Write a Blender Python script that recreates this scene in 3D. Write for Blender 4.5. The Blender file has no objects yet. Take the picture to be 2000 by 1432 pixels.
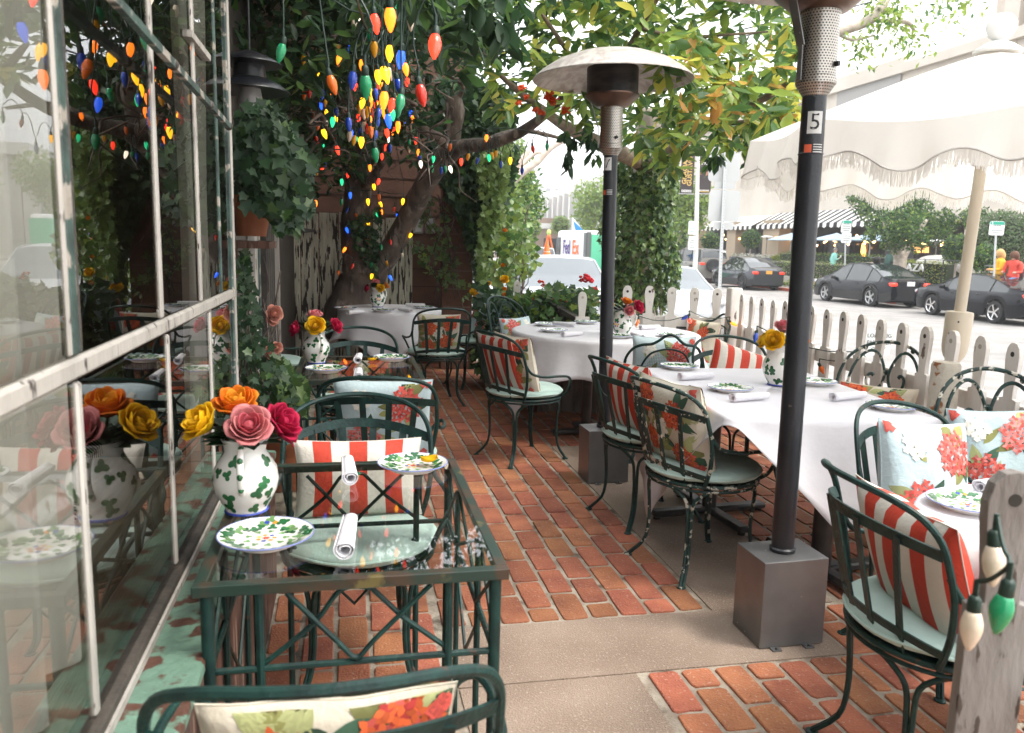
import bpy, math, random
import numpy as np
from mathutils import Vector, Matrix
random.seed(7); RNG = np.random.default_rng(11)
sc = bpy.context.scene
COL = sc.collection
R = math.radians
pi = math.pi
# ------------------------------------------------------------ camera
FOC, CAMH = 1545.0, 1.42
_dn = Vector((-262., 9900., FOC)).normalized()
_y = Vector((680-1000., 468-716., FOC)).normalized(); _y = (_y-_y.dot(_dn)*_dn).normalized()
_z = -_dn; _x = _y.cross(_z)
CAM = Vector((0, 0, CAMH))
cd = bpy.data.cameras.new('camera'); camo = bpy.data.objects.new('camera', cd); COL.objects.link(camo)
cd.sensor_width = 36; cd.lens = FOC/2000*36; cd.clip_start = .05; cd.clip_end = 3000
m = Matrix(((_x[0], -_x[1], -_x[2], 0), (_y[0], -_y[1], -_y[2], 0), (_z[0], -_z[1], -_z[2], CAMH), (0, 0, 0, 1)))
camo.matrix_world = m
cd.dof.use_dof = True; cd.dof.focus_distance = 4.2; cd.dof.aperture_fstop = 5.6
sc.camera = camo
# ------------------------------------------------------------ world + sun (overcast)
w = bpy.data.worlds.new('World'); sc.world = w; w.use_nodes = True
nt = w.node_tree; nt.nodes.clear()
sky = nt.nodes.new('ShaderNodeTexSky'); sky.sky_type = 'NISHITA'; sky.sun_disc = False
SUN_EL, SUN_ROT = R(58), R(120)
sky.sun_elevation = SUN_EL; sky.sun_rotation = SUN_ROT; sky.air_density = 1.5; sky.dust_density = 6; sky.ozone_density = 1
mixw = nt.nodes.new('ShaderNodeMix'); mixw.data_type = 'RGBA'; mixw.inputs[0].default_value = .86
nt.links.new(sky.outputs[0], mixw.inputs[6]); mixw.inputs[7].default_value = (8.6, 8.75, 8.9, 1)   # cloud layer
bg = nt.nodes.new('ShaderNodeBackground'); bg.inputs[1].default_value = .12
out = nt.nodes.new('ShaderNodeOutputWorld')
nt.links.new(mixw.outputs[2], bg.inputs[0]); nt.links.new(bg.outputs[0], out.inputs[0])
sd = bpy.data.lights.new('sun', 'SUN'); sd.energy = 1.1; sd.angle = R(14); sd.color = (1, .955, .88)
so = bpy.data.objects.new('sun', sd); COL.objects.link(so); so.location = (10, -5, 30)
_sv = Vector((math.sin(SUN_ROT)*math.cos(SUN_EL), math.cos(SUN_ROT)*math.cos(SUN_EL), math.sin(SUN_EL)))
so.rotation_euler = (-_sv).to_track_quat('-Z', 'Y').to_euler()
sc.view_settings.view_transform = 'Standard'; sc.view_settings.look = 'None'
sc.view_settings.exposure = 1.95; sc.view_settings.gamma = 1
sc.cycles.max_bounces = 8; sc.cycles.transparent_max_bounces = 16
sc.cycles.diffuse_bounces = 6
# ------------------------------------------------------------ air
def haze_box():
    me = bpy.data.meshes.new('haze'); X_, Y0_, Y1_, Z0_, Z1_ = 1000, -1000, 1500, -1.7, 140
    vs = [(x, y, z) for z in (Z0_, Z1_) for y in (Y0_, Y1_) for x in (-X_, X_)]
    me.from_pydata(vs, [], [(0, 2, 3, 1), (4, 5, 7, 6), (0, 1, 5, 4), (2, 6, 7, 3), (0, 4, 6, 2), (1, 3, 7, 5)]); o = bpy.data.objects.new('haze', me); COL.objects.link(o); o['kind'] = 'stuff'
    hm = bpy.data.materials.new('haze'); hm.use_nodes = True; t = hm.node_tree; t.nodes.remove(t.nodes['Principled BSDF']); v = t.nodes.new('ShaderNodeVolumePrincipled')
    v.inputs['Color'].default_value = (.93, .94, .95, 1); v.inputs['Density'].default_value = .0013; v.inputs['Anisotropy'].default_value = .2; t.links.new(v.outputs[0], t.nodes['Material Output'].inputs['Volume']); me.materials.append(hm)
haze_box()
# ------------------------------------------------------------ pixel helpers (photo pixels 2000x1432)
def ray(px, py):
    d = Vector((px-1000., py-716., FOC)); return Vector((d.dot(_x), d.dot(_y), d.dot(_z)))
def G(px, py, z=0.):
    r = ray(px, py); return CAM+r*((z-CAMH)/r.z)
def PY(px, py, y): r = ray(px, py); return CAM+r*(y/r.y)
def PX(px, py, x): r = ray(px, py); return CAM+r*(x/r.x)
def AT(px, py, d): return CAM+ray(px, py)*(d/FOC)
# ------------------------------------------------------------ materials
def lin(c):
    if isinstance(c, str):
        c = tuple(int(c[i:i+2], 16)/255 for i in (0, 2, 4))
        c = tuple(x/12.92 if x <= .04045 else ((x+.055)/1.055)**2.4 for x in c)
    return (*c[:3], 1)
MATS = {}
def mat(name, col, rough=.5, metal=0., col2=None, scale=8., lo=.4, hi=.6, detail=4., bump=0., bscale=40., rnd=0., rhue=0., coord='Object',
        trans=0., emit=None, es=1., coat=0., stretch=None, spec=None, col3=None, s3=30., lo3=.55, hi3=.6, sub=0., alpha=1.):
    if name in MATS: return MATS[name]
    m = bpy.data.materials.new(name); m.use_nodes = True; t = m.node_tree; N = t.nodes; Lk = t.links
    p = N['Principled BSDF']; p.inputs['Roughness'].default_value = rough; p.inputs['Metallic'].default_value = metal
    p.inputs['Coat Weight'].default_value = coat
    if spec is not None: p.inputs['Specular IOR Level'].default_value = spec
    tc = N.new('ShaderNodeTexCoord'); vec = tc.outputs[coord]
    if stretch:
        mp = N.new('ShaderNodeMapping'); mp.inputs['Scale'].default_value = stretch; Lk.new(vec, mp.inputs[0]); vec = mp.outputs[0]
    base = None
    def noise(s, d=4.):
        n = N.new('ShaderNodeTexNoise'); n.inputs['Scale'].default_value = s; n.inputs['Detail'].default_value = d
        Lk.new(vec, n.inputs['Vector']); return n.outputs['Fac']
    def ramp(f, a, b):
        r_ = N.new('ShaderNodeMapRange'); r_.inputs[1].default_value = a; r_.inputs[2].default_value = b; Lk.new(f, r_.inputs[0]); return r_.outputs[0]
    def mix(f, a, b, mode='MIX'):
        x = N.new('ShaderNodeMix'); x.data_type = 'RGBA'; x.blend_type = mode
        if isinstance(f, float): x.inputs[0].default_value = f
        else: Lk.new(f, x.inputs[0])
        for k, c in ((6, a), (7, b)):
            if isinstance(c, tuple): x.inputs[k].default_value = c
            else: Lk.new(c, x.inputs[k])
        return x.outputs[2]
    c = lin(col)
    if col2 is not None: c = mix(ramp(noise(scale, detail), lo, hi), c, lin(col2))
    if col3 is not None: c = mix(ramp(noise(s3, 6.), lo3, hi3), c, lin(col3))
    if rnd or rhue:
        g = N.new('ShaderNodeNewGeometry'); hs = N.new('ShaderNodeHueSaturation')
        a = N.new('ShaderNodeMapRange'); a.inputs[3].default_value = 1-rnd; a.inputs[4].default_value = 1+rnd
        Lk.new(g.outputs['Random Per Island'], a.inputs[0]); Lk.new(a.outputs[0], hs.inputs['Value'])
        if rhue:
            wn = N.new('ShaderNodeTexWhiteNoise'); wn.noise_dimensions = '1D'; Lk.new(g.outputs['Random Per Island'], wn.inputs['W'])
            b = N.new('ShaderNodeMapRange'); b.inputs[3].default_value = .5-rhue; b.inputs[4].default_value = .5+rhue
            Lk.new(wn.outputs['Value'], b.inputs[0]); Lk.new(b.outputs[0], hs.inputs['Hue'])
        if isinstance(c, tuple): hs.inputs['Color'].default_value = c
        else: Lk.new(c, hs.inputs['Color'])
        c = hs.outputs[0]
    if isinstance(c, tuple): p.inputs['Base Color'].default_value = c
    else: Lk.new(c, p.inputs['Base Color'])
    if bump:
        b = N.new('ShaderNodeBump'); b.inputs['Strength'].default_value = bump; b.inputs['Distance'].default_value = .01
        Lk.new(noise(bscale, 6.), b.inputs['Height']); Lk.new(b.outputs[0], p.inputs['Normal'])
    if emit is not None:
        p.inputs['Emission Color'].default_value = lin(emit); p.inputs['Emission Strength'].default_value = es
    if sub: p.inputs['Subsurface Weight'].default_value = sub; p.inputs['Subsurface Scale'].default_value = .02
    if trans:   # thin translucent sheet (leaf, cloth)
        o = N['Material Output']; tr = N.new('ShaderNodeBsdfTranslucent'); ms = N.new('ShaderNodeMixShader'); ms.inputs[0].default_value = trans
        if isinstance(c, tuple): tr.inputs[0].default_value = c
        else:
            g2 = N.new('ShaderNodeGamma'); g2.inputs[1].default_value = .8; Lk.new(c, g2.inputs[0]); Lk.new(g2.outputs[0], tr.inputs[0])
        Lk.new(p.outputs[0], ms.inputs[1]); Lk.new(tr.outputs[0], ms.inputs[2]); Lk.new(ms.outputs[0], o.inputs['Surface'])
    MATS[name] = m; return m
def glass_mat(name, ior=1.5, boost=1.4, tint=(.93, .96, .95), rough=0.):
    if name in MATS: return MATS[name]
    m = bpy.data.materials.new(name); m.use_nodes = True; t = m.node_tree; N = t.nodes; Lk = t.links
    N.remove(N['Principled BSDF']); o = N['Material Output']
    tr = N.new('ShaderNodeBsdfTransparent'); tr.inputs[0].default_value = (*tint, 1)
    gl = N.new('ShaderNodeBsdfGlossy'); gl.inputs['Roughness'].default_value = rough
    fr = N.new('ShaderNodeFresnel'); fr.inputs[0].default_value = ior
    mu = N.new('ShaderNodeMath'); mu.operation = 'MULTIPLY'; mu.use_clamp = True; mu.inputs[1].default_value = boost
    ms = N.new('ShaderNodeMixShader'); Lk.new(fr.outputs[0], mu.inputs[0]); Lk.new(mu.outputs[0], ms.inputs[0])
    Lk.new(tr.outputs[0], ms.inputs[1]); Lk.new(gl.outputs[0], ms.inputs[2]); Lk.new(ms.outputs[0], o.inputs['Surface'])
    MATS[name] = m; return m
# ------------------------------------------------------------ mesh builder
class MB:
    def __init__(s): s.v = []; s.f = []; s.mi = []; s.mats = []; s.M = None
    def _m(s, mt):
        if mt not in s.mats: s.mats.append(mt)
        return s.mats.index(mt)
    def add(s, vs, fs, mt):
        b = len(s.v)
        if s.M is not None: vs = [s.M @ Vector(v) for v in vs]
        s.v.extend([tuple(v) for v in vs]); i = s._m(mt)
        for f in fs: s.f.append(tuple(b+k for k in f)); s.mi.append(i)
    def box(s, c, sz, mt, rz=0., rot=None, bev=0.):
        hx, hy, hz = sz[0]/2, sz[1]/2, sz[2]/2
        m = rot if rot is not None else Matrix.Rotation(rz, 3, 'Z')
        if bev <= 0:
            vs = [(x, y, z) for z in (-hz, hz) for y in (-hy, hy) for x in (-hx, hx)]
            fs = [(0, 2, 3, 1), (4, 5, 7, 6), (0, 1, 5, 4), (2, 6, 7, 3), (0, 4, 6, 2), (1, 3, 7, 5)]
        else:
            b = min(bev, hx*.9, hy*.9, hz*.9); vs = []; fs = []
            def ringv(ix, iy, z): return [(-hx+ix, -hy+iy, z), (hx-ix, -hy+iy, z), (hx-ix, hy-iy, z), (-hx+ix, hy-iy, z)]
            o = lambda ins, z: [(-hx+b, -hy+ins, z), (hx-b, -hy+ins, z), (hx-ins, -hy+b, z), (hx-ins, hy-b, z), (hx-b, hy-ins, z), (-hx+b, hy-ins, z), (-hx+ins, hy-b, z), (-hx+ins, -hy+b, z)]
            top = ringv(b, b, hz); bot = ringv(b, b, -hz)
            L = [o(0, -hz+b), o(0, hz-b)]
            vs = L[0]+L[1]+bot+top
            for k in range(8): fs.append((k, (k+1) % 8, 8+(k+1) % 8, 8+k))
            for base, q in ((0, 16), (8, 20)):
                ed = [((base+0, base+1), (q, q+1)), ((base+2, base+3), (q+1, q+2)), ((base+4, base+5), (q+2, q+3)), ((base+6, base+7), (q+3, q))]
                for (a, b2), (c1, d1) in ed: fs.append((a, b2, d1, c1))
                fs += [(base+1, base+2, q+1), (base+3, base+4, q+2), (base+5, base+6, q+3), (base+7, base+0, q)]
                fs.append((q, q+1, q+2, q+3))
        s.add([Vector(c)+m @ Vector(v) for v in vs], fs, mt)
    def beam(s, a, b, w, h, mt, up=(0, 0, 1)):
        a = Vector(a); b = Vector(b); d = (b-a); L = d.length; d.normalize(); u = Vector(up)
        sd_ = d.cross(u).normalized(); u2 = sd_.cross(d)
        m = Matrix((d, sd_, u2)).transposed(); s.box((a+b)/2, (L, w, h), mt, rot=m)
    def tube(s, pts, r, mt, n=8, closed=False, cap=True, flat=None):
        pts = [Vector(p) for p in pts]; k = len(pts)
        rs = r if isinstance(r, (list, tuple)) else [r]*k
        vs = []; nrm = None
        for i in range(k):
            if closed: t = pts[(i+1) % k]-pts[i-1]
            else: t = pts[min(i+1, k-1)]-pts[max(i-1, 0)]
            if t.length < 1e-9: t = Vector((0, 0, 1))
            t.normalize()
            if nrm is None:
                nrm = t.orthogonal().normalized()
            else:
                nrm = nrm-nrm.dot(t)*t
                nrm = nrm.normalized() if nrm.length > 1e-6 else t.orthogonal().normalized()
            bn = t.cross(nrm)
            for j in range(n):
                a = 2*pi*j/n; vs.append(pts[i]+(nrm*math.cos(a)+bn*math.sin(a))*rs[i])
        fs = []
        for i in range(k if closed else k-1):
            i2 = (i+1) % k
            for j in range(n): fs.append((i*n+j, i*n+(j+1) % n, i2*n+(j+1) % n, i2*n+j))
        if cap and not closed:
            fs.append(tuple(range(n))[::-1]); fs.append(tuple((k-1)*n+j for j in range(n)))
        s.add(vs, fs, mt)
    def ribbon(s, pts, nrms, w, th, mt, wd=None):
        # flat bar: pts centreline, nrms = thickness direction, width across
        pts = [Vector(p) for p in pts]; k = len(pts); vs = []
        for i in range(k):
            t = (pts[min(i+1, k-1)]-pts[max(i-1, 0)]).normalized(); nn = Vector(nrms[i] if isinstance(nrms, list) else nrms)
            nn = (nn-nn.dot(t)*t).normalized(); bb = t.cross(nn)
            vs += [pts[i]+bb*w/2+nn*th/2, pts[i]+bb*w/2-nn*th/2, pts[i]-bb*w/2-nn*th/2, pts[i]-bb*w/2+nn*th/2]
        fs = [(i*4+j, i*4+(j+1) % 4, i*4+4+(j+1) % 4, i*4+4+j) for i in range(k-1) for j in range(4)]
        fs += [(3, 2, 1, 0), tuple((k-1)*4+j for j in range(4))]
        s.add(vs, fs, mt)
    def lathe(s, prof, mt, n=24, c=(0, 0, 0), m=None, rfn=None, caps=True):
        vs = []; fs = []; k = len(prof); m = m or Matrix.Identity(3); c = Vector(c)
        for i, (r, z) in enumerate(prof):
            for j in range(n):
                a = 2*pi*j/n; rr = r*(rfn(a, z) if rfn else 1); vs.append(c+m @ Vector((rr*math.cos(a), rr*math.sin(a), z)))
        for i in range(k-1):
            for j in range(n): fs.append((i*n+j, i*n+(j+1) % n, (i+1)*n+(j+1) % n, (i+1)*n+j))
        if caps and prof[0][0] > 1e-4: fs.append(tuple(range(n))[::-1])
        if caps and prof[-1][0] > 1e-4: fs.append(tuple((k-1)*n+j for j in range(n)))
        s.add(vs, fs, mt)
    def grid(s, fn, nu, nv, mt, wrapu=False, mfn=None):
        vs = [fn(i/nu, j/nv) for j in range(nv+1) for i in range(nu+(0 if wrapu else 1))]
        W = nu if wrapu else nu+1
        base = len(s.v)
        if mfn is None:
            s.add(vs, [(j*W+i, j*W+(i+1) % W, (j+1)*W+(i+1) % W, (j+1)*W+i) for j in range(nv) for i in range(nu)], mt)
        else:
            s.add(vs, [], mt)
            for j in range(nv):
                for i in range(nu):
                    s.f.append((base+j*W+i, base+j*W+(i+1) % W, base+(j+1)*W+(i+1) % W, base+(j+1)*W+i)); s.mi.append(s._m(mfn((i+.5)/nu, (j+.5)/nv)))
    def ball(s, c, r, mt, n=12, sq=(1, 1, 1)):
        c = Vector(c); k = max(6, n//2+1)
        s.grid(lambda u, v: c+Vector((math.cos(2*pi*u)*math.sin(pi*v)*sq[0], math.sin(2*pi*u)*math.sin(pi*v)*sq[1], math.cos(pi*v)*sq[2]))*r, n, k, mt, wrapu=True)
    def prism(s, poly, z0, z1, mt, fr=None):
        # poly 2D outline extruded; fr(x,y,z)->point
        fr = fr or (lambda x, y, z: (x, y, z)); n = len(poly)
        vs = [fr(x, y, z0) for x, y in poly]+[fr(x, y, z1) for x, y in poly]
        s.add(vs, [tuple(range(n))[::-1], tuple(range(n, 2*n))]+[(i, (i+1) % n, n+(i+1) % n, n+i) for i in range(n)], mt)
    def decal(s, surf, cu, cv, poly, mt, rings=2):
        # surf(u,v)->point ; poly list of (du,dv) around the centre
        n = len(poly); vs = [surf(cu, cv)]; fs = []
        for q in range(1, rings+1):
            for du, dv in poly: vs.append(surf(cu+du*q/rings, cv+dv*q/rings))
        for j in range(n): fs.append((0, 1+j, 1+(j+1) % n))
        for q in range(rings-1):
            for j in range(n):
                a = 1+q*n+j; b = 1+q*n+(j+1) % n; fs.append((a, a+n, b+n, b))
        s.add(vs, fs, mt)
    def build(s, name, parent=None, smooth=True, world=False, bev=0., sub=0, solid=0., kind=None, ang=40, weld=False):
        if weld:
            key = {}; mp = []; nv = []
            for v in s.v:
                k = (round(v[0], 4), round(v[1], 4), round(v[2], 4))
                if k not in key: key[k] = len(nv); nv.append(v)
                mp.append(key[k])
            s.v = nv; ff, mm2 = [], []
            for f, q in zip(s.f, s.mi):
                g = []
                for i in f:
                    if mp[i] not in g: g.append(mp[i])
                if len(g) > 2: ff.append(tuple(g)); mm2.append(q)
            s.f, s.mi = ff, mm2
        me = bpy.data.meshes.new(name)
        vs = s.v
        if world and parent is not None:
            o_ = parent.location; rz = parent.rotation_euler.z; mm = Matrix.Rotation(-rz, 3, 'Z')
            vs = [tuple(mm @ (Vector(v)-o_)) for v in vs]
        me.from_pydata(vs, [], s.f)
        for mt in s.mats: me.materials.append(mt)
        me.polygons.foreach_set('material_index', s.mi)
        me.polygons.foreach_set('use_smooth', [smooth]*len(s.f))
        me.update()
        if smooth and ang:
            try: me.set_sharp_from_angle(angle=R(ang))
            except Exception: pass
        o = bpy.data.objects.new(name, me); COL.objects.link(o)
        if parent is not None: o.parent = parent
        if bev:
            b = o.modifiers.new('b', 'BEVEL'); b.width = bev; b.segments = 2; b.limit_method = 'ANGLE'; b.angle_limit = R(40)
        if solid:
            q = o.modifiers.new('s', 'SOLIDIFY'); q.thickness = solid; q.offset = 0
        if sub:
            q = o.modifiers.new('ss', 'SUBSURF'); q.levels = sub; q.render_levels = sub
        if kind: o['kind'] = kind
        return o
def thing(name, label, cat, loc=(0, 0, 0), rz=0., group=None):
    o = bpy.data.objects.new(name, None); COL.objects.link(o); o.location = loc; o.rotation_euler = (0, 0, rz)
    o.empty_display_size = .1
    o['label'] = label; o['category'] = cat
    if group: o['group'] = group
    return o
def tag(o, label, cat, group=None):
    o['label'] = label; o['category'] = cat
    if group: o['group'] = group
    return o
def dup(root, loc, rz, label, group=None):
    r = root.copy(); COL.objects.link(r); r.location = loc; r.rotation_euler = (0, 0, rz); r['label'] = label
    if group: r['group'] = group
    for ch in list(root.children):
        c = ch.copy(); COL.objects.link(c); c.parent = r
        for g in list(ch.children):
            d = g.copy(); COL.objects.link(d); d.parent = c
    return r
def smooth_path(pts, n=6, closed=False):
    P = [Vector(p) for p in pts]; k = len(P); out_ = []
    for i in range(k if closed else k-1):
        if closed: p0, p1, p2, p3 = P[i-1], P[i], P[(i+1) % k], P[(i+2) % k]
        else: p0, p1, p2, p3 = P[max(i-1, 0)], P[i], P[i+1], P[min(i+2, k-1)]
        for j in range(n):
            t = j/n; out_.append(.5*((2*p1)+(-p0+p2)*t+(2*p0-5*p1+4*p2-p3)*t*t+(-p0+3*p1-3*p2+p3)*t**3))
    if not closed: out_.append(P[-1])
    return out_
# leaves: vectorised. pos (N,3) base points, d (N,3) directions, nr (N,3) normals
LEAFT = {'broad': ([(0, 0, 0), (.28, .42, 0), (.62, .5, -.02), (1, 0, -.12), (.62, -.5, -.02), (.28, -.42, 0), (.33, 0, -.10), (.66, 0, -.12)],
                   [(0, 6, 1), (1, 6, 7, 2), (2, 7, 3), (0, 5, 6), (5, 4, 7, 6), (4, 3, 7)]),
         'slim': ([(0, 0, 0), (.45, .5, 0), (1, 0, -.1), (.45, -.5, 0), (.5, 0, -.12)], [(0, 4, 1), (1, 4, 2), (0, 3, 4), (3, 2, 4)]),
         'ivy': ([(0, 0, 0), (-.12, .42, 0), (.28, .35, .02), (.42, .58, 0), (.6, .25, .03), (1, 0, -.05), (.6, -.25, .03), (.42, -.58, 0), (.28, -.35, .02), (-.12, -.42, 0), (.35, 0, -.05)],
                 [(0, 10, 2, 1), (2, 10, 4, 3), (4, 10, 5), (0, 9, 8, 10), (8, 7, 6, 10), (6, 5, 10)]),
         'quad': ([(0, 0, 0), (.5, .45, .04), (1, 0, 0), (.5, -.45, .04)], [(0, 3, 2, 1)])}
def leaves(name, pos, d, nr, L, W, mt, parent, shape='broad', world=True, kind=None):
    T, F = LEAFT[shape]; T = np.array(T); pos = np.asarray(pos, float); N = len(pos)
    d = np.asarray(d, float); d /= np.linalg.norm(d, axis=1)[:, None]+1e-9
    nr = np.asarray(nr, float); nr = nr-(nr*d).sum(1)[:, None]*d; nr /= np.linalg.norm(nr, axis=1)[:, None]+1e-9
    b = np.cross(nr, d)
    L = np.broadcast_to(np.asarray(L, float), (N,)); W = np.broadcast_to(np.asarray(W, float), (N,))
    V = pos[:, None]+d[:, None]*(T[None, :, 0, None]*L[:, None, None])+b[:, None]*(T[None, :, 1, None]*W[:, None, None])+nr[:, None]*(T[None, :, 2, None]*L[:, None, None])
    if world and parent is not None: V = V-np.array(parent.location)[None, None]
    V = V.reshape(-1, 3); k = len(T); me = bpy.data.meshes.new(name)
    lens = np.array([len(f) for f in F]); fl = np.concatenate([np.array(f) for f in F])
    me.vertices.add(len(V)); me.vertices.foreach_set('co', V.ravel())
    idx = (fl[None]+np.arange(N)[:, None]*k).ravel(); me.loops.add(len(idx)); me.loops.foreach_set('vertex_index', idx)
    tot = np.tile(lens, N); st = np.concatenate([[0], np.cumsum(tot)[:-1]])
    me.polygons.add(len(tot)); me.polygons.foreach_set('loop_start', st); me.polygons.foreach_set('loop_total', tot)
    mts = mt if isinstance(mt, list) else [mt]
    for q in mts: me.materials.append(q)
    if len(mts) > 1:
        mi = RNG.choice(len(mts), N, p=MIXP.get(len(mts))); me.polygons.foreach_set('material_index', np.repeat(mi, len(F)))
    me.polygons.foreach_set('use_smooth', [shape != 'quad']*len(tot))
    me.update(calc_edges=True); me.validate()
    o = bpy.data.objects.new(name, me); COL.objects.link(o)
    if parent is not None: o.parent = parent
    if kind: o['kind'] = kind
    return o
MIXP = {2: [.75, .25], 3: [.55, .3, .15], 4: [.4, .3, .18, .12]}
def rdir(n, up=0., dn=0.):
    v = RNG.normal(size=(n, 3)); v /= np.linalg.norm(v, axis=1)[:, None]; v[:, 2] += up-dn; return v
def text(s, size, mt, parent, loc, rot, name='lettering', ext=.002, align='CENTER', sx=1., bold=0.):
    c = bpy.data.curves.new('txt', 'FONT'); c.body = s; c.size = size; c.extrude = ext; c.align_x = align; c.align_y = 'CENTER'; c.offset = bold
    c.resolution_u = 3
    to = bpy.data.objects.new('txt', c); COL.objects.link(to); me = bpy.data.meshes.new_from_object(to)
    bpy.data.objects.remove(to); me.materials.clear(); me.materials.append(mt); me.name = name
    o = bpy.data.objects.new(name, me); COL.objects.link(o); o.parent = parent; o.location = loc; o.rotation_euler = rot; o.scale = (sx, 1, 1)
    return o
# ============================================================ SETTING
SN = math.hypot(.12, 1)
def S(u, v, z=0.): return Vector((u/SN+v*.12/SN, -u*.12/SN+v/SN, z))
ZR, ZW = -.58, -.43      # road and pavement levels; patio is 0
asph = mat('asphalt', (.25, .235, .225), .9, col2=(.20, .19, .18), scale=1.5, bump=.3, bscale=120)
conc = mat('concrete', (.32, .30, .28), .9, col2=(.26, .245, .23), scale=2, bump=.3, bscale=60)
pink = mat('pink_concrete', (.35, .265, .205), .85, col2=(.22, .155, .115), scale=2.2, lo=.35, hi=.70, bump=.8, bscale=170, col3=(.46, .38, .31), s3=120, lo3=.58, hi3=.70)
mort = mat('mortar', (.40, .35, .28), .9, col2=(.27, .22, .17), scale=9, bump=.7, bscale=90, col3=(.10, .08, .06), s3=7, lo3=.56, hi3=.66)
brk = mat('brick', (.40, .145, .070), .85, col2=(.25, .082, .044), scale=7, lo=.35, hi=.7, bump=.7, bscale=110, rnd=.24, rhue=.010, col3=(.42, .26, .19), s3=75, lo3=.60, hi3=.72)
def sheet(name, pts, z, mt):
    b = MB(); b.add([(p[0], p[1], z) for p in pts], [tuple(range(len(pts)))], mt); return b.build(name, kind='structure', smooth=False)
sheet('ground', [(-900, -900), (900, -900), (900, 1400), (-900, 1400)], -.62, conc)
sheet('road', [(3.9, -60), (21.2, -60), (21.2, 220), (3.9, 220)], ZR, asph)
b = MB()
b.prism([(2.3, -20), (6.2, -20), (6.2, 15.5), (3.9, 16.2), (3.9, 220), (-30, 220), (-30, 9.6), (3.5, 9.6)], -.61, ZW, conc); b.build('sidewalk', kind='structure', smooth=False)
b = MB()
b.prism([(21.2, -20), (90, -20), (90, 220), (21.2, 220)], -.615, ZW, conc); b.build('far_sidewalk', kind='structure', smooth=False)
redp = mat('red_curb_paint', (.5, .09, .04), .6, col2=(.35, .3, .28), scale=6, lo=.55, hi=.62)
for v0, v1 in ((27.6, 28.2), (28.5, 29.0), (29.3, 30.6), (34, 46)):
    b = MB(); b.prism([(21.188, v0), (21.34, v0), (21.34, v1), (21.188, v1)], ZR+.01, ZW+.005, redp); b.build('red_curb', kind='structure', smooth=False)
# patio slab (mortar bed) and its bricks
def fx(y): return 2.42+.12*(y-0)          # inner edge of the fence line
b = MB(); b.prism([(-.6, -2), (fx(-2)+.15, -2), (fx(9.6)+.15, 9.6), (-.9, 9.6)], -.60, -.006, mort); b.build('patio', kind='structure', smooth=False)
def bricks(name, zones, px_=.120, py_=.240, gap=.014):
    b = MB(); r = random.Random(5)
    for (x0, x1, y0, y1, ox) in zones:
        nx = int((x1-x0)/px_)+2; ny = int((y1-y0)/py_)+3
        for i in range(nx):
            off = (i % 2)*py_/2 + r.uniform(-.012, .012)
            for j in range(-1, ny):
                a0 = x0+ox+i*px_+gap/2; a1 = a0+px_-gap; c0 = y0+j*py_+off+gap/2; c1 = c0+py_-gap
                a0 = max(a0, x0+.004); a1 = min(a1, x1-.004); c0 = max(c0, y0+.004); c1 = min(c1, y1-.004)
                if a1-a0 < .03 or c1-c0 < .03: continue
                sk = .02*((c0+c1)/2-4)      # courses drift a little with the fence
                cx, cy = (a0+a1)/2+r.uniform(-.002, .002), (c0+c1)/2; hx, hy = (a1-a0)/2-r.uniform(0, .004), (c1-c0)/2-r.uniform(0, .006)
                th = r.uniform(-.012, .012); zt = r.uniform(-.0012, .002); cr = .012; out_ = []
                for (sx, sy) in ((1, 1), (-1, 1), (-1, -1), (1, -1)):
                    for t in ((1, 0), (.72, .72), (0, 1)) if sx*sy > 0 else ((0, 1), (.72, .72), (1, 0)):
                        x = sx*(hx-cr+cr*t[0])+r.uniform(-.0022, .0022); y = sy*(hy-cr+cr*t[1])+r.uniform(-.003, .003)
                        out_.append((x, y))
                    # straight-edge midpoint wobble
                    k = {(1, 1): (0, 1), (-1, 1): (-1, 0), (-1, -1): (0, -1), (1, -1): (1, 0)}[(sx, sy)]
                    out_.append((k[0]*hx+r.uniform(-.002, .002), k[1]*hy+r.uniform(-.002, .002)) )
                n = len(out_); ct, st = math.cos(th), math.sin(th)
                def tr(x, y, z): return (cx+x*ct-y*st, cy+x*st+y*ct, z)
                vs = [tr(x, y, -.009) for x, y in out_]+[tr(x*.985, y*.99, -.0015+zt) for x, y in out_]+[tr(x*.93, y*.96, .0012+zt) for x, y in out_]
                fs = [(k2, (k2+1) % n, n+(k2+1) % n, n+k2) for k2 in range(n)]+[(n+k2, n+(k2+1) % n, 2*n+(k2+1) % n, 2*n+k2) for k2 in range(n)]+[tuple(range(2*n, 3*n))]
                b.add(vs, fs, brk)
    return b.build(name, kind='structure', smooth=False)
bricks('brick_paving', [(-.29, .335, 0, 9.3, 0), (.335, 1.40, 2.74, 9.3, -.02), (.95, 1.76, -.3, 2.33, .02), (1.76, 3.4, -.3, 2.74, 0), (1.95, 3.7, 2.74, 9.3, .03), (1.4, 1.95, 5.3, 9.3, .01)])
b = MB()
for (x0, x1, y0, y1) in ((.343, 1.752, 2.34, 2.73), (.343, .942, -1, 2.331), (1.41, 1.94, 2.731, 5.29)):
    b.prism([(x0, y0), (x1, y0), (x1, y1), (x0, y1)], -.02, -.001, pink)
b.build('concrete_strips', kind='structure', smooth=False)
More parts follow.
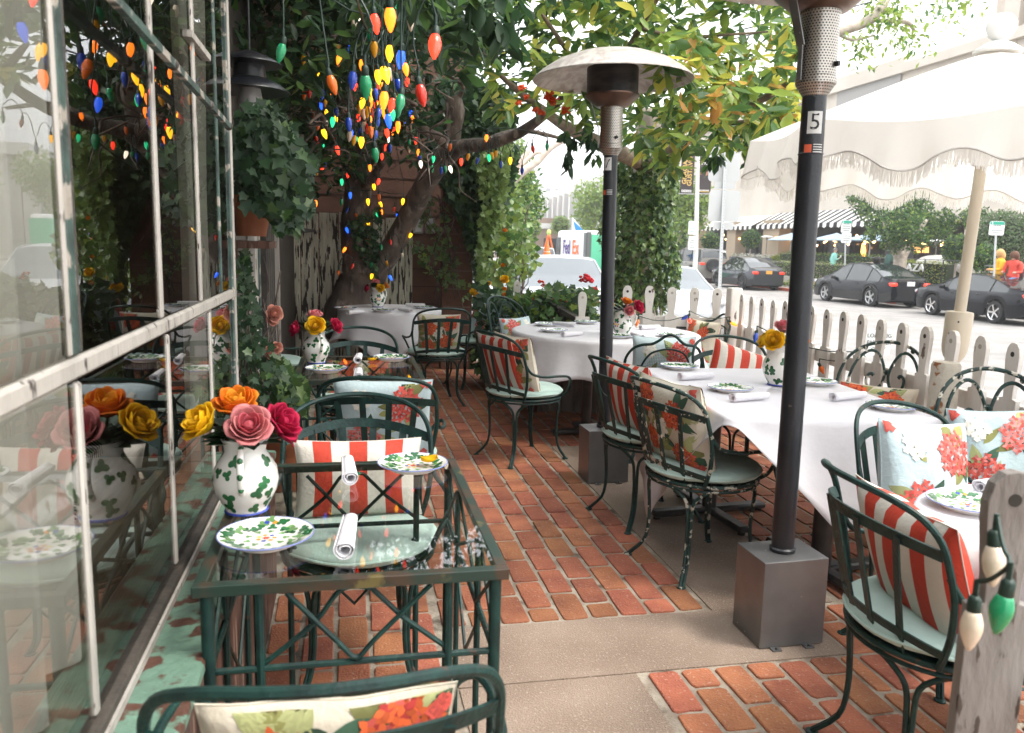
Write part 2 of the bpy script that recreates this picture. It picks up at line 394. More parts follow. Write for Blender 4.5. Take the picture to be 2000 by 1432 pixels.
# hills far off
hill = mat('hill_green', (.10, .12, .07), 1., col2=(.16, .15, .11), scale=.02)
b = MB()
def hf(u, v):
    x = -250+u*1150; y = 620+v*500
    h = 92*math.sin(min(1, v*2.2)*pi/2)*(0.70+.24*math.sin(x*.008+1)+.12*math.sin(x*.021)+.05*math.sin(x*.06))
    return (x, y, h-3+random.uniform(0, 3))
b.grid(hf, 110, 10, hill); b.build('hills', kind='structure')
t = thing('hillside_house', 'white house on the hazy hillside above the office block', 'house', AT(1075, 372, 640))
b = MB(); wht = mat('white_render', (.75, .74, .72), .8); wdk = mat('dark_window', (.03, .035, .04), .1)
b.box((0, 0, -2), (16, 10, 10), wht); b.box((0, 0, 3.4), (17, 11, .8), wht); b.build('wall', t, smooth=False)
b = MB(); b.box((-3, -5.1, 0), (4, .4, 3), wdk); b.box((4, -5.1, 0), (3, .4, 3), wdk); b.build('window', t, smooth=False)

# ============================================================ RESTAURANT BUILDING (left, with the glazed bay)
cream = mat('peeling_cream_paint', (.38, .355, .32), .65, col2=(.24, .225, .20), scale=14, lo=.45, hi=.75, col3=(.05, .04, .035), s3=60, lo3=.63, hi3=.68, bump=.5, bscale=40, stretch=(1, 1, .25))
gteal = mat('peeling_teal_paint', (.045, .085, .072), .65, col2=(.025, .042, .038), scale=12, col3=(.30, .27, .23), s3=20, lo3=.55, hi3=.60, bump=.5)
ledge = mat('worn_green_ledge', (.13, .23, .17), .5, col2=(.10, .17, .13), scale=6, col3=(.085, .038, .025), s3=14, lo3=.52, hi3=.56, bump=.6)
oldwood = mat('rough_brown_timber', (.13, .06, .04), .85, col2=(.06, .03, .022), scale=7, col3=(.32, .22, .17), s3=12, lo3=.62, hi3=.64, bump=1., bscale=25, stretch=(3, 3, .35))
dkwood = mat('dark_timber', (.035, .03, .025), .7, col2=(.06, .05, .04), scale=9, bump=.5)
brownw = mat('brown_painted_block', (.15, .072, .048), .85, col2=(.115, .055, .037), scale=5, bump=.5, bscale=60)
sillw = mat('pale_inner_sill', (.60, .52, .40), .6, col2=(.42, .35, .26), scale=4, stretch=(6, .6, 3), bump=.4)
darkroom = mat('dark_room', (.24, .17, .13), .8)
soffit = mat('cream_soffit', (.42, .38, .30), .8, col2=(.33, .30, .24), scale=3)
GL = glass_mat('window_glass', 1.5, 1.5, (.9, .91, .88))
WX = -.42
bld = thing('restaurant_building', 'old restaurant front on the left with a glazed bay in peeling cream and teal paint', 'building', (-.6, 1.5, 0))
b = MB()
b.box((-.36, 1.0, .275), (.14, 4.3, .55), oldwood)                        # base wall under the bay
b.build('base_wall', bld, world=True, smooth=False)
b = MB(); b.box((-.36, 1.0, .568), (.15, 4.36, .03), ledge, bev=.006)
b.build('ledge', bld, world=True)
b = MB()
b.box((-2.2, 8.0, 1.7), (3.2, .1, 3.4), darkroom); b.box((-4.0, 2, 1.7), (.1, 12, 3.4), darkroom)
b.box((-2.2, -2.5, 1.7), (3.6, .1, 3.4), darkroom); b.box((-2.2, 2.7, -.05), (3.7, 11, .08), darkroom)
b.box((-2.0, 2.7, 2.9), (3.7, 11, .1), soffit)
b.build('room', bld, world=True, smooth=False)
b = MB(); b.box((-.62, 6.05, 1.7), (.10, 5.9, 3.4), dkwood); b.box((-.53, 3.14, 1.5), (.20, .04, 3.0), dkwood)
b.build('side_wall', bld, world=True, smooth=False)
b = MB()
for k in range(12): b.box((-.42, -2.2+k*1.0, 3.12), (1.06, .09, .14), dkwood)
b.box((-.42, 3.3, 3.21), (1.06, 12, .04), soffit); b.box((-1.0, 3.3, 2.95), (.1, 12, .5), soffit)
b.build('shading_eave', bld, world=True, smooth=False)  # eave out of view, added to block sky light over the left side
# ---- bay frame
b = MB()
b.box((WX, .8, 1.21), (.020, 4.62, .034), cream, bev=.006)                  # middle rail
b.box((WX, .8, 2.62), (.06, 4.62, .08), cream, bev=.006)
b.box((WX-.005, .8, .600), (.05, 4.62, .035), dkwood, bev=.004)            # bottom rail
b.box((WX+.02, .8, .592), (.012, 4.6, .016), cream)
for y, w_, mt_ in ((3.095, .022, cream), (3.03, .012, gteal)):
    b.box((WX, y, 1.6), (.022, w_, 2.05), mt_, bev=.005)
b.build('bay_frame', bld, world=True)
for y, w_, mt_ in ((.55, .045, cream), (1.305, .012, cream), (1.330, .034, gteal), (1.353, .010, dkwood), (1.92, .024, cream), (2.42, .026, cream), (2.80, .020, gteal)):
    b = MB(); b.box((WX, y, 1.91), (.014, w_, 1.36), mt_, bev=.004); b.build('upper_mullion', bld, world=True)
for y, w_ in ((.55, .03), (1.33, .022), (1.965, .022), (2.55, .022)):
    b = MB(); b.box((WX, y, .905), (.014, w_, .565), cream, bev=.004); b.build('lower_mullion', bld, world=True)
b = MB(); b.box((WX, 2.5, 1.95), (.03, .3, .018), cream); b.build('glazing_bar', bld, world=True)
ys = [-1.5, .55, 1.345, 1.92, 2.42, 2.80, 3.0]
for i in range(6):
    b = MB(); b.add([(WX+.003, ys[i]+.018, 1.232), (WX+.003, ys[i+1]-.018, 1.232), (WX+.003, ys[i+1]-.018, 2.58), (WX+.003, ys[i]+.018, 2.58)], [(0, 1, 2, 3)], GL)
    b.build('glass_pane', bld, world=True, smooth=False)
ys = [-1.5, .55, 1.33, 1.965, 2.55, 3.06]
for i in range(5):
    b = MB(); b.add([(WX+.003, ys[i]+.016, .62), (WX+.003, ys[i+1]-.016, .62), (WX+.003, ys[i+1]-.016, 1.188), (WX+.003, ys[i]+.016, 1.188)], [(0, 1, 2, 3)], GL)
    b.build('glass_pane', bld, world=True, smooth=False)
# diagonal awning arm outside the glass
b = MB(); a0 = PX(215, -10, WX+.05); a1 = PX(447, 247, WX+.05)
b.beam(a0, a1, .014, .016, gteal)
for f_ in (.36, .72, 1.): 
    p_ = a0.lerp(a1, f_); b.ball(p_, .013, dkwood, 8)
b.build('awning_arm', bld, world=True)
b = MB(); b.box((-.72, .8, .585), (.56, 4.5, .04), sillw); b.box((-1.0, .8, .3), (.04, 4.5, .56), darkroom)
b.build('window_sill', bld, world=True, smooth=False)
# door and trims beyond the bay
b = MB(); b.box((-.545, 4.85, 1.15), (.05, .09, 2.5), cream, bev=.006); b.box((-.545, 5.02, 1.15), (.05, .05, 2.5), gteal, bev=.006); b.box((-.545, 3.3, 1.1), (.05, .05, 2.5), gteal)
b.build('door_trim', bld, world=True)
b = MB()
for k in range(3): b.box((-.53, 5.35+k*.13, 1.15), (.06, .10, 2.4), dkwood, bev=.012)
b.box((-.5, 5.95, 1.15), (.03, .05, 2.5), cream)
b.build('plank_shutter', bld, world=True)
# ---- curtains inside
sheer = mat('sheer_curtain', (.80, .78, .70), .9, trans=.2)
def curtain(y0, y1, x, zt, zb, label, mt_, amp=.03, n=90, gather=0.):
    t = thing('curtain', label, 'curtain', (x, (y0+y1)/2, zb))
    b = MB()
    def f(u, v):
        y = y0+(y1-y0)*u; g_ = 1-gather*math.sin(pi*min(1, v*1.1))**2
        y = (y0+y1)/2+(y-(y0+y1)/2)*g_
        return (x+amp*math.sin(u*38+1.3*math.sin(u*9)+.6*v)+.012*math.sin(u*91), y, zb+(zt-zb)*v)
    b.grid(f, n, 14, mt_); b.build('drape', t, world=True, ang=0)
    b = MB(); b.tube([(x, y0-.03, zt+.01), (x, y1+.03, zt+.01)], .008, dkwood); b.build('curtain_rod', t, world=True)
curtain(.1, 1.46, -.50, 2.55, .66, 'long sheer off-white curtain hanging behind the nearest panes at the left edge', sheer)
curtain(2.62, 3.02, -.5, 2.4, .66, 'narrow gathered sheer curtain at the far end of the bay window', sheer, .02, 50, .35)
# ---- window seat seen through the glass
def stripes_mat(name, c1, c2, f, axis=1):
    if name in MATS: return MATS[name]
    m = mat(name, c1, .85); t = m.node_tree; N = t.nodes; p = N['Principled BSDF']
    tc = N.new('ShaderNodeTexCoord'); sp = N.new('ShaderNodeSeparateXYZ'); mu = N.new('ShaderNodeMath'); mu.operation = 'MULTIPLY'; mu.inputs[1].default_value = f
    fr = N.new('ShaderNodeMath'); fr.operation = 'FRACT'; gt = N.new('ShaderNodeMath'); gt.operation = 'GREATER_THAN'; gt.inputs[1].default_value = .5
    mx = N.new('ShaderNodeMix'); mx.data_type = 'RGBA'; mx.inputs[6].default_value = lin(c1); mx.inputs[7].default_value = lin(c2)
    t.links.new(tc.outputs['Object'], sp.inputs[0]); t.links.new(sp.outputs[axis], mu.inputs[0]); t.links.new(mu.outputs[0], fr.inputs[0]); t.links.new(fr.outputs[0], gt.inputs[0])
    t.links.new(gt.outputs[0], mx.inputs[0]); t.links.new(mx.outputs[2], p.inputs['Base Color']); return m
tick = stripes_mat('ticking_stripe', (.55, .50, .42), (.03, .025, .03), 38)
rtick = stripes_mat('red_ticking_stripe', (.28, .05, .035), (.50, .40, .34), 30)
seatt = mat('teal_bench_paint', (.05, .19, .20), .5)
t = thing('window_seat', 'teal painted bench with a mattress behind the bay window glass', 'bench', (-1.35, 2.2, 0))
b = MB(); b.box((-1.32, 2.0, .22), (.56, 3.4, .44), seatt, bev=.01); b.build('bench_box', t, world=True)
b = MB(); b.box((-1.32, 2.0, .49), (.54, 3.3, .10), tick, bev=.03); b.build('mattress', t, world=True)
def bolster(a, c, r_, mt_, label, cat='cushion', nm='bolster_cushion'):
    a = Vector(a); c = Vector(c); t = thing(nm, label, cat, (a+c)/2, math.atan2((c-a).y, (c-a).x)-pi/2)
    L = (c-a).length; b = MB(); b.grid(lambda u, v: (r_*(1-abs(2*v-1)**6)**.5*math.cos(2*pi*u), (v-.5)*L, r_*(1-abs(2*v-1)**6)**.5*math.sin(2*pi*u)*.9), 20, 20, mt_, wrapu=True)
    b.build('cover', t)
bolster((-1.0, 1.75, .68), (-.86, 2.5, .93), .11, tick, 'black and cream striped bolster leaning up inside the bay window')
bolster((-1.05, 1.25, .62), (-.95, 1.75, .72), .15, rtick, 'plump red and cream striped bolster behind the nearer lower pane')
bolster((-.85, 1.9, .50), (-.80, 2.6, .56), .10, tick, 'striped bolster lying flat on the bench below the leaning one')
bolster((-.80, 1.5, .42), (-.74, 2.0, .46), .12, rtick, 'dark red striped cushion low behind the window sill')
rd = mat('flag_red', (.25, .02, .02), .8); wh = mat('linen_white', (.6, .57, .5), .8)
t = thing('wall_hanging', 'red and white striped cloth hanging high on the inner wall of the room', 'wall hanging', (-2.2, 3.4, 1.9))
b = MB()
for k in range(5): b.box((0, (k-2)*.16, .15), (.015, .16, .9), rd if k % 2 == 0 else wh)
b.build('cloth', t, smooth=False); b = MB(); b.box((.012, 0, .55), (.01, .82, .06), wh); b.build('border', t, smooth=False)

# ---- back wall, gate, boxes
t = thing('back_wall', 'dark brown painted block wall closing off the far end of the patio', 'wall', (.2, 9.3, 0))
b = MB()
yb = 8.95
b.box((.30, yb+.3, 1.8), (2.2, .2, 3.6), brownw); b.box((1.18, yb-.1, 1.1), (.34, .22, 2.2), brownw)
b.build('wall', t, world=True, smooth=False)
b = MB()
for k in range(11): b.box((1.18, yb-.213, .1+k*.2), (.30, .006, .012), mat('block_joint', (.20, .13, .10), .9))
for k in range(15): b.box((.3, yb+.197, .1+k*.2), (2.1, .006, .010), mat('block_joint_dark', (.06, .03, .022), .9))
b.build('mortar_joints', t, world=True, smooth=False)
plank = mat('weathered_white_plank', (.60, .58, .48), .8, col2=(.44, .42, .33), scale=5, col3=(.035, .028, .022), s3=11, lo3=.545, hi3=.57, bump=.7, bscale=30, stretch=(4, 4, .5))
def gate(pxs, ytop, label, y=8.9):
    x0 = PY(pxs[0], 560, y).x; x1 = PY(pxs[-1], 560, y).x
    t = thing('old_plank_gate', label, 'gate', ((x0+x1)/2, y, 0))
    for a_, c_ in zip(pxs[:-1], pxs[1:]):
        xa = PY(a_, 560, y).x; xb = PY(c_, 560, y).x; zt = PY((a_+c_)/2, ytop, y).z+random.uniform(-.02, .02)
        b = MB(); b.box(((xa+xb)/2, y+random.uniform(-.006, .006), zt/2), (xb-xa-.012, .03, zt), plank, bev=.004); b.build('plank', t, world=True)
    b = MB(); b.box(((x0+x1)/2, y+.03, .5), (x1-x0, .03, .12), plank); b.box(((x0+x1)/2, y+.03, 1.35), (x1-x0, .03, .12), plank); b.build('cross_rail', t, world=True, smooth=False)
    return t
g1 = gate((556, 588, 624, 662, 700), 416, 'weathered off-white plank gate with a strap hinge left of the big trunk')
b = MB(); p_ = PY(580, 450, 8.87)
b.prism([(0, -.045), (.26, -.012), (.26, .012), (0, .045)], -.006, .006, mat('rusty_iron', (.09, .08, .08), .6), fr=lambda x, y, z: (p_.x-.08+x, p_.y+z, p_.z+y)); b.build('strap_hinge', g1, world=True, smooth=False)
gate((728, 752, 778, 806), 428, 'weathered off-white plank panel right of the big trunk')
ebx = mat('grey_utility_plastic', (.38, .37, .35), .5)
for px_, lab in ((817, 'grey electrical box on the brown wall beside the gate'), (841, 'grey clear-lidded outlet box, right of the two on the brown wall')):
    p_ = PY(px_, 441, 8.8); t = thing('outlet_box', lab, 'electrical box', p_)
    b = MB(); b.box((0, .02, 0), (.11, .05, .17), ebx, bev=.01); b.build('housing', t)
    b = MB(); b.box((0, -.012, 0), (.085, .02, .14), mat('cloudy_plastic', (.5, .5, .5), .25), bev=.008); b.build('lid', t)
    b = MB(); b.tube([(0, .03, .08), (0, .03, .6)], .01, ebx); b.build('conduit', t)
# ============================================================ FURNITURE
iron = mat('green_iron', (.007, .036, .030), .48, spec=.35, col2=(.004, .020, .018), scale=20, bump=.25, bscale=90, col3=(.06, .035, .025), s3=22, lo3=.66, hi3=.70)
ironw = mat('chipped_green_iron', (.012, .042, .036), .5, spec=.35, col2=(.008, .022, .02), scale=20, bump=.4, bscale=90, col3=(.42, .40, .33), s3=34, lo3=.58, hi3=.60)
ironb = mat('black_iron', (.022, .022, .024), .4, col2=(.04, .035, .03), scale=15, bump=.2)
tealc = mat('teal_canvas', (.47, .62, .565), .85, col2=(.42, .56, .51), scale=5, bump=.35, bscale=60)
def chair_mesh(kind, im):
    """chair facing +x, origin on the floor under the seat centre; returns dict of MB"""
    P = {}
    bx = lambda z, y: -(.12+.27*(z-.44))-.11*(1-(y/.25)**2)
    if kind == 'scroll': half = [(.205, .43), (.235, .52), (.252, .62), (.254, .72), (.242, .80), (.205, .875), (.12, .93), (0, .95)]
    elif kind == 'crown': half = [(.205, .43), (.235, .52), (.255, .62), (.25, .70), (.215, .765), (.165, .795), (.11, .805), (.07, .83), (.035, .86), (0, .872)]
    else: half = [(.205, .43), (.235, .52), (.252, .62), (.252, .70), (.246, .765), (.218, .815), (.16, .845), (.08, .860), (0, .864)]
    hoop = [(bx(z, y), -y, z) for y, z in half]+[(bx(z, y), y, z) for y, z in half[::-1][1:]]
    hoop = smooth_path(hoop, 4); b = MB(); b.tube(hoop, .0092, im, 8); P['back_hoop'] = b
    b = MB()
    if kind == 'slat':
        zs = lambda y: .765-.035*(y/.25)**2
        pts = [(bx(zs(y), y), y, zs(y)) for y in np.linspace(-.246, .246, 15)]
        b.ribbon(pts, [(1, 0, .2)]*15, .032, .005, im)
        P['top_rail'] = b
        for s_ in (-1, 1):
            for sy in (.16, .08):
                pass
        sl = []
        for y in (-.160, -.054, .054, .160):
            q = MB(); pts = [(bx(z, y*(.8+.2*(z-.44)/.3))-.003, y*(.8+.2*(z-.44)/.3), z) for z in np.linspace(.43, zs(y), 7)]
            q.ribbon(pts, [(1, 0, .2)]*7, .026, .005, im); sl.append(q)
        P['slat'] = sl
        q = MB(); pts = [(bx(.50, y)-.004, y, .50-.02*(y/.2)**2) for y in np.linspace(-.225, .225, 11)]; q.ribbon(pts, [(1, 0, .2)]*11, .024, .005, im); P['lower_rail'] = q
    elif kind == 'scroll':
        sl = []
        for s_ in (-1, 1):
            c = [(.205, .46), (.205, .62), (.195, .77), (.16, .86), (.105, .90), (.055, .88), (.020, .815), (.012, .765), (.03, .715), (.07, .70), (.103, .725), (.105, .765), (.085, .78), (.07, .77)]
            q = MB(); pts = smooth_path([(bx(z, y)+.004, s_*y, z) for y, z in c], 4); q.tube(pts, [.0085]*(len(pts)-6)+[.0085, .009, .010, .011, .012, .012], im, 7); sl.append(q)
        P['scroll'] = sl
        q = MB()
        for p_ in ((.0, .79), (.135, .915), (-.135, .915)): q.ball((bx(p_[1], p_[0]), p_[0], p_[1]), .015, im, 8)
        P['collar'] = q
    else:
        c = [(.155, .44), (.168, .56), (.155, .66), (.115, .735), (.06, .765), (0, .775)]
        c = c+[(-y, z) for y, z in c[::-1][1:]]
        q = MB(); q.tube(smooth_path([(bx(z, y), y, z) for y, z in c], 4), .007, im, 7); P['inner_hoop'] = q
        q = MB()
        def inside(y, z): return z < .44+.33*math.sqrt(max(0, 1-(abs(y)/.168)**2.6))
        for k in range(-16, 17):
            y = k*.0102; zz = [z for z in np.arange(.45, .78, .01) if inside(y, z)]
            if len(zz) > 2: q.tube([(bx(z, y), y, z) for z in (zz[0], (zz[0]+zz[-1])/2, zz[-1])], .0009, im, 3, cap=False)
        for k in range(32):
            z = .455+k*.0102; yy = [y for y in np.arange(-.168, .169, .012) if inside(y, z)]
            if len(yy) > 2: q.tube([(bx(z, y), y, z) for y in yy], .0009, im, 3, cap=False)
        P['mesh_panel'] = q
    arms = []
    for s_ in (-1, 1):
        q = MB(); pts = [(bx(.68, .25)+.0, .251, .68), (bx(.62, .25)+.03, .262, .615), (-.06, .285, .592), (.06, .288, .588), (.15, .272, .575), (.20, .238, .53), (.195, .205, .46), (.165, .175, .428)]
        q.tube(smooth_path([(x, s_*y, z) for x, y, z in pts], 4), .0085, im, 8); arms.append(q)
    P['arm'] = arms
    b = MB(); ring = lambda r, z: [(r*math.cos(a), r*math.sin(a), z) for a in np.linspace(0, 2*pi, 40, endpoint=False)]
    b.tube(ring(.245, .428), .0085, im, 7, closed=True); b.tube(ring(.242, .408), .006, im, 6, closed=True)
    b.lathe([(.0, .416), (.236, .418), (.238, .426), (0, .430)], im, 28); P['seat_frame'] = b
    legs = []
    for a in (40, 140, 220, 320):
        q = MB(); ca, sa = math.cos(R(a)), math.sin(R(a)); ro = .31 if a in (140, 220) else .29
        for s_ in (-1, 1):
            a2 = R(a+s_*24); tn = Vector((-sa, ca, 0))*s_
            pts = [Vector((.238*math.cos(a2), .238*math.sin(a2), .412)), Vector((.234*math.cos(R(a+s_*14)), .234*math.sin(R(a+s_*14)), .392)), Vector((.232*ca, .232*sa, .35))+tn*.016, Vector((.226*ca, .226*sa, .27))+tn*.008,
                   Vector((.224*ca, .224*sa, .17))+tn*.007, Vector((.242*ca, .242*sa, .08))+tn*.0065, Vector((ro*ca, ro*sa, .006))+tn*.006]
            q.tube(smooth_path(pts, 3), .0078, im, 7)
        q.lathe([(0, 0), (.019, 0), (.019, .005), (.012, .009), (0, .009)], im, 10, c=(ro*ca, ro*sa, 0)); legs.append(q)
    P['leg'] = legs
    b = MB()
    def cu(u, v):
        a = 2*pi*u; t = v*pi; rr = .252*(abs(math.sin(t))**.42); w_ = 1+.006*math.sin(9*a)+.004*math.sin(17*a+1)
        return (rr*w_*math.cos(a), rr*w_*math.sin(a), .463-.031*math.copysign(abs(math.cos(t))**.8, math.cos(t))*-1+.003*math.sin(a*4+v*6))
    b.grid(cu, 48, 18, tealc, wrapu=True)
    b.tube([((.254*(1+.004*math.sin(9*a)))*math.cos(a), .254*(1+.004*math.sin(9*a))*math.sin(a), .463+.002*math.sin(7*a)) for a in np.linspace(0, 2*pi, 60, endpoint=False)], .0045, tealc, 6, closed=True)
    P['seat_cushion'] = b
    return P
def make_chair(kind, im, label, loc, ang, group):
    t = thing('garden_chair', label, 'chair', loc, R(ang), group)
    for k, q in chair_mesh(kind, im).items():
        for z in (q if isinstance(q, list) else [q]): z.build(k, t)
    return t
GC = 'wrought iron armchairs set around the patio tables'
chairs = [  # kind, x, y, facing deg, label
    ('slat', -.03, 1.28, 90, 'green iron chair in the very front, cut off by the bottom edge'),
    ('slat', .03, 2.53, -90, 'green slat-back chair facing the viewer across the front glass table'),
    ('slat', .14, 3.56, 84, 'green slat-back chair at the near side of the second glass table'),
    ('slat', .05, 4.78, -90, 'green slat-back chair on the far side of the second glass table'),
    ('slat', -.62+.02, 6.35, 40, 'dark iron chair in the shade left of the round table by the old gate'),
    ('slat', .76, 6.92, 97, 'thin slat-back chair at the near side of the round table under the tree'),
    ('slat', 1.22, 7.75, 200, 'chair against the brown wall right of the round table under the tree'),
    ('slat', 1.14, 5.05, 24, 'slat-back chair in mid patio holding a floral and an orange striped pillow'),
    ('scroll', 1.50, 6.62, -52, 'green scroll-back chair on the far left side of the middle round table'),
    ('slat', 1.55, 3.82, 12, 'green chair beside the number 7 heater with a shiny red and white striped pillow'),
    ('crown', 2.06, 5.02, 80, 'brown crown-top chair with a see-through mesh panel behind the square table'),
    ('crown', 2.78, 6.12, 192, 'green crown-top chair at the right end of the middle round table next to the pickets'),
    ('slat', 1.55, 3.19, 14, 'paint-chipped slat-back armchair at the left of the square white table'),
    ('slat', 2.35, 4.35, -90, 'chair on the far side of the square table, mostly hidden by the flower jug'),
    ('scroll', 2.57, 3.46, 222, 'chipped scroll-back chair between the square table and the picket fence'),
    ('slat', 2.00, 2.25, -86, 'slat-back chair with its back to the near side of the square table'),
    ('scroll', 2.46, 2.50, -120, 'scroll-back chair at the right edge beside the rusty post, pale blue hydrangea pillow'),
    ('slat', 1.565, 1.715, -6, 'green slat-back chair in the right foreground seen from behind'),
]
protos = {}; CH = []
for i, (k, x, y, a, lab) in enumerate(chairs):
    im = ironw if i in (12, 14, 16) else iron; key = (k, im.name)
    if key not in protos: protos[key] = make_chair(k, im, lab, (x, y, 0), a, GC); CH.append(protos[key])
    else: CH.append(dup(protos[key], (x, y, 0), R(a), lab, GC))
    CH[-1].scale = (1, .86 if i in (14, 15, 16) else 1, 1)

# ------------------------------------------------------------ pillows
redf = mat('red_fabric', (.52, .045, .020), .75, bump=.3, bscale=80); whf = mat('white_fabric', (.66, .62, .55), .85, bump=.3, bscale=80)
bluef = mat('pale_blue_fabric', (.50, .61, .63), .85, col2=(.44, .55, .58), scale=7, bump=.3, bscale=60); creamf = mat('cream_fabric', (.62, .57, .47), .85, col2=(.56, .50, .40), scale=7, bump=.3, bscale=60)
pet = [mat('petal_coral', (.58, .09, .07), .8, rnd=.35), mat('petal_pink', (.68, .22, .20), .8, rnd=.25), mat('petal_deep', (.40, .035, .03), .8, rnd=.3), mat('petal_white', (.72, .70, .62), .8, rnd=.15), mat('petal_orange', (.62, .11, .03), .8, rnd=.3)]
lfm = [mat('print_leaf_olive', (.22, .22, .07), .8, rnd=.35), mat('print_leaf_dark', (.035, .085, .05), .8, rnd=.4), mat('print_leaf_pale', (.36, .38, .17), .8, rnd=.2)]
def leafpoly(L, w_, a, n=6):
    top = [(L*(k/n), w_*math.sin(pi*(k/n)**.85)*(1-.25*k/n)) for k in range(n+1)]; bot = [(x, -y) for x, y in top[::-1][1:-1]]
    ca, sa = math.cos(a), math.sin(a); return [((x-L/2)*ca-y*sa, (x-L/2)*sa+y*ca) for x, y in top+bot]
def florpoly(r, a, lob=4, n=16, dep=.35):
    return [(r*(1-dep*abs(math.sin(lob/2*(t+a))))*math.cos(t), r*(1-dep*abs(math.sin(lob/2*(t+a))))*math.sin(t)) for t in [2*pi*k/n for k in range(n)]]
def pillow(style, label, chair, w=.42, h=.42, lean=16, off=(-.10, 0), T=.075, rot=0, seed=1, zs=.462, yaw=0, roll=0, group='scatter pillows on the patio chairs'):
    r = random.Random(seed); t = thing('pillow', label, 'pillow', (0, 0, 0), 0, group)
    def base(u, v, side, lift=0.):
        s_, q = 2*u-1, 2*v-1
        th = T*max(0, (1-s_*s_)*(1-q*q))**.42
        y = s_*w/2*(1-.07*(1-q*q)); z = q*h/2*(1-.07*(1-s_*s_))
        x = side*(th+lift)+.004*math.sin(6*s_+3*q+seed)*(1-s_*s_)+.012*abs(q)**3*0
        return Vector((x, y, z))
    b = MB(); nc = 42
    if style in ('stripe', 'stripe2'):
        n_s = 7 if style == 'stripe' else 8
        if style == 'stripe': mf = lambda u, v: redf if int(u*n_s) % 2 == 1 else whf
        else: mf = lambda u, v: redf if int(u*n_s+.5) % 2 == 0 else whf
    else:
        bm_ = bluef if style.startswith('blue') else creamf; mf = lambda u, v: bm_
    for sd_ in (1, -1):
        b.grid(lambda u, v: base(u if sd_ > 0 else 1-u, v, sd_), nc, 20, whf, mfn=(mf if sd_ > 0 else (lambda u, v: mf(1-u, v))))
    if not style.startswith('stripe'):
        for sd_ in (1, -1):
            sf = lambda u, v: base(min(.985, max(.015, u)), min(.985, max(.015, v)), sd_, .0012)
            sf2 = lambda u, v: base(min(.985, max(.015, u)), min(.985, max(.015, v)), sd_, .0024)
            big = [(.30, .30), (.72, .74)] if style.startswith('blue') else [(.30, .70), (.68, .36), (.25, .22), (.78, .82)]
            oth = (.26, .80) if style.startswith('blue') else (.5, .55)
            if r.random() < .5: big = [(1-a, c) for a, c in big]; oth = (1-oth[0], oth[1])
            for (cu_, cv_) in big:
                for _ in range(5 if style.startswith('blue') else 7):
                    a = r.uniform(0, 2*pi); L = r.uniform(.09, .13)
                    b.decal(sf, cu_+math.cos(a)*.19*.42/w, cv_+math.sin(a)*.19*.42/h, [(x/w, y/h) for x, y in leafpoly(L, L*.24, a+r.uniform(-.5, .5))], r.choice(lfm[:3] if style.startswith('blue') else lfm), 3)
                cols = r.choice([(pet[0], pet[1], pet[2]), (pet[0], pet[0], pet[2]), (pet[1], pet[0], pet[0])]) if style.startswith('blue') else r.choice([(pet[4], pet[0], pet[2]), (pet[4], pet[4], pet[0])])
                Rr = .078 if style.startswith('blue') else .062
                for k in range(34):
                    rr = Rr*math.sqrt((k+.5)/34); a = k*2.4
                    ph_ = r.uniform(0, 3)
                    for q4 in range(4):
                        pa = ph_+q4*pi/2; b.decal(sf2, cu_+(rr*math.cos(a)+.0088*math.cos(pa))/w, cv_+(rr*math.sin(a)+.0088*math.sin(pa))/h, [(x/w, y/h) for x, y in leafpoly(.0185, .0075, pa, 3)], cols[0] if (k+q4) % 3 else r.choice(cols[1:]), 1)
                    sf2 = (lambda lift: (lambda u, v: base(min(.985, max(.015, u)), min(.985, max(.015, v)), sd_, lift)))(.0024+.00005*k)
            for k in range(16):
                rr = .045*math.sqrt((k+.5)/16); a = k*2.4
                b.decal(sf2, oth[0]+rr*math.cos(a)/w, oth[1]+rr*math.sin(a)/h, [(x/w, y/h) for x, y in florpoly(.016, r.uniform(0, 3), 5)], pet[3], 1)
            for _ in range(7):
                a = r.uniform(0, 2*pi); u_, v_ = r.uniform(.1, .9), r.uniform(.08, .92)
                b.decal(sf, u_, v_, [(x/w, y/h) for x, y in leafpoly(r.uniform(.06, .11), .016, a)], r.choice(lfm), 2)
            for c_ in ((.04, .95), (.95, .08), (.06, .10)):
                for k in range(6):
                    b.decal(sf2, c_[0]+r.uniform(-.02, .05)*(1 if c_[0] < .5 else -1), c_[1]+r.uniform(-.03, .05)*(1 if c_[1] < .5 else -1), [(x/w, y/h) for x, y in florpoly(.016, 0)], pet[0], 1)
    o = b.build('cover', t, ang=0)
    b = MB(); pts = [base(u, v, 1) for u, v in [(k/16, 0) for k in range(16)]+[(1, k/16) for k in range(16)]+[(1-k/16, 1) for k in range(16)]+[(0, 1-k/16) for k in range(16)]]
    b.tube(pts, .0018, whf if style.startswith('stripe') else (bluef if style.startswith('blue') else creamf), 5, closed=True); b.build('seam', t)
    c = CH[chair]; hh = h/2*math.cos(R(lean))
    Mx = Matrix.Translation(c.location) @ Matrix.Rotation(c.rotation_euler.z, 4, 'Z') @ Matrix.Translation((off[0], off[1], zs+hh-.01)) @ Matrix.Rotation(R(yaw), 4, 'Z') @ Matrix.Rotation(-R(lean), 4, 'Y') @ Matrix.Rotation(R(roll), 4, 'X')
    t.matrix_world = Mx; t.location, q_, _s = Mx.decompose(); t.rotation_euler = q_.to_euler()
    return t
pillow('cream', 'cream floral pillow behind the slats of the front-most chair, cut by the bottom edge', 0, .38, .33, 12, (-.13, 0), seed=3, T=.045, zs=.44)
pillow('stripe', 'red and white striped lumbar pillow standing behind the front glass table', 1, .43, .265, 12, (-.13, .0), seed=4, T=.06, zs=.495)
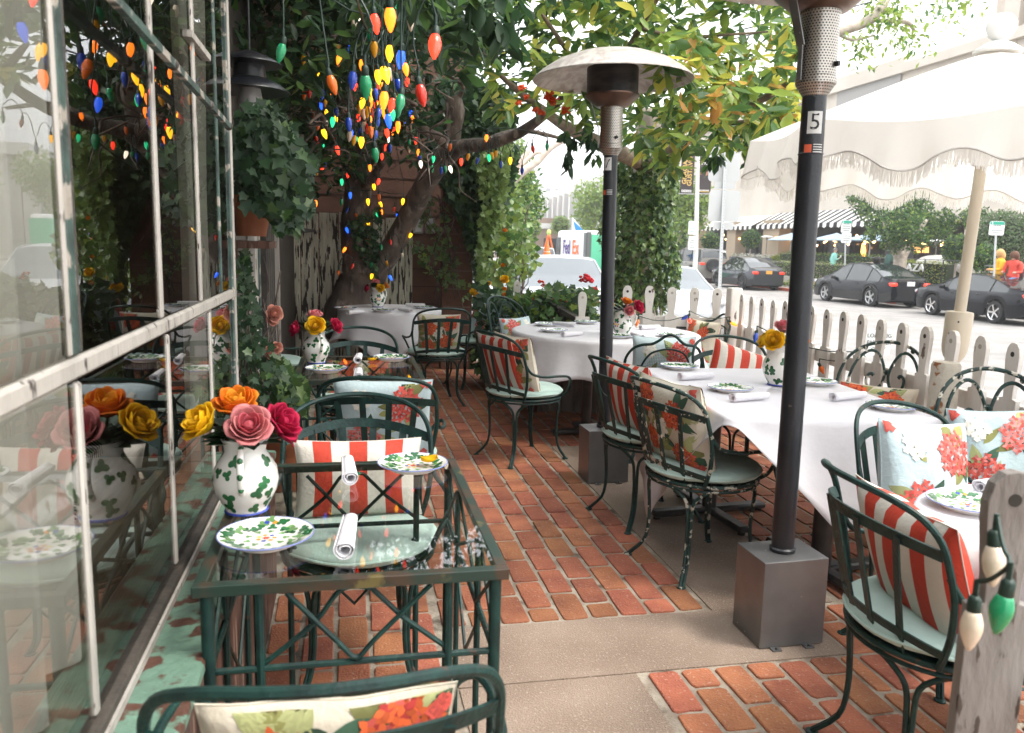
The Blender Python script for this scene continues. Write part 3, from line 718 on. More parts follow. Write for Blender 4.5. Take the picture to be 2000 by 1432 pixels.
pillow('blue', 'pale blue floral pillow half hidden behind the red striped one', 2, .43, .38, 10, (-.12, -.02), seed=5, T=.06)
pillow('cream', 'cream lumbar pillow with orange bloom behind the second glass table', 3, .42, .26, 12, (-.12, .02), seed=6, T=.05)
pillow('cream', 'cream floral pillow tilted in the chair before the round table under the tree', 5, .38, .36, 14, (-.08, 0), seed=7, yaw=-18)
pillow('blue', 'pale blue hydrangea pillow against the brown wall', 6, .40, .40, 14, (-.10, 0), seed=8, roll=8)
pillow('cream', 'cream pillow with orange blossoms in the mid-patio chair', 7, .40, .40, 14, (-.09, -.03), seed=9)
pillow('stripe2', 'orange-red striped pillow wedged behind the cream one in the mid-patio chair', 7, .40, .40, 20, (-.155, .06), seed=10, T=.04)
pillow('blue', 'pale pillow in the scroll-back chair, mostly behind the middle round tablecloth', 8, .40, .34, 14, (-.10, 0), seed=11)
pillow('stripe2', 'shiny red and white striped pillow on edge beside the number 7 heater', 9, .40, .40, 14, (-.12, 0), seed=12)
pillow('blue', 'pale blue floral pillow seen through the mesh chair back', 10, .42, .40, 12, (-.13, 0), seed=13, T=.06)
pillow('cream', 'cream and red blossom pillow in the crown-top chair by the pickets', 11, .40, .38, 12, (-.12, 0), seed=14)
pillow('cream', 'large cream pillow with red blossoms in the paint-chipped armchair', 12, .43, .42, 16, (-.135, .03), seed=16, T=.08)
pillow('stripe2', 'striped pillow leaning behind the flower jug of the square table', 13, .40, .38, 12, (-.10, -.0), seed=17, roll=-18)
pillow('cream', 'cream lumbar pillow with red blooms by the rusty post', 14, .38, .30, 12, (-.12, 0), seed=18)
pillow('blue', 'biggest pale blue pillow with coral hydrangeas facing the viewer', 15, .37, .42, 14, (-.09, -.02), seed=20, T=.08, roll=-5, zs=.44)
pillow('blue', 'pale blue hydrangea pillow at the right edge under the scroll back', 16, .35, .38, 14, (-.10, 0), seed=23, T=.08, roll=5)
pillow('stripe2', 'wide red and white striped pillow in the right foreground chair', 17, .45, .42, 20, (-.09, 0), seed=22, T=.07, zs=.405)

# ------------------------------------------------------------ glass tables
tglass = glass_mat('table_glass', 1.5, 1.2, (.93, .95, .93), .02)
rim = mat('rusty_green_rim', (.012, .030, .022), .4, col2=(.05, .03, .018), scale=9, lo=.5, hi=.6, col3=(.12, .09, .03), s3=12, lo3=.6, hi3=.66)
def glass_table(x0, x1, y0, y1, label):
    cx, cy = (x0+x1)/2, (y0+y1)/2; hx, hy = (x1-x0)/2, (y1-y0)/2; H_ = .74
    t = thing('glass_table', label, 'table', (cx, cy, 0), 0, 'green iron tables with glass tops')
    b = MB(); b.add([(-hx+.012, -hy+.012, H_-.003), (hx-.012, -hy+.012, H_-.003), (hx-.012, hy-.012, H_-.003), (-hx+.012, hy-.012, H_-.003)], [(0, 1, 2, 3)], tglass); b.build('glass_top', t, smooth=False)
    b = MB()
    for s_ in (-1, 1):
        b.box((0, s_*(hy-.013), H_-.012), (2*hx, .026, .024), rim); b.box((s_*(hx-.013), 0, H_-.0125), (.0255, 2*hy-.052, .0235), rim)
    b.build('top_frame', t, smooth=False, bev=.002)
    lx, ly = hx-.025, hy-.025
    for sx in (-1, 1):
        for sy in (-1, 1):
            b = MB(); b.tube([(sx*lx, sy*ly, 0), (sx*lx, sy*ly, H_-.026)], .0135, iron, 10); b.lathe([(0, 0), (.02, 0), (.02, .01), (0, .01)], iron, 10, c=(sx*lx, sy*ly, 0)); b.build('leg', t)
    zr, ix = .545, lx-.10
    for sy in (-1, 1):     # end panels
        y = sy*ly; b = MB()
        b.tube([(-lx, y, zr), (lx, y, zr)], .0075, iron, 7)
        for sx in (-1, 1): b.tube([(sx*ix, y, 0.012), (sx*ix, y, H_-.026)], .0095, iron, 8)
        top = H_-.03
        b.tube(smooth_path([(-ix+.005, y+.002, zr+.008), (-ix*.45, y+.002, zr+.09), (-.03, y+.002, top-.004), (.03, y+.002, top-.004)], 4), .006, iron, 6)
        b.tube(smooth_path([(-ix*.72, y-.006, top-.002), (-ix*.2, y-.006, zr+.05), (0, y-.006, zr+.012), (ix*.2, y-.006, zr+.05), (ix*.80, y-.006, top-.002)], 4), .006, iron, 6)
        b.tube([(.03, y+.002, top-.004), (ix*.5, y+.002, zr+.09), (ix, y+.002, zr+.012)], .006, iron, 6)
        b.tube([(-ix, y, zr-.05), (0, y, zr-.26), (ix, y, zr-.05)], .006, iron, 6)
        b.build('lattice_panel', t)
    for sx in (-1, 1):
        x = sx*lx; b = MB(); iy = ly*.45
        b.tube([(x, -ly, zr), (x, ly, zr)], .0075, iron, 7)
        for k in (-1, 1): b.tube([(x, k*iy, .012), (x, k*iy, H_-.026)], .008, iron, 8)
        for q in ((-ly, -iy), (-iy, iy), (iy, ly)):
            b.tube([(x+.003, q[0]+.01, zr+.01), (x+.003, q[1]-.01, H_-.035)], .005, iron, 6); b.tube([(x-.005, q[0]+.01, H_-.035), (x-.005, q[1]-.01, zr+.01)], .005, iron, 6)
        b.tube([(x, -iy, zr-.05), (x, 0, zr-.22), (x, iy, zr-.05)], .005, iron, 6)
        b.build('side_lattice', t)
    return t
glass_table(-.305, .33, 1.55, 2.42, 'green iron table with a glass top set for two in the left foreground')
glass_table(-.27, .375, 3.88, 4.70, 'second green iron glass-topped table beyond the striped pillow')

# ------------------------------------------------------------ clothed tables
cloth = mat('white_tablecloth', (.66, .65, .68), .9, col2=(.61, .60, .63), scale=3, bump=.45, bscale=11)
def pedestal(t, x, y, H_=.72, feet=.30, r_=.038, ang=0.):
    b = MB(); b.tube([(x, y, .05), (x, y, H_)], r_, ironb, 16); b.build('column', t, world=True)
    b = MB()
    for k in range(4):
        a = ang+k*pi/2; d = Vector((math.cos(a), math.sin(a), 0))
        b.box(Vector((x, y, .032))+d*feet/2, (feet, .07, .035), ironb, rz=a, bev=.01)
        b.lathe([(0, 0), (.02, 0), (.02, .016), (0, .016)], ironb, 10, c=Vector((x, y, 0))+d*(feet-.03))
    b.build('base', t, world=True)
def cloth_mesh(outline, drop, n, amp, folds, seed=0, zt=.755, flare=.06, rows=12):
    """outline(t)->(x,y) of the table edge, drop(t)->hem length"""
    r = random.Random(seed); b = MB(); ph = [r.uniform(0, 6.3) for _ in range(4)]
    O = [Vector((*outline(k/n), 0)) for k in range(n)]
    def pt(i, v):   # v 0..1 top, 1..2 drop
        p = O[i % n]; q = (O[(i+1) % n]-O[i-1]).normalized(); nn = Vector((q.y, -q.x, 0)); t = (i % n)/n
        if v <= 0: return p*(1+v)+Vector((0, 0, zt))
        D = drop(t); s_ = v*D
        e = .014; a = min(s_/e, pi/2) if s_ < e*pi/2 else pi/2
        outw = e*math.sin(a); dz = e*(1-math.cos(a))+max(0, s_-e*pi/2)
        k = (v**1.3)*amp*min(1., D/.25)
        wv = math.sin(folds*2*pi*t+ph[0]+.8*math.sin(3*2*pi*t+ph[1]))*.6+.4*math.sin((folds*1.7//1)*2*pi*t+ph[2])
        outw += k*(wv+.6)+flare*v*v*min(1., D/.3)
        return p+nn*outw+Vector((0, 0, zt-dz))
    vs = []; fs = []
    lv = [-.999, -.7, -.4, -.15, -.03, 0]+[(j/rows)**1.25 for j in range(1, rows+1)]
    for v in lv:
        for i in range(n): vs.append(pt(i, v))
    for j in range(len(lv)-1):
        for i in range(n): fs.append((j*n+i, j*n+(i+1) % n, (j+1)*n+(i+1) % n, (j+1)*n+i))
    b.add(vs, fs, cloth); return b
def cloth_thing(label, loc, rz, outline, drop, n=160, amp=.03, folds=9, seed=0, **k):
    t = thing('tablecloth', label, 'tablecloth', loc, rz, 'white tablecloths')
    cloth_mesh(outline, drop, n, amp, folds, seed, **k).build('cloth', t, solid=.0012, ang=0)
    return t
def circ(r_): return lambda t: (r_*math.cos(2*pi*t), r_*math.sin(2*pi*t))
def rectout(hx, hy, rc=.02):
    Pp = []
    for (sx, sy, a0) in ((1, 1, 0), (-1, 1, 90), (-1, -1, 180), (1, -1, 270)):
        for k in range(5): a = R(a0+k*22.5); Pp.append((sx*(hx-rc)+rc*math.cos(a), sy*(hy-rc)+rc*math.sin(a)))
    Pp.append(Pp[0]); L = [0]
    for a, c in zip(Pp[:-1], Pp[1:]): L.append(L[-1]+math.hypot(c[0]-a[0], c[1]-a[1]))
    def f(t):
        s_ = (t % 1)*L[-1]
        for k in range(len(L)-1):
            if s_ <= L[k+1]+1e-9: q = (s_-L[k])/max(1e-9, L[k+1]-L[k]); return (Pp[k][0]+(Pp[k+1][0]-Pp[k][0])*q, Pp[k][1]+(Pp[k+1][1]-Pp[k][1])*q)
        return Pp[-1]
    return f
def table_under(label, x, y, kind, hx, hy=0, rz=0):
    t = thing('dining_table', label, 'table', (x, y, 0), 0, 'dining tables under white cloths')
    b = MB()
    if kind == 'round': b.lathe([(0, .725), (hx-.01, .725), (hx-.004, .735), (hx-.004, .748), (0, .748)], dkwood, 40, c=(x, y, 0))
    else: b.box((x, y, .735), (2*hx-.01, 2*hy-.01, .025), dkwood, rz=rz)
    b.build('table_top', t, world=True); return t
# round table under the tree
t = table_under('round table standing right in front of the big tree trunk', .40, 7.86, 'round', .49); pedestal(t, .40, 7.86, feet=.28)
def sqdrop(half, outl, ang):
    ca, sa = math.cos(ang), math.sin(ang)
    def f(t):
        x, y = outl(t); L = math.hypot(x, y); ux, uy = x/L, y/L; a, c = abs(ux*ca+uy*sa), abs(-ux*sa+uy*ca); return max(.02, half/max(a, c)-L)
    return f
o_ = circ(.49); cloth_thing('white cloth with pointed corners on the round table under the tree', (.40, 7.86, 0), 0, o_, sqdrop(.76, o_, R(38)), amp=.035, folds=8, seed=2)
t = table_under('large round table in the middle of the patio by the flower bed', 1.97, 5.90, 'round', .72); pedestal(t, 1.75, 5.6, feet=.26); 
o_ = circ(.72); cloth_thing('white cloth on the large round table in the middle, hanging in soft folds', (1.97, 5.90, 0), 0, o_, sqdrop(.99, o_, R(-28)), amp=.035, folds=11, seed=5, n=200)
# square table right
RZ = R(-5); tx, ty = 1.985, 3.43
t = table_under('square table to the right, between the two heaters', tx, ty, 'rect', .44, .63, RZ); pedestal(t, 1.90, 3.80, feet=.34, ang=.1); pedestal(t, 2.04, 2.98, feet=.36, ang=.1, r_=.045)
o_ = rectout(.445, .635)
def dd(t):
    x, y = o_(t); return max(.035, 1.10-abs(x)-abs(y))
cloth_thing('white cloth laid cornerwise on the square table, its points hanging low at the sides', (tx, ty, 0), RZ, o_, dd, n=240, amp=.010, folds=14, seed=3, flare=.10)
t = table_under('small round table cut off by the right edge in the foreground', 1.85, 1.63, 'round', .36); pedestal(t, 1.85, 1.63, feet=.25); t.scale = (1, 1, .962)
o_ = circ(.365); cloth_thing('white cloth on the small round table at the right edge in the foreground', (1.85, 1.63, 0), 0, o_, lambda t: .24+.03*math.sin(8*pi*t), n=140, amp=.02, folds=9, seed=9, flare=.01, zt=.73)

# ------------------------------------------------------------ crockery
cer = mat('white_glaze', (.74, .73, .69), .12, coat=.4); cgreen = mat('glaze_green', (.02, .12, .04), .15, rnd=.4, coat=.3); cblue = mat('glaze_blue', (.03, .06, .35), .2)
corange = mat('glaze_orange', (.75, .28, .03), .2); cred = mat('glaze_red', (.5, .08, .04), .2); cyel = mat('glaze_yellow', (.75, .55, .05), .2); cpale = mat('glaze_pale_green', (.14, .28, .10), .2, rnd=.3)
def clover(s_, a):
    pts = []
    for k in range(24):
        t = 2*pi*k/24; pts.append((s_*(.42+.58*abs(math.cos(1.5*(t+a))))*math.cos(t), s_*(.42+.58*abs(math.cos(1.5*(t+a))))*math.sin(t)))
    return pts
def make_plate(seed):
    r = random.Random(seed); P = {}
    prof = [(0, .004), (.058, .004), (.062, .0), (.068, .0), (.072, .006), (.104, .019), (.1055, .021), (.104, .0225), (.074, .0115), (.064, .0085), (0, .0085)]
    b = MB(); b.lathe(prof, cer, 40); P['dish'] = b
    zr = lambda rr: .0085 if rr < .064 else (.0085+(rr-.064)*.3 if rr < .074 else .0115+(rr-.074)*.367)
    sf = lambda lift: (lambda u, v: Vector((u, v, zr(math.hypot(u, v))+lift)))
    b = MB()
    for k in range(44):
        a = k*2*pi/44*2.03; rr = r.uniform(.060, .094); s_ = r.uniform(.010, .015)
        b.decal(sf(.0006+k*.00002), rr*math.cos(a), rr*math.sin(a), clover(s_, r.uniform(0, 3)), cgreen if k % 3 else cpale, 2)
    for k in range(9):
        a = k*2*pi/9; b.decal(sf(.0006), .042*math.cos(a), .042*math.sin(a), clover(.009, k), cpale, 1)
    for k in range(7):
        a = k*2*pi/7; b.decal(sf(.0007), .018*math.cos(a), .018*math.sin(a), florpoly(.007, 0, 5), (corange, cblue, corange, cyel)[k % 4], 1)
    b.decal(sf(.0009), 0, 0, florpoly(.010, 0, 6), cred, 1); b.decal(sf(.0008), .012, .083, florpoly(.008, 0, 5), corange, 1); b.decal(sf(.0008), -.006, .084, florpoly(.008, 0, 5), cblue, 1)
    P['painted_pattern'] = b
    b = MB(); b.tube([(.1045*math.cos(a), .1045*math.sin(a), .0215) for a in np.linspace(0, 2*pi, 48, endpoint=False)], .0017, mat('glaze_rim_blue', (.18, .22, .48), .2), 6, closed=True); P['rim'] = b
    return P
plp = None
def plate(px, py, label, z=.757, rz=0., sc_=1.):
    global plp
    p_ = G(px, py, z+.01); loc = (p_.x, p_.y, z)
    if plp is None:
        plp = thing('plate', label, 'plate', loc, rz, 'hand painted plates')
        for k, q in make_plate(3).items(): q.build(k, plp)
        return plp
    return dup(plp, loc, rz, label)
TG = .7405; TC = .7565
plate(520, 1050, 'plate with a green leaf rim at the near left of the front glass table', TG)
plate(806, 909, 'plate at the far right of the front glass table, yellow petal on it', TG, 2.2)
plate(637, 722, 'plate at the near left of the second glass table', TG, .7)
plate(765, 700, 'plate at the far right of the second glass table', TG, 1.7)
plate(675, 603, 'plate at the left side of the round table under the tree', TC, .3)
plate(748, 607, 'plate in front of the jug on the round table under the tree', TC, 2.9)
plate(828, 601, 'plate at the right side of the round table under the tree', TC, 4)
plate(1082, 646, 'plate nearest the left edge of the middle round table', TC, .9)
plate(1068, 634, 'plate at the far left of the middle round table next to the scroll-back chair', TC, 1.9)
plate(1145, 630, 'plate at the back of the middle round table left of the heater pole', TC, 2.3)
plate(1206, 657, 'plate just right of the heater pole on the middle round table', TC, 3)
plate(1310, 655, 'plate at the right of the middle round table behind the mesh chair', TC, 5)
plate(1327, 717, 'plate at the far left corner of the square table', TC, 3.6)
plate(1426, 760, 'plate at the near left side of the square table', TC, 4.4)
plate(1592, 747, 'plate right of the flower jug on the square table', TC, .2)
plate(1742, 795, 'plate at the near right corner of the square table above the hydrangea pillow', TC, 5.2)
plate(1890, 985, 'plate on the small round table at the right edge', TC-.025, 5.8)
# rolled napkins
napm = mat('white_napkin', (.72, .71, .74), .95, bump=.4, bscale=120)
def make_napkin():
    b = MB(); L = .20; n = 40
    def f(u, v):
        th = u*2*pi*2.1; rr = .009+.0145*(u**.8)+.001*math.sin(3*th); cone = 1-.22*v
        return Vector(((v-.5)*L, rr*math.cos(th)*cone, .0225+rr*math.sin(th)*cone*.9))
    b.grid(f, n, 8, napm)
    return b
npp = None
def napkin(a, c, label, z, k=1.):
    global npp
    pa, pb = G(*a, z+.02), G(*c, z+.02); mid = (pa+pb)/2; ang = math.atan2((pb-pa).y, (pb-pa).x)
    loc = (mid.x, mid.y, z)
    if npp is None:
        npp = thing('rolled_napkin', label, 'napkin', loc, ang, 'white rolled napkins'); make_napkin().build('roll', npp, solid=.0022)
    else: dup(npp, loc, ang, label)
napkin((668, 1100), (688, 998), 'rolled white napkin nearest the viewer on the front glass table', TG)
napkin((686, 946), (678, 890), 'rolled white napkin at the far side of the front glass table', TG)
napkin((700, 738), (701, 722), 'rolled napkin nearer the viewer on the second glass table', TG)
napkin((698, 706), (703, 693), 'rolled napkin at the far side of the second glass table', TG)
napkin((670, 612), (718, 608), 'napkin left of the jug on the round table under the tree', TC)
napkin((808, 608), (775, 603), 'napkin right of the jug on the round table under the tree', TC)
napkin((832, 597), (790, 595), 'napkin farthest back on the round table under the tree', TC)
napkin((1090, 654), (1145, 650), 'napkin at the near left of the middle round table', TC)
napkin((1125, 635), (1078, 631), 'napkin at the back left of the middle round table', TC)
napkin((1262, 662), (1228, 650), 'slanted napkin right of the heater pole on the middle round table', TC)
napkin((1246, 640), (1292, 638), 'napkin at the back right of the middle round table', TC)
napkin((1328, 736), (1392, 733), 'napkin at the far left of the square table', TC)
napkin((1424, 778), (1505, 772), 'napkin beside the near left plate of the square table', TC)
napkin((1614, 777), (1700, 770), 'napkin at the right side of the square table', TC)
napkin((1925, 950), (1985, 940), 'napkin at the far side of the small round table at the right edge', TC-.025)
# jugs
def make_jug(seed=2, hdl=-90):
    r = random.Random(seed); P = {}
    prof = [(0, .002), (.046, .002), (.050, .004), (.049, .012), (.060, .030), (.074, .058), (.079, .085), (.074, .115), (.058, .142), (.049, .158), (.052, .176), (.060, .192)]
    rad = lambda z: float(np.interp(z, [p[1] for p in prof[3:]], [p[0] for p in prof[3:]]))
    b = MB(); sp = lambda a, z: 1+(.22*math.exp(-((((a-R(hdl+180)) + pi) % (2*pi)-pi)/.35)**2)*max(0, (z-.15)/.04) if z > .15 else 0)
    full = prof+[(.056, .192), (.047, .176), (.045, .158), (.053, .14), (.06, .11), (0, .10)]
    b.lathe(full, cer, 40, rfn=sp); P['body'] = b
    sf = lambda lift: (lambda u, v: Vector(((rad(v)*sp(u, v)+lift)*math.cos(u), (rad(v)*sp(u, v)+lift)*math.sin(u), v)))
    b = MB(); k = 0
    for zc in (.03, .058, .086, .114, .14):
        n = 9 if zc < .13 else 7
        for q in range(n):
            if r.random() < .24: continue
            a = 2*pi*(q+.5*(k % 2))/n+r.uniform(-.15, .15); z = zc+r.uniform(-.008, .008); s_ = r.uniform(.0135, .019); k += 1
            b.decal(sf(.0008), a, z, [(x/rad(z), y) for x, y in clover(s_, r.uniform(0, 6))], cgreen, 2)
    fa = R(hdl+180+60)
    for q in range(6): a = q*pi/3; b.decal(sf(.001), fa+.016*math.cos(a)/.075, .085+.016*math.sin(a), [(x/.075, y) for x, y in florpoly(.008, 0, 5)], (corange, cblue, cred)[q % 3], 1)
    b.decal(sf(.0012), fa, .085, [(x/.075, y) for x, y in florpoly(.009, 0, 5)], cyel, 1)
    P['painted_clovers'] = b
    b = MB(); b.tube([(.0500*math.cos(a), .0500*math.sin(a), .006) for a in np.linspace(0, 2*pi, 40, endpoint=False)], .0035, cblue, 6, closed=True); P['base_ring'] = b
    h = Vector((math.cos(R(hdl)), math.sin(R(hdl)), 0)); b = MB()
    pts = smooth_path([h*.052+Vector((0, 0, .176)), h*.075+Vector((0, 0, .178)), h*.098+Vector((0, 0, .155)), h*.105+Vector((0, 0, .12)), h*.09+Vector((0, 0, .085)), h*.077+Vector((0, 0, .07))], 4)
    b.tube(pts, .0085, cer, 10)
    for i in (4, 8, 12, 16): b.ball(pts[i]+h*.004, .0075, cgreen, 8, (1, 1, 1.3))
    P['handle'] = b
    return P
jp = None
def jug(x, y, z, rz, label, s_=1.):
    global jp
    if jp is None:
        jp = thing('flower_jug', label, 'jug', (x, y, z), rz, 'painted ceramic jugs')
        for k, q in make_jug().items(): q.build(k, jp)
        jp.scale = (s_,)*3; return jp
    o = dup(jp, (x, y, z), rz, label); o.scale = (s_,)*3; return o
# roses
def rose_mesh(inner, outer, seed, R_=.046):
    r = random.Random(seed); b = MB()
    b.ball((0, 0, R_*.55), R_*.32, inner, 10, (1, 1, 1.5))
    lay = [(3, .32, 1.0, .06), (4, .48, 1.06, .12), (5, .64, 1.06, .22), (5, .80, 1.0, .42), (5, .92, .86, .80)]
    for li, (n, rr, hh, flare) in enumerate(lay):
        for k in range(n):
            a0 = 2*pi*k/n+li*.8+r.uniform(-.15, .15); wd = 2*pi/n*.78; hk = hh*r.uniform(.93, 1.06)
            def f(u, v, a0=a0, wd=wd, rr=rr, hk=hk, flare=flare):
                a = a0+(u-.5)*2*wd*(.35+.65*math.sin(pi*min(1, .25+v*.75)))*.9
                e = v**.8; rad_ = R_*rr*(.15+.85*math.sin(pi/2*min(1, e*1.15)))+R_*flare*.32*v**4
                z = R_*(1.25*hk*e-.25*flare*v**5)-R_*.10*(abs(u-.5)*2)**2*v
                return Vector((rad_*math.cos(a), rad_*math.sin(a), z))
            b.grid(f, 7, 6, outer if li > 1 else inner)
    return b
def pm(n, c, c2): return mat('rose_'+n, c, .55, col2=c2, scale=30, lo=.3, hi=.75, trans=.35, bump=.35, bscale=60, spec=.2, rnd=.16)
ROSE = {'yellow': (pm('yellow_in', (.72, .40, .01), (.75, .46, .01)), pm('yellow', (.80, .50, .01), (.72, .42, .01))), 'orange': (pm('orange_in', (.80, .35, .02), (.8, .3, .02)), pm('orange', (.80, .30, .02), (.72, .08, .01))),
        'pink': (pm('pink_in', (.62, .14, .17), (.6, .12, .16)), pm('pink', (.66, .22, .24), (.68, .30, .28))), 'magenta': (pm('magenta_in', (.45, .012, .06), (.4, .01, .05)), pm('magenta', (.50, .015, .07), (.42, .01, .05))),
        'peach': (pm('peach_in', (.60, .25, .18), (.6, .3, .22)), pm('peach', (.62, .33, .25), (.6, .22, .16)))}
leafd = mat('dark_leaf', (.015, .045, .018), .4, rnd=.4); stemm = mat('green_stem', (.05, .10, .03), .5)
rosecache = {}
def rose_obj(col, par, loc, tilt, s_=1., seed=0):
    key = (col, seed % 2)
    if key not in rosecache:
        o = rose_mesh(*ROSE[col], seed).build(col+'_rose', par, solid=.0008, ang=0); rosecache[key] = o.data
    else:
        o = bpy.data.objects.new(col+'_rose', rosecache[key]); COL.objects.link(o); o.parent = par
        q = o.modifiers.new('s', 'SOLIDIFY'); q.thickness = .0008
    o.location = loc; o.scale = (s_,)*3; o.rotation_euler = Vector(tilt).to_track_quat('Z', 'Y').to_euler()
    return o
def bouquet(x, y, z, items, label):
    t = thing('rose_bouquet', label, 'flowers', (x, y, z), 0, 'rose bouquets in painted jugs')
    for i, (col, dx, dy, dz, tl, s_) in enumerate(items): rose_obj(col, t, (dx, dy, dz), tl, s_, i)
    b = MB()
    for (col, dx, dy, dz, tl, s_) in items: b.tube([(dx*.1, dy*.1, -.10), (dx*.6, dy*.6, dz*.4), (dx, dy, dz+.004)], .0028, stemm, 6)
    b.build('stems', t); n = 46; a = RNG.uniform(0, 2*pi, n); e = RNG.uniform(.1, 1.0, n)
    pos = np.stack([.028*np.cos(a), .028*np.sin(a), RNG.uniform(-.012, .03, n)], 1)+np.array([x, y, z]); d = np.stack([np.cos(a), np.sin(a), e-.1], 1)
    leaves('leaves', pos, d, np.stack([-np.cos(a)*.5, -np.sin(a)*.5, np.ones(n)], 1), RNG.uniform(.055, .085, n), .045, leafd, t)
    return t
jug(-.252, 1.99, TG, 0, 'large white jug painted with green clovers, handle to the viewer, on the front glass table')
bouquet(-.252, 1.99, TG+.19, [('yellow', -.075, -.02, .028, (-.75, -.45, .7), 1.0), ('orange', -.018, .012, .055, (-.05, -.35, 1), 1.08), ('pink', .015, -.05, .022, (.15, -.85, .8), 1.06), ('magenta', .068, -.005, .02, (.75, -.3, .6), 1.02), ('magenta', .075, .03, .0, (.9, .1, .2), .8)],
        'bouquet of yellow, orange, pink and magenta roses closest to the viewer, in the front jug')
jug(-.175, 4.42, TG, .35, 'clover-painted jug on the second glass table', .95)
bouquet(-.175, 4.42, TG+.18, [('magenta', -.085, -.01, .005, (-.9, -.4, .3), .85), ('pink', -.005, .03, .055, (0, -.1, 1), .9), ('yellow', .0, -.045, .02, (0, -.95, .5), 1.05), ('magenta', .085, -.01, .015, (.8, -.4, .5), .9)], 'bouquet with one big yellow rose between magenta roses on the second glass table')
jug(.283, 7.95, TC, 2.2, 'clover-painted jug with its handle to the right on the round table under the tree', 1.02)
bouquet(.283, 7.95, TC+.19, [('yellow', .02, -.06, -.005, (.1, -.95, .4), .85), ('pink', -.02, .0, .03, (0, -.3, 1), .9), ('orange', .07, 0, .01, (.7, -.3, .6), .7), ('magenta', -.08, 0, -.01, (-.9, -.3, .3), .8)], 'small bouquet with a yellow rose on the round table under the tree')
jug(2.02, 5.66, TC, 1.2, 'clover-painted jug half hidden by the number 7 heater pole', 1.0)
bouquet(2.02, 5.66, TC+.18, [('magenta', .085, -.03, .02, (.6, -.7, .5), 1.1), ('pink', .02, -.06, .0, (.1, -.9, .4), .85), ('orange', .03, .02, .045, (.2, -.3, 1), .9), ('yellow', -.08, 0, .02, (-.8, -.4, .4), .8), ('magenta', -.09, .03, .05, (-.5, -.4, .8), .8)], 'bouquet behind the number 7 heater pole on the middle table')
jug(2.09, 3.52, TC, 2.9, 'white jug with a cluster of green clovers on the square table', 1.08)
bouquet(2.09, 3.52, TC+.20, [('yellow', -.07, -.045, .02, (-.6, -.8, .5), 1.05), ('pink', .01, .02, .06, (0, -.3, 1), 1.0), ('orange', .06, -.03, .03, (.5, -.7, .6), .95), ('yellow', -.05, .04, .01, (-.8, 0, .4), .8)], 'bouquet of yellow, pink and orange roses on the square table')
# petals fallen on the tables
for px_, py_, z_, lab in ((838, 905, TG+.018, 'orange-yellow petal lying in the far plate of the front glass table'), (727, 706, TG+.002, 'yellow petal beside the far plate of the second glass table')):
    p_ = G(px_, py_, z_); t = thing('fallen_petal', lab, 'petal', p_, .4)
    b = MB(); b.grid(lambda u, v: ((u-.5)*.055, (v-.5)*.03*(1-(2*u-1)**2)**.5*1.6, .004+.02*(u-.5)**2*4*.4+.012*(v-.5)**2*4), 8, 5, ROSE['yellow'][1]); b.build('petal_blade', t, solid=.0008)
# terracotta pot behind the front jug
terra = mat('terracotta', (.36, .13, .055), .8, col2=(.30, .10, .045), scale=6, bump=.3); soil = mat('soil', (.03, .02, .014), .95, bump=1.)
# ============================================================ HEATERS, FENCE, UMBRELLA
steel = mat('brushed_steel', (.23, .23, .23), .40, .7, col2=(.16, .16, .16), scale=5, lo=.35, hi=.7, bump=.05, bscale=200, col3=(.5, .48, .44), s3=60, lo3=.70, hi3=.72)
domem = mat('dusty_aluminium', (.50, .46, .42), .5, .6, col2=(.36, .31, .28), scale=5, stretch=(4, 4, .5))
blk = mat('black_powdercoat', (.008, .010, .014), .32, col2=(.016, .018, .022), scale=6, bump=.15, bscale=120, col3=(.16, .14, .12), s3=18, lo3=.73, hi3=.75)
sticker = mat('white_sticker', (.55, .55, .53), .6); orsm = mat('orange_sticker', (.6, .10, .04), .6); inkm = mat('black_ink', (.01, .01, .012), .6)
def perf_mat():
    if 'perforated_steel' in MATS: return MATS['perforated_steel']
    m = mat('perforated_steel', (.42, .39, .35), .35, .9); t = m.node_tree; N = t.nodes; Lk = t.links; p = N['Principled BSDF']
    uv = N.new('ShaderNodeTexCoord'); mp = N.new('ShaderNodeMapping'); mp.inputs['Scale'].default_value = (1, 1, 1); Lk.new(uv.outputs['Object'], mp.inputs[0])
    sp = N.new('ShaderNodeSeparateXYZ'); Lk.new(mp.outputs[0], sp.inputs[0])
    def M_(op, a, c=None):
        n = N.new('ShaderNodeMath'); n.operation = op
        for i, q in enumerate((a, c)):
            if q is None: continue
            if isinstance(q, (int, float)): n.inputs[i].default_value = q
            else: Lk.new(q, n.inputs[i])
        return n.outputs[0]
    ang = M_('MULTIPLY', M_('ARCTAN2', sp.outputs[1], sp.outputs[0]), 38/(2*pi)); zz = M_('MULTIPLY', sp.outputs[2], 1/.0085)
    row = M_('MULTIPLY', M_('MODULO', M_('FLOOR', zz), 2), .5); fx_ = M_('SUBTRACT', M_('FRACT', M_('ADD', M_('ADD', ang, 100), row)), .5); fz = M_('SUBTRACT', M_('FRACT', zz), .5)
    d = M_('SQRT', M_('ADD', M_('MULTIPLY', fx_, fx_), M_('MULTIPLY', fz, fz))); hole = M_('LESS_THAN', d, .29)
    mx = N.new('ShaderNodeMix'); mx.data_type = 'RGBA'; mx.inputs[6].default_value = (.42, .39, .35, 1); mx.inputs[7].default_value = (.01, .01, .01, 1)
    Lk.new(hole, mx.inputs[0]); Lk.new(mx.outputs[2], p.inputs['Base Color']); s = M_('SUBTRACT', .9, M_('MULTIPLY', hole, .9)); Lk.new(s, p.inputs['Metallic'])
    return m
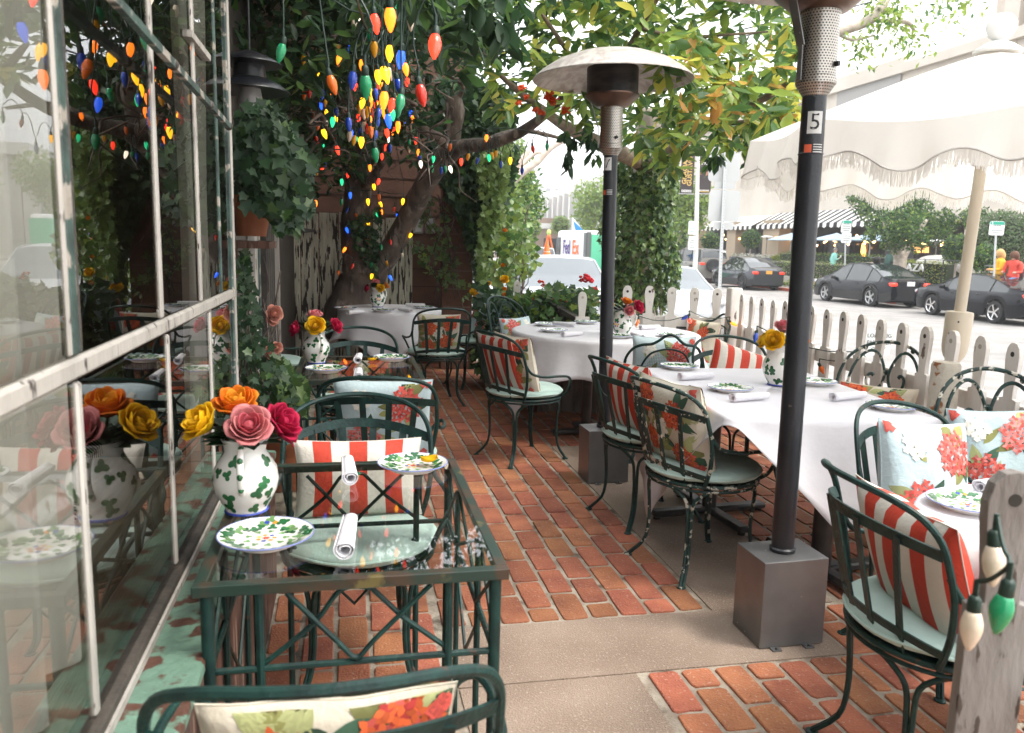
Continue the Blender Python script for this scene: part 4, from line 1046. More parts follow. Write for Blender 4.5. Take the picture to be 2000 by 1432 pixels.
def heater(x, y, rz, num, label, numang, bandz, tilt=0):
    t = thing('patio_heater', label, 'patio heater', (x, y, 0), rz, 'mushroom patio heaters')
    b = MB(); b.box((0, 0, .165), (.255, .20, .325), steel); b.build('base_box', t, smooth=False, bev=.003)
    for k in (-.07, .06): b = MB(); b.box((k, -.113, .003), (.035, .026, .006), steel); b.ball((k, -.116, .006), .006, ironb, 6); b.build('floor_bracket', t, smooth=False)
    b = MB(); b.lathe([(.045, .325), (.047, .34), (.040, .345), (.040, 1.96), (.0, 1.96)], blk, 28); b.lathe([(.0405, bandz), (.042, bandz+.002), (.042, bandz+.004), (.0405, bandz+.006)], blk, 28); b.build('pole', t)
    b = MB(); b.lathe([(.038, 1.93), (.060, 1.965), (.066, 1.972), (.066, 1.995), (.0635, 1.997), (.0635, 2.19), (.066, 2.192), (.066, 2.205), (0, 2.205)], perf_mat(), 38)
    b.build('burner_housing', t)
    b = MB(); b.lathe([(.06, 2.20), (.09, 2.205), (.145, 2.25), (.157, 2.262), (.157, 2.27), (0, 2.272)], mat('heat_stained_steel', (.16, .10, .075), .35, .9, col2=(.05, .045, .045), scale=6), 32); b.build('burner_dish', t)
    b = MB(); b.lathe([(.147, 2.27), (.147, 2.415), (.145, 2.42), (0, 2.42)], mat('sooty_mesh', (.02, .02, .021), .45, .6, col2=(.06, .05, .045), scale=5, stretch=(1, 1, 4)), 32); b.build('emitter_screen', t)
    b = MB(); b.lathe([(.448, 2.352), (.456, 2.349), (.456, 2.355), (.41, 2.395), (.33, 2.445), (.22, 2.485), (.11, 2.508), (0, 2.515), (0, 2.505), (.11, 2.498), (.22, 2.475), (.33, 2.435), (.405, 2.387), (.448, 2.352)], domem, 56, caps=False); b.build('reflector_dome', t)
    b = MB(); a = numang-1.0; ca, sa = math.cos(a), math.sin(a)
    b.beam((.13*ca, .13*sa, 2.255), (.075*ca, .075*sa, 2.09), .035, .004, steel, up=(ca, sa, 0)); b.beam((.075*ca, .075*sa, 2.09), (.074*ca, .074*sa, 1.98), .02, .004, steel, up=(ca, sa, 0)); b.build('tip_switch_cover', t)
    b = MB()
    for a in (numang+.9,): b.tube([(.064*math.cos(a), .064*math.sin(a), 2.03), (.078*math.cos(a), .078*math.sin(a), 2.03)], .009, inkm, 10)
    b.build('control_knob', t)
    t.rotation_euler.y = R(tilt)
    # number plate wrapped on the pole, and warning sticker
    def wrapped(a0, a1, z0, z1, mt_, nm, r_=.0405, n=8):
        b = MB(); b.grid(lambda u, v: (r_*math.cos(a0+(a1-a0)*u), r_*math.sin(a0+(a1-a0)*u), z0+(z1-z0)*v), n, 1, mt_); return b.build(nm, t, ang=0)
    nz = 1.845 if num == '5' else 1.885
    wrapped(numang-.62, numang+.62, nz-.036, nz+.036, sticker, 'number_plate')
    tx_ = text(num, .075, inkm, t, (0, 0, 0), (0, 0, 0), 'number', .0002)
    for v in tx_.data.vertices:
        a = numang+v.co.x/.041; z = nz+v.co.y; rr_ = .0409+.0006*(v.co.z > 0); v.co = (rr_*math.cos(a), rr_*math.sin(a), z)
    nz -= .085 if num == '5' else .16
    wrapped(numang-.75, numang-.15, nz-.014, nz+.014, orsm, 'warning_sticker')
    b = MB()
    for k in range(4):
        z = nz+.012-k*.008; b.grid(lambda u, v: (.0406*math.cos(numang-.02+.85*u), .0406*math.sin(numang-.02+.85*u), z+.0028*v), 6, 1, sticker)
    b.build('warning_text_lines', t, ang=0)
    return t
heater(1.565, 2.515, R(1), '5', 'black pole patio heater marked with a 5 in the foreground', R(-112), 1.742, -.7)
heater(1.53, 4.50, R(1), '7', 'patio heater marked with a 7, its whole mushroom dome in view', R(-137), 1.80, -1.2)

pickm = mat('fence_paint', (.64, .61, .57), .7, col2=(.55, .52, .48), scale=5, bump=.3, bscale=40, col3=(.12, .09, .07), s3=16, lo3=.66, hi3=.69, stretch=(1, 1, .5))
rustp = mat('peeling_rusty_post', (.44, .40, .33), .7, col2=(.22, .085, .03), scale=11, lo=.54, hi=.57, bump=.8, col3=(.12, .06, .035), s3=15, lo3=.64, hi3=.68)
def picket_profile(ww=.092, top=1.0):
    # broad board, shoulder, narrow waist flaring to a paddle head
    h = ww/2; sh = top-.245
    L = [(h, 0.0), (h, sh), (h*.55, sh+.006), (h*.56, sh+.05), (h*.78, top-.09), (h*.80, top-.055), (h*.66, top-.022), (h*.36, top-.004), (0, top)]
    return L+[(-x, z) for x, z in L[::-1][1:]]
def picket(par, p, d, top, ww=.104, hole=True, z0=.03, lab=None, th=.022):
    """p base point, d unit vector along the fence"""
    nrm = Vector((-d.y, d.x, 0)); prof = picket_profile(ww, top-z0)
    b = MB(); P0 = Vector(p)
    # ring face with a hole near the head: outline + square-ish hole by bridging
    hz = top-z0-.05; hr = .0115; n = len(prof)
    fr = lambda x, y, z: tuple(P0+d*x+nrm*z+Vector((0, 0, z0+y)))
    b.prism(prof, -th/2, th/2, pickm, fr=fr)
    o = b.build('picket', par, world=True, smooth=False, bev=.002)
    if hole:
        q = MB(); q.prism([(hr*math.cos(a), hz+hr*math.sin(a)) for a in np.linspace(0, 2*pi, 12, endpoint=False)], -th/2-.0012, th/2+.0012, mat('picket_hole', (.03, .025, .02), .9) if random.random() < .5 else mat('picket_hole_pale', (.35, .31, .26), .9), fr=fr)
        h_ = q.build('peg_hole', None, smooth=False); h_.parent = o
        for v in h_.data.vertices: v.co = v.co-Vector(par.location)
    return o
def fence(x0, y0, x1, y1, n, label, top=1.06, rail=.80, ww=.104, tops=None, rail2=True):
    a, c = Vector((x0, y0, 0)), Vector((x1, y1, 0)); d = (c-a).normalized(); L = (c-a).length; nrm = Vector((-d.y, d.x, 0))
    t = thing('picket_fence', label, 'fence', (a+c)/2)
    for k in range(n):
        p = a+d*(L*(k+.5)/n); picket(t, p, d, (tops(k) if tops else top)+random.uniform(-.006, .006), ww)
    for z in ((rail-.05, .26) if rail2 else (rail-.05,)):
        b = MB(); m_ = a+(c-a)/2+nrm*.034; b.box((m_.x, m_.y, z), (L, .036, .085), pickm, rz=math.atan2(d.y, d.x)); b.build('rail', t, world=True, smooth=False, bev=.003)
    return t
def fxl(y): return 2.555+.12*(y-1)          # street-side fence line
FA = (fxl(1.9), 1.9); FB = (fxl(6.05), 6.05)
f1 = fence(FB[0], FB[1], FA[0], FA[1], 20, 'long off-white picket fence with paddle-headed pickets along the street side')
f2 = fence(2.30, 6.62, 3.20, 6.30, 5, 'short run of pale pickets facing the viewer behind the middle round table', top=1.08, rail=.83)
t = f2; b = MB(); b.box((3.16, 6.12, .55), (.10, .10, 1.1), pickm, bev=.008); b.build('corner_post', t, world=True)
t = thing('picket_fence', 'near fence corner at the right edge, one big grey paddle-headed picket in view', 'fence', (1.2, 1.1, 0))
dd_ = Vector((.97, -.22, 0)).normalized()
pickm_ = pickm; pickm = mat('shaded_grey_picket', (.24, .22, .20), .8, col2=(.17, .15, .135), scale=7, bump=.7, col3=(.06, .045, .035), s3=40, lo3=.62, hi3=.67, stretch=(1, 1, .3)); picket(t, (1.125, 1.12, 0), dd_, 1.055, .112, th=.026); picket(t, (1.30, 1.075, 0), dd_, 1.05, .112, th=.026)  # near pickets: shade put into a darker grey, cracks are their own
b = MB(); b.box((1.36, 1.00, .62), (.36, .036, .09), pickm, rz=math.atan2(dd_.y, dd_.x)); b.build('rail', t, world=True, smooth=False)
pickm = pickm_
t = thing('bollard_post', 'round post with flaking cream paint over brown rust, against the picket fence', 'post', (2.70, 3.13, 0))
b = MB(); b.lathe([(.062, 0), (.062, .915), (.055, .93), (0, .932)], rustp, 20); b.build('post_shaft', t)
# ---- umbrella
canv = mat('white_canvas', (.90, .88, .84), .9, trans=.5, bump=.15, bscale=25); fringe = mat('white_fringe', (.86, .84, .80), .9, trans=.5)
creamp = mat('cream_pole_paint', (.52, .46, .36), .45); 
UX, UY = 2.90, 3.36; UZ = 2.36; RU = 1.07; ZE = 1.95
um = thing('patio_umbrella', 'big white fringed patio umbrella on a cream pole at the fence', 'umbrella', (UX, UY, 0))
NU = 8; A0 = R(191)
def ucan(u, v):   # u around 0..1, v 0 centre..1 edge
    k = u*NU; i = math.floor(k); f = k-i; a0 = A0+2*pi*i/NU; a1 = A0+2*pi*(i+1)/NU
    p = Vector((math.cos(a0), math.sin(a0), 0))*(1-f)+Vector((math.cos(a1), math.sin(a1), 0))*f
    sag = .055*math.sin(pi*f)*v*v
    z = UZ-(UZ-ZE)*(v**1.12)-sag*.6
    return Vector((p.x*RU*v*(1-.03*math.sin(pi*f)), p.y*RU*v*(1-.03*math.sin(pi*f)), z))
um.rotation_euler = (R(.8), R(1.4), 0)
b = MB(); b.grid(lambda u, v: ucan(u % 1, max(.02, v)), 96, 14, canv); b.build('canopy', um, ang=0)
def hemz(u): return -.155-.035*math.cos(2*pi*u*16+.3)     # scalloped hem, two scallops a panel
def uval(u, v):
    p = ucan(u % 1, 1.0); o_ = Vector((p.x, p.y, 0)).normalized(); w_ = .016*math.sin(u*2*pi*23+1)+.012*math.sin(u*2*pi*41)
    return p+o_*(w_*v+.02*v)+Vector((0, 0, hemz(u)*v))
b = MB(); b.grid(uval, 240, 6, canv); b.build('valance', um, ang=0)
b = MB(); b.tube([uval(k/240, 1.0) for k in range(240)], .004, mat('grey_piping', (.58, .56, .53), .8), 5, closed=True); b.build('piping', um)
b = MB(); r = random.Random(4)
for k in range(2800):
    u = (k+r.uniform(-.3, .3))/2800; p = uval(u, 1.0); L = .062*r.uniform(.8, 1.1); o_ = Vector((-p.y, p.x, 0)).normalized()*r.uniform(.0012, .0022)
    dx = Vector((r.uniform(-.012, .012), r.uniform(-.012, .012), 0)); m_ = p+dx*.4+Vector((0, 0, -L*.5)); e = p+dx+Vector((0, 0, -L))
    b.add([p-o_, p+o_, m_+o_*1.1, m_-o_*1.1, e+o_*.8, e-o_*.8], [(0, 1, 2, 3), (3, 2, 4, 5)], fringe)
fo = b.build('fringe', um, ang=0)
b = MB(); b.lathe([(.0265, .93), (.0265, UZ-.03)], creamp, 16); b.build('pole', um)
b = MB(); b.lathe([(.030, .90), (.047, .925), (.056, .95), (.060, .98), (.062, 1.13), (.060, 1.145), (.03, 1.15)], creamp, 24); b.ball((-.04, -.045, 1.10), .005, inkm, 6); b.build('pole_sleeve', um)
b = MB(); b.tube([(0, 0, 0), (0, 0, .92)], .019, mat('chrome', (.5, .5, .5), .15, 1.), 14); b.lathe([(.22, 0), (.22, .05), (.03, .07), (.03, .2), (0, .2)], ironb, 28); b.build('base_tube', um)
b = MB(); b.lathe([(.10, UZ-.012), (.105, UZ), (.06, UZ+.03), (.025, UZ+.045), (.05, UZ+.065), (.066, UZ+.10), (.062, UZ+.13), (.04, UZ+.158), (0, UZ+.168)], wht, 24); b.build('finial', um)
b = MB(); b.lathe([(.045, 1.84), (.05, 1.87), (.05, 1.92), (.03, 1.93)], wht, 16); b.build('runner_hub', um)
for i in range(NU):
    a = A0+2*pi*i/NU; e = Vector((math.cos(a), math.sin(a), 0)); b = MB()
    b.beam(e*.03+Vector((0, 0, UZ-.05)), e*(RU-.02)+Vector((0, 0, ZE-.004)), .018, .022, wht); rb = b.build('rib', um, smooth=False)
    b = MB(); b.beam(e*.045+Vector((0, 0, 1.89)), e*(RU*.52)+Vector((0, 0, ZE+.185)), .014, .018, wht); s_ = b.build('strut', None, smooth=False); s_.parent = rb
    b = MB(); b.prism([(-.07, -.05), (.07, -.05), (.07, .05), (-.07, .05)], -.002, .002, canv, fr=lambda x, y, z: tuple(e*(RU*.55+y)+Vector((-e.y, e.x, 0))*x+Vector((0, 0, ZE+.165+z-.3*y)))); s_ = b.build('rib_pocket', None, smooth=False); s_.parent = rb
for k in (-1, 1):
    b = MB(); a = A0+R(110)
    p = Vector((math.cos(a), math.sin(a), 0)); q = Vector((-p.y, p.x, 0))
    pts = [p*(RU*.80)+q*(.035*k)+Vector((0, 0, 1.93-.0)), p*(RU*.86)+q*(.03*k+.01)+Vector((0, 0, 1.75)), p*(RU*.86)+q*(.055*k)+Vector((0, 0, 1.62)), p*(RU*.86)+q*(.05*k)+Vector((0, 0, 1.50))]
    b.ribbon(smooth_path(pts, 4), (p.x, p.y, 0), .022, .001, canv); b.build('tie_strap', um)

# ============================================================ POTS AND SMALL THINGS
def pot(x, y, z, r_, h, label, plant=None):
    t = thing('terracotta_pot', label, 'pot', (x, y, z))
    b = MB(); b.lathe([(0, 0), (r_*.62, 0), (r_*.88, h*.82), (r_*1.0, h*.82), (r_*1.03, h), (r_*.93, h), (r_*.86, h*.80), (0, h*.80)], terra, 32); b.build('pot_body', t)
    b = MB(); b.lathe([(0, h*.86), (r_*.88, h*.85)], soil, 20); b.build('soil', t)
    return t
pot(G(556, 845, .32).x, G(556, 845, .32).y, .0, .17, .32, 'wide terracotta pot on the bricks behind the front jug, dark soil inside')
pt = pot(-.41, 3.62, 1.42, .10, .17, 'terracotta pot high on the wall under the dark leafy plant')
b = MB(); b.box((-.02, 0, -.035), (.22, .34, .03), oldwood); b.box((-.08, 0, -.11), (.04, .05, .14), oldwood); b.build('wooden_bracket', pt, smooth=False)
# dark lantern high on the left
t = thing('hanging_lantern', 'dark tiered metal lantern hanging in the shade above the pot plant', 'lantern', (-.40, 3.62, 2.05)); t.scale = (.85,)*3
b = MB(); b.lathe([(.02, .16), (.10, .13), (.155, .10), (.157, .095), (.06, .09)], blk, 28); b.build('upper_shade', t)
b = MB(); b.lathe([(.075, .09), (.08, .02), (0, .02)], blk, 24); b.build('lamp_body', t)
b = MB(); b.lathe([(.08, .03), (.15, .0), (.19, -.03), (.192, -.035), (.08, -.02)], blk, 28); b.build('lower_shade', t)
b = MB(); b.tube([(0, 0, .16), (0, 0, .95)], .006, blk); b.build('rod', t)
b = MB(); b.lathe([(.05, -.02), (.06, -.08), (.045, -.14), (0, -.155)], mat('frosted_glass', (.35, .34, .33), .3), 20); b.build('globe', t)
# barrel planter and handrail behind the middle table
t = thing('wooden_crate', 'old grey wooden trunk with rivets standing behind the middle round table', 'crate', (1.92, 6.55, 0), R(-14))
gw = mat('old_grey_wood', (.16, .14, .12), .8, col2=(.08, .07, .06), scale=9, stretch=(1, 1, .3), bump=.5)
b = MB()
for k in range(6): b.box((-.25+k*.1, 0, .24), (.094, .34, .48), gw)
b.build('planks', t, smooth=False)
b = MB(); b.box((-.28, -.18, .24), (.05, .02, .5), gw); b.box((.28, -.18, .24), (.05, .02, .5), gw)
for k in range(5):
    for sx in (-.28, .28): b.ball((sx, -.192, .05+k*.1), .008, ironb, 6)
b.build('riveted_edge', t, smooth=False)
t = thing('handrail', 'dark brown timber handrail sloping down through the flower bed', 'handrail', (1.9, 7.0, 0))
p1, p2, p3, p4 = PY(1040, 576, 7.6), PY(1066, 580, 7.4), PY(1098, 607, 7.0), PY(1135, 628, 6.85); b = MB()
for a_, c_ in ((p1, p2), (p2, p3), (p3, p4)): b.beam(a_, c_, .09, .045, dkwood)
b.build('rail', t, world=True, smooth=False)
for p_ in (p1, p3, p4):
    b = MB(); b.box((p_.x, p_.y, p_.z/2-.02), (.06, .06, p_.z), dkwood); b.build('rail_post', t, world=True, smooth=False)
for (px_, py_, y_, w_, lab) in ((1138, 600, 6.75, .10, 'lone pale paddle-headed picket left of the heater pole among the geraniums'), (1010, 556, 8.0, .09, 'pale paddle-headed picket beside the yellow roses at the left of the flower bed')):
    p_ = PY(px_, 570 if px_ > 1100 else 548, y_); t = thing('fence_picket', lab, 'picket', (p_.x, p_.y, 0)); picket(t, (p_.x, p_.y, 0), Vector((1, -.1, 0)).normalized(), p_.z, w_)
    b = MB(); b.box((p_.x, p_.y-.02, .4), (w_*1.25, .03, .78 if px_ > 1100 else .85), pickm); b.build('socket_board', t, world=True, smooth=False)
# electric scooter on the pavement
t = thing('electric_scooter', 'parked kick scooter with a bright blue stem beyond the pickets', 'scooter', G(1283, 700, ZW))
sx_ = AT(1281, 560, 13.2); t.location = (sx_.x, sx_.y, ZW)
bl = mat('sky_blue_paint', (.02, .42, .62), .4); gy = mat('grey_metal_paint', (.28, .29, .28), .5)
b = MB(); b.tube([(0, 0, .12), (0, .02, 1.14)], .022, gy, 12); b.build('stem', t)
b = MB(); b.tube([(0, .008, .55), (0, .016, .92)], .028, bl, 12); b.build('blue_sleeve', t)
b = MB(); b.tube([(-.22, 0, 1.16), (.0, .02, 1.16), (.27, .0, 1.12)], .017, ironb, 8); b.build('handlebar', t)
b = MB(); b.box((0, .45, .13), (.16, .8, .05), ironb, bev=.02); b.build('deck', t)
for yy in (-.05, .95):
    b = MB(); b.lathe([(.04, -.025), (.10, -.025), (.115, 0), (.10, .025), (.04, .025)], inkm, 20, c=(0, yy, .115), m=Matrix.Rotation(pi/2, 3, 'Y')); b.build('wheel', t)

# ============================================================ STRING LIGHTS
def bulbmat(n, c, on):
    m = mat('bulb_'+n+('_lit' if on else ''), c, .15, coat=.5, emit=c if on else None, es=1.1 if on else 0, bump=.12, bscale=160); return m
BC = {'R': (.75, .03, .012), 'O': (.85, .16, .01), 'Y': (.82, .38, .01), 'G': (.01, .30, .12), 'B': (.01, .06, .45), 'W': (.72, .60, .46)}
bulb_cache = {}
def bulb_mesh(c, on):
    if (c, on) not in bulb_cache:
        b = MB(); mt_ = bulbmat(c, BC[c], on)
        b.lathe([(.0095, -.012), (.0125, -.018), (.0158, -.030), (.0162, -.038), (.0135, -.052), (.008, -.066), (.0035, -.074), (0, -.076)], mt_, 16)
        b.lathe([(.0, .012), (.006, .012), (.0098, .006), (.0102, -.013), (.009, -.015)], mat('socket_green', (.008, .03, .02), .5), 12)
        o = b.build('bulb', None, ang=0); bulb_cache[(c, on)] = o.data; bpy.data.objects.remove(o)
    return bulb_cache[(c, on)]
cordm = mat('socket_green', (.008, .03, .02), .5)
GL_S = 'strings of big coloured outdoor bulbs'
def string(label, items, org=(0, 0), s_=1/3.58, d_fix=None, hang=True, tilt=.15, mn=0.5, strands=False):
    """items: (x,y,len,colour) in a zoomed crop of the photo; bulbs of real size set at the matching distance"""
    pts = []
    for (x, y, L, c) in items:
        px_, py_, l_ = org[0]+x*s_, org[1]+y*s_, max(6, L*s_)
        d = d_fix(px_, py_) if d_fix else .070*FOC/l_
        d = max(d, mn); pts.append((AT(px_, py_-l_*.45, d), c, L))
    t = thing('string_lights', label, 'string lights', sum([p[0] for p in pts], Vector())/len(pts), 0, GL_S)
    rest = list(range(1, len(pts))); order = [0]
    while rest:
        k = min(rest, key=lambda i: (pts[i][0]-pts[order[-1]][0]).length); order.append(k); rest.remove(k)
    cord = []
    for i in order: cord += [pts[i][0]+Vector((0, 0, .035))]; 
    full = []
    for a, c in zip(cord[:-1], cord[1:]):
        L = (c-a).length; full += [a, a.lerp(c, .33)+Vector((0, 0, -.10*min(L, .5)+(.08 if hang else 0))), a.lerp(c, .66)+Vector((0, 0, -.10*min(L, .5)+(.08 if hang else 0)))]
    full.append(cord[-1])
    b = MB(); rr_ = random.Random(len(items))
    if strands:
        up = []
        for i in order:
            p_ = pts[i][0]; h_ = rr_.uniform(.16, .42); q = p_+Vector((rr_.uniform(-.05, .05), rr_.uniform(-.05, .05), h_)); up.append(q)
            b.tube(smooth_path([p_+Vector((0, 0, .035)), p_+Vector((rr_.uniform(-.02, .02), rr_.uniform(-.02, .02), h_*.5)), q], 3), .003, cordm, 5)
        b.tube(smooth_path(up, 3), .0035, cordm, 5)
    else: b.tube(smooth_path(full, 2), .0035, cordm, 5)
    for p_, c, L in pts: b.tube([p_+Vector((0, 0, .010)), p_+Vector((0, 0, .037))], .0045, cordm, 5)
    b.build('cord', t, world=True)
    for k, i in enumerate(order):
        p_, c, L = pts[i]; on = (c in 'ROY' and random.random() < .65) or (c in 'BG' and random.random() < .45) or (c == 'W' and random.random() < .3)
        o = bpy.data.objects.new('bulb', bulb_mesh(c, on)); COL.objects.link(o); o.parent = t; o.location = p_-t.location
        o.rotation_euler = (random.gauss(0, tilt), random.gauss(0, tilt), random.uniform(0, 6))
    return t
near = [(920, 15, 90, 'R'), (900, 90, 100, 'W'), (865, 160, 90, 'W'), (1000, 140, 150, 'R'), (1060, 80, 110, 'B'), (1115, 100, 180, 'O'), (1185, 60, 120, 'G'), (1255, 145, 110, 'W'), (985, 230, 120, 'G'), (1000, 320, 120, 'Y'), (1115, 355, 130, 'Y'), (1200, 390, 140, 'B'), (1435, 305, 200, 'R'), (372, 350, 150, 'G')]
mid_ = [(515, 410, 85, 'Y'), (765, 410, 90, 'O'), (685, 570, 150, 'O'), (860, 540, 140, 'B'), (940, 575, 190, 'G'), (1060, 510, 140, 'Y'), (1160, 590, 130, 'B'), (1240, 565, 70, 'R'), (1315, 640, 170, 'R'), (1197, 710, 155, 'G'), (1012, 635, 100, 'Y'), (1080, 680, 140, 'O'), (930, 710, 90, 'Y'), (980, 700, 90, 'O'), (1010, 730, 90, 'R'), (1145, 720, 110, 'R'), (968, 770, 90, 'Y'), (1040, 790, 95, 'B'), (1095, 830, 110, 'B'), (1035, 850, 90, 'B'), (975, 830, 80, 'O'), (1172, 870, 80, 'O'), (965, 890, 80, 'R'), (1005, 910, 90, 'Y'), (835, 925, 80, 'B'), (872, 970, 80, 'Y'), (918, 980, 90, 'Y'), (1005, 1065, 120, 'G'), (895, 750, 80, 'Y'), (905, 810, 70, 'R'), (935, 870, 80, 'W')]
smal = [(600, 355, 50, 'R'), (545, 640, 75, 'R'), (515, 655, 70, 'O'), (585, 790, 55, 'O'), (545, 815, 45, 'G'), (548, 843, 42, 'B'), (672, 780, 60, 'Y'), (672, 860, 60, 'W'), (718, 840, 80, 'G'), (640, 925, 80, 'Y'), (537, 920, 42, 'B'), (612, 1000, 45, 'B'), (587, 1030, 42, 'O'), (595, 1065, 42, 'G'), (575, 750, 50, 'W'), (665, 715, 60, 'Y'), (645, 650, 85, 'B'), (735, 770, 75, 'B'), (625, 730, 60, 'B'), (465, 595, 45, 'Y'), (510, 595, 45, 'Y'), (575, 560, 60, 'Y'), (785, 510, 50, 'G'), (815, 600, 60, 'W'), (765, 610, 50, 'O'), (775, 655, 50, 'G'), (755, 770, 40, 'B'), (410, 520, 60, 'B'), (970, 430, 50, 'R'), (1170, 250, 50, 'G'), (1245, 440, 60, 'G')]
hang_ = [(643, 1165, 38, 'R'), (672, 1140, 38, 'B'), (608, 1192, 40, 'Y'), (778, 1258, 38, 'G'), (838, 1352, 40, 'B'), (778, 1400, 38, 'G'), (595, 1408, 36, 'O'), (975, 1158, 36, 'O'), (1040, 1258, 38, 'R'), (1000, 1293, 38, 'Y'), (1037, 1365, 38, 'O'), (960, 1400, 45, 'Y'), (1210, 1395, 36, 'Y'), (1060, 1080, 38, 'R'), (565, 1400, 36, 'R'), (1135, 925, 42, 'O'), (1103, 965, 36, 'W'), (1095, 1018, 34, 'R'), (745, 950, 34, 'R'), (655, 1015, 36, 'G'), (700, 1085, 36, 'W'), (820, 1205, 34, 'R')]
brn = [(1253, 985, 45, 'G'), (1250, 1025, 40, 'W'), (1317, 1050, 38, 'O'), (1322, 1090, 38, 'B'), (1328, 1135, 45, 'W'), (1423, 1100, 45, 'G'), (1410, 1165, 40, 'G'), (1613, 1120, 50, 'R'), (1668, 1083, 45, 'Y'), (1737, 1110, 42, 'B'), (1805, 1090, 45, 'G'), (1888, 1135, 45, 'B'), (1958, 1108, 42, 'Y'), (1858, 1060, 42, 'Y'), (1530, 1170, 45, 'W'), (1500, 1170, 45, 'G'), (1475, 1175, 38, 'B'), (1795, 948, 36, 'O'), (1265, 780, 38, 'B'), (1275, 812, 34, 'O'), (1258, 860, 42, 'W'), (2040, 1180, 42, 'B'), (2110, 1030, 45, 'R'), (2215, 1010, 40, 'G'), (1825, 1075, 42, 'Y'), (1540, 1010, 36, 'O'), (1300, 965, 40, 'R')]
trk = [(825, 212, 40, 'B'), (868, 252, 40, 'O'), (1047, 218, 42, 'O'), (958, 303, 40, 'Y'), (953, 425, 40, 'R'), (1117, 435, 40, 'R'), (1053, 470, 40, 'G'), (1165, 247, 34, 'B'), (1265, 250, 40, 'B'), (1272, 388, 38, 'Y'), (812, 485, 36, 'O'), (863, 600, 36, 'R'), (1087, 582, 42, 'Y'), (757, 645, 36, 'O'), (1107, 682, 38, 'B'), (993, 668, 36, 'Y'), (805, 347, 38, 'B'), (1198, 522, 36, 'W'), (993, 590, 36, 'G'), (1018, 235, 36, 'G'), (1040, 165, 36, 'Y'), (1150, 205, 34, 'R')]
_r = random.Random(17)
for _ in range(26): mid_.append((_r.gauss(1010, 95), _r.uniform(420, 960), _r.uniform(72, 110), _r.choice('ROYYOBGRW')))
for _ in range(34): smal.append((_r.uniform(560, 1240), _r.uniform(330, 1050), _r.uniform(45, 75), _r.choice('ROYYOBGRWB')))
string('nearest bunch of large glowing coloured bulbs dangling at the top of the picture', near, (450, 0), strands=True)
string('densest bunch of coloured bulbs hanging in the middle of the tree', mid_, (450, 0), strands=True)
string('coloured bulbs hanging in the dark left of the dense bunch', smal, (450, 0), strands=True)
string('loosely dangling bulbs in front of the dark back wall', hang_, (450, 0), d_fix=lambda x, y: 7.2)
string('row of small bulbs hanging under the long bare branch', brn, (450, 0), d_fix=lambda x, y: 6.6)
string('bulbs wound around the forked trunk above the round table', trk, (450, 350), d_fix=lambda x, y: 8.0, tilt=.4)
string('few bulbs clipped on the pickets behind the middle table', [(1247, 628, 14, 'O'), (1242, 629, 12, 'W'), (1346, 622, 15, 'B'), (1345, 630, 14, 'R'), (1425, 634, 15, 'O')], (0, 0), 1, d_fix=lambda x, y: 6.45, hang=False, tilt=.8)
string('sparse orange bulbs along the rail of the long picket fence', [(1600, 719, 16, 'O'), (1687, 706, 17, 'O'), (1478, 655, 16, 'B')], (0, 0), 1, d_fix=lambda x, y: 4.9, hang=False, tilt=.5)
string('big white and green bulbs looped round the nearest picket at the right edge', [(1942, 1078, 62, 'W'), (1968, 1180, 75, 'G'), (1903, 1205, 60, 'W')], (0, 0), 1, d_fix=lambda x, y: 1.12 if x > 1960 else 1.19, hang=False, tilt=.12)
# ============================================================ FOLIAGE
def leafmat(n, c, tr=.35, rough=.38, rnd=.3): return mat('leaf_'+n, c, rough, rnd=rnd, rhue=.012, trans=tr)
L_dark = leafmat('dark', (.018, .052, .018), .3, .6); L_mid = leafmat('mid', (.060, .135, .030), .45); L_lime = leafmat('lime', (.20, .29, .045), .5); L_yel = leafmat('yellow', (.42, .40, .05), .5); L_org = leafmat('orange', (.50, .27, .05), .45)
L_ivy = leafmat('ivy', (.05, .105, .028), .3); L_ivy2 = leafmat('ivy_light', (.15, .23, .07), .35); L_pale = leafmat('pale', (.17, .26, .07), .35)
bark = mat('bark', (.14, .105, .085), .9, col2=(.06, .047, .04), scale=9, stretch=(1, 1, .4), bump=1., bscale=22, col3=(.25, .20, .17), s3=12, lo3=.56, hi3=.66)
barkp = mat('pale_bark', (.42, .36, .30), .85, col2=(.28, .24, .20), scale=7, bump=.5)
def in_poly(x, y, P):
    c = False; j = len(P)-1
    for i in range(len(P)):
        if (P[i][1] > y) != (P[j][1] > y) and x < (P[j][0]-P[i][0])*(y-P[i][1])/(P[j][1]-P[i][1])+P[i][0]: c = not c
        j = i
    return c
def poly_pts(P, n, y0, y1, r):
    xs = [p[0] for p in P]; ys = [p[1] for p in P]; out_ = []
    while len(out_) < n:
        x, y = r.uniform(min(xs), max(xs)), r.uniform(min(ys), max(ys))
        if in_poly(x, y, P): out_.append(PY(x, y, r.uniform(y0, y1)))
    return out_
def whorls(centers, k, L, Wf, drop=.3, up=.2, spread=.03, axis=None):
    """k leaves radiating from every centre"""
    n = len(centers); c = np.repeat(np.array([tuple(p) for p in centers]), k, 0); N = n*k
    az = RNG.uniform(0, 2*pi, N); el = RNG.normal(-drop, .45, N)
    d = np.stack([np.cos(az)*np.cos(el), np.sin(az)*np.cos(el), np.sin(el)], 1)
    nr = np.stack([-np.cos(az)*np.sin(el)*.6, -np.sin(az)*np.sin(el)*.6, np.ones(N)*.8], 1)+RNG.normal(0, .35, (N, 3))
    Ls = RNG.uniform(L*.65, L*1.15, N); pos = c+RNG.normal(0, spread, (N, 3))
    return pos, d, nr, Ls, Ls*Wf
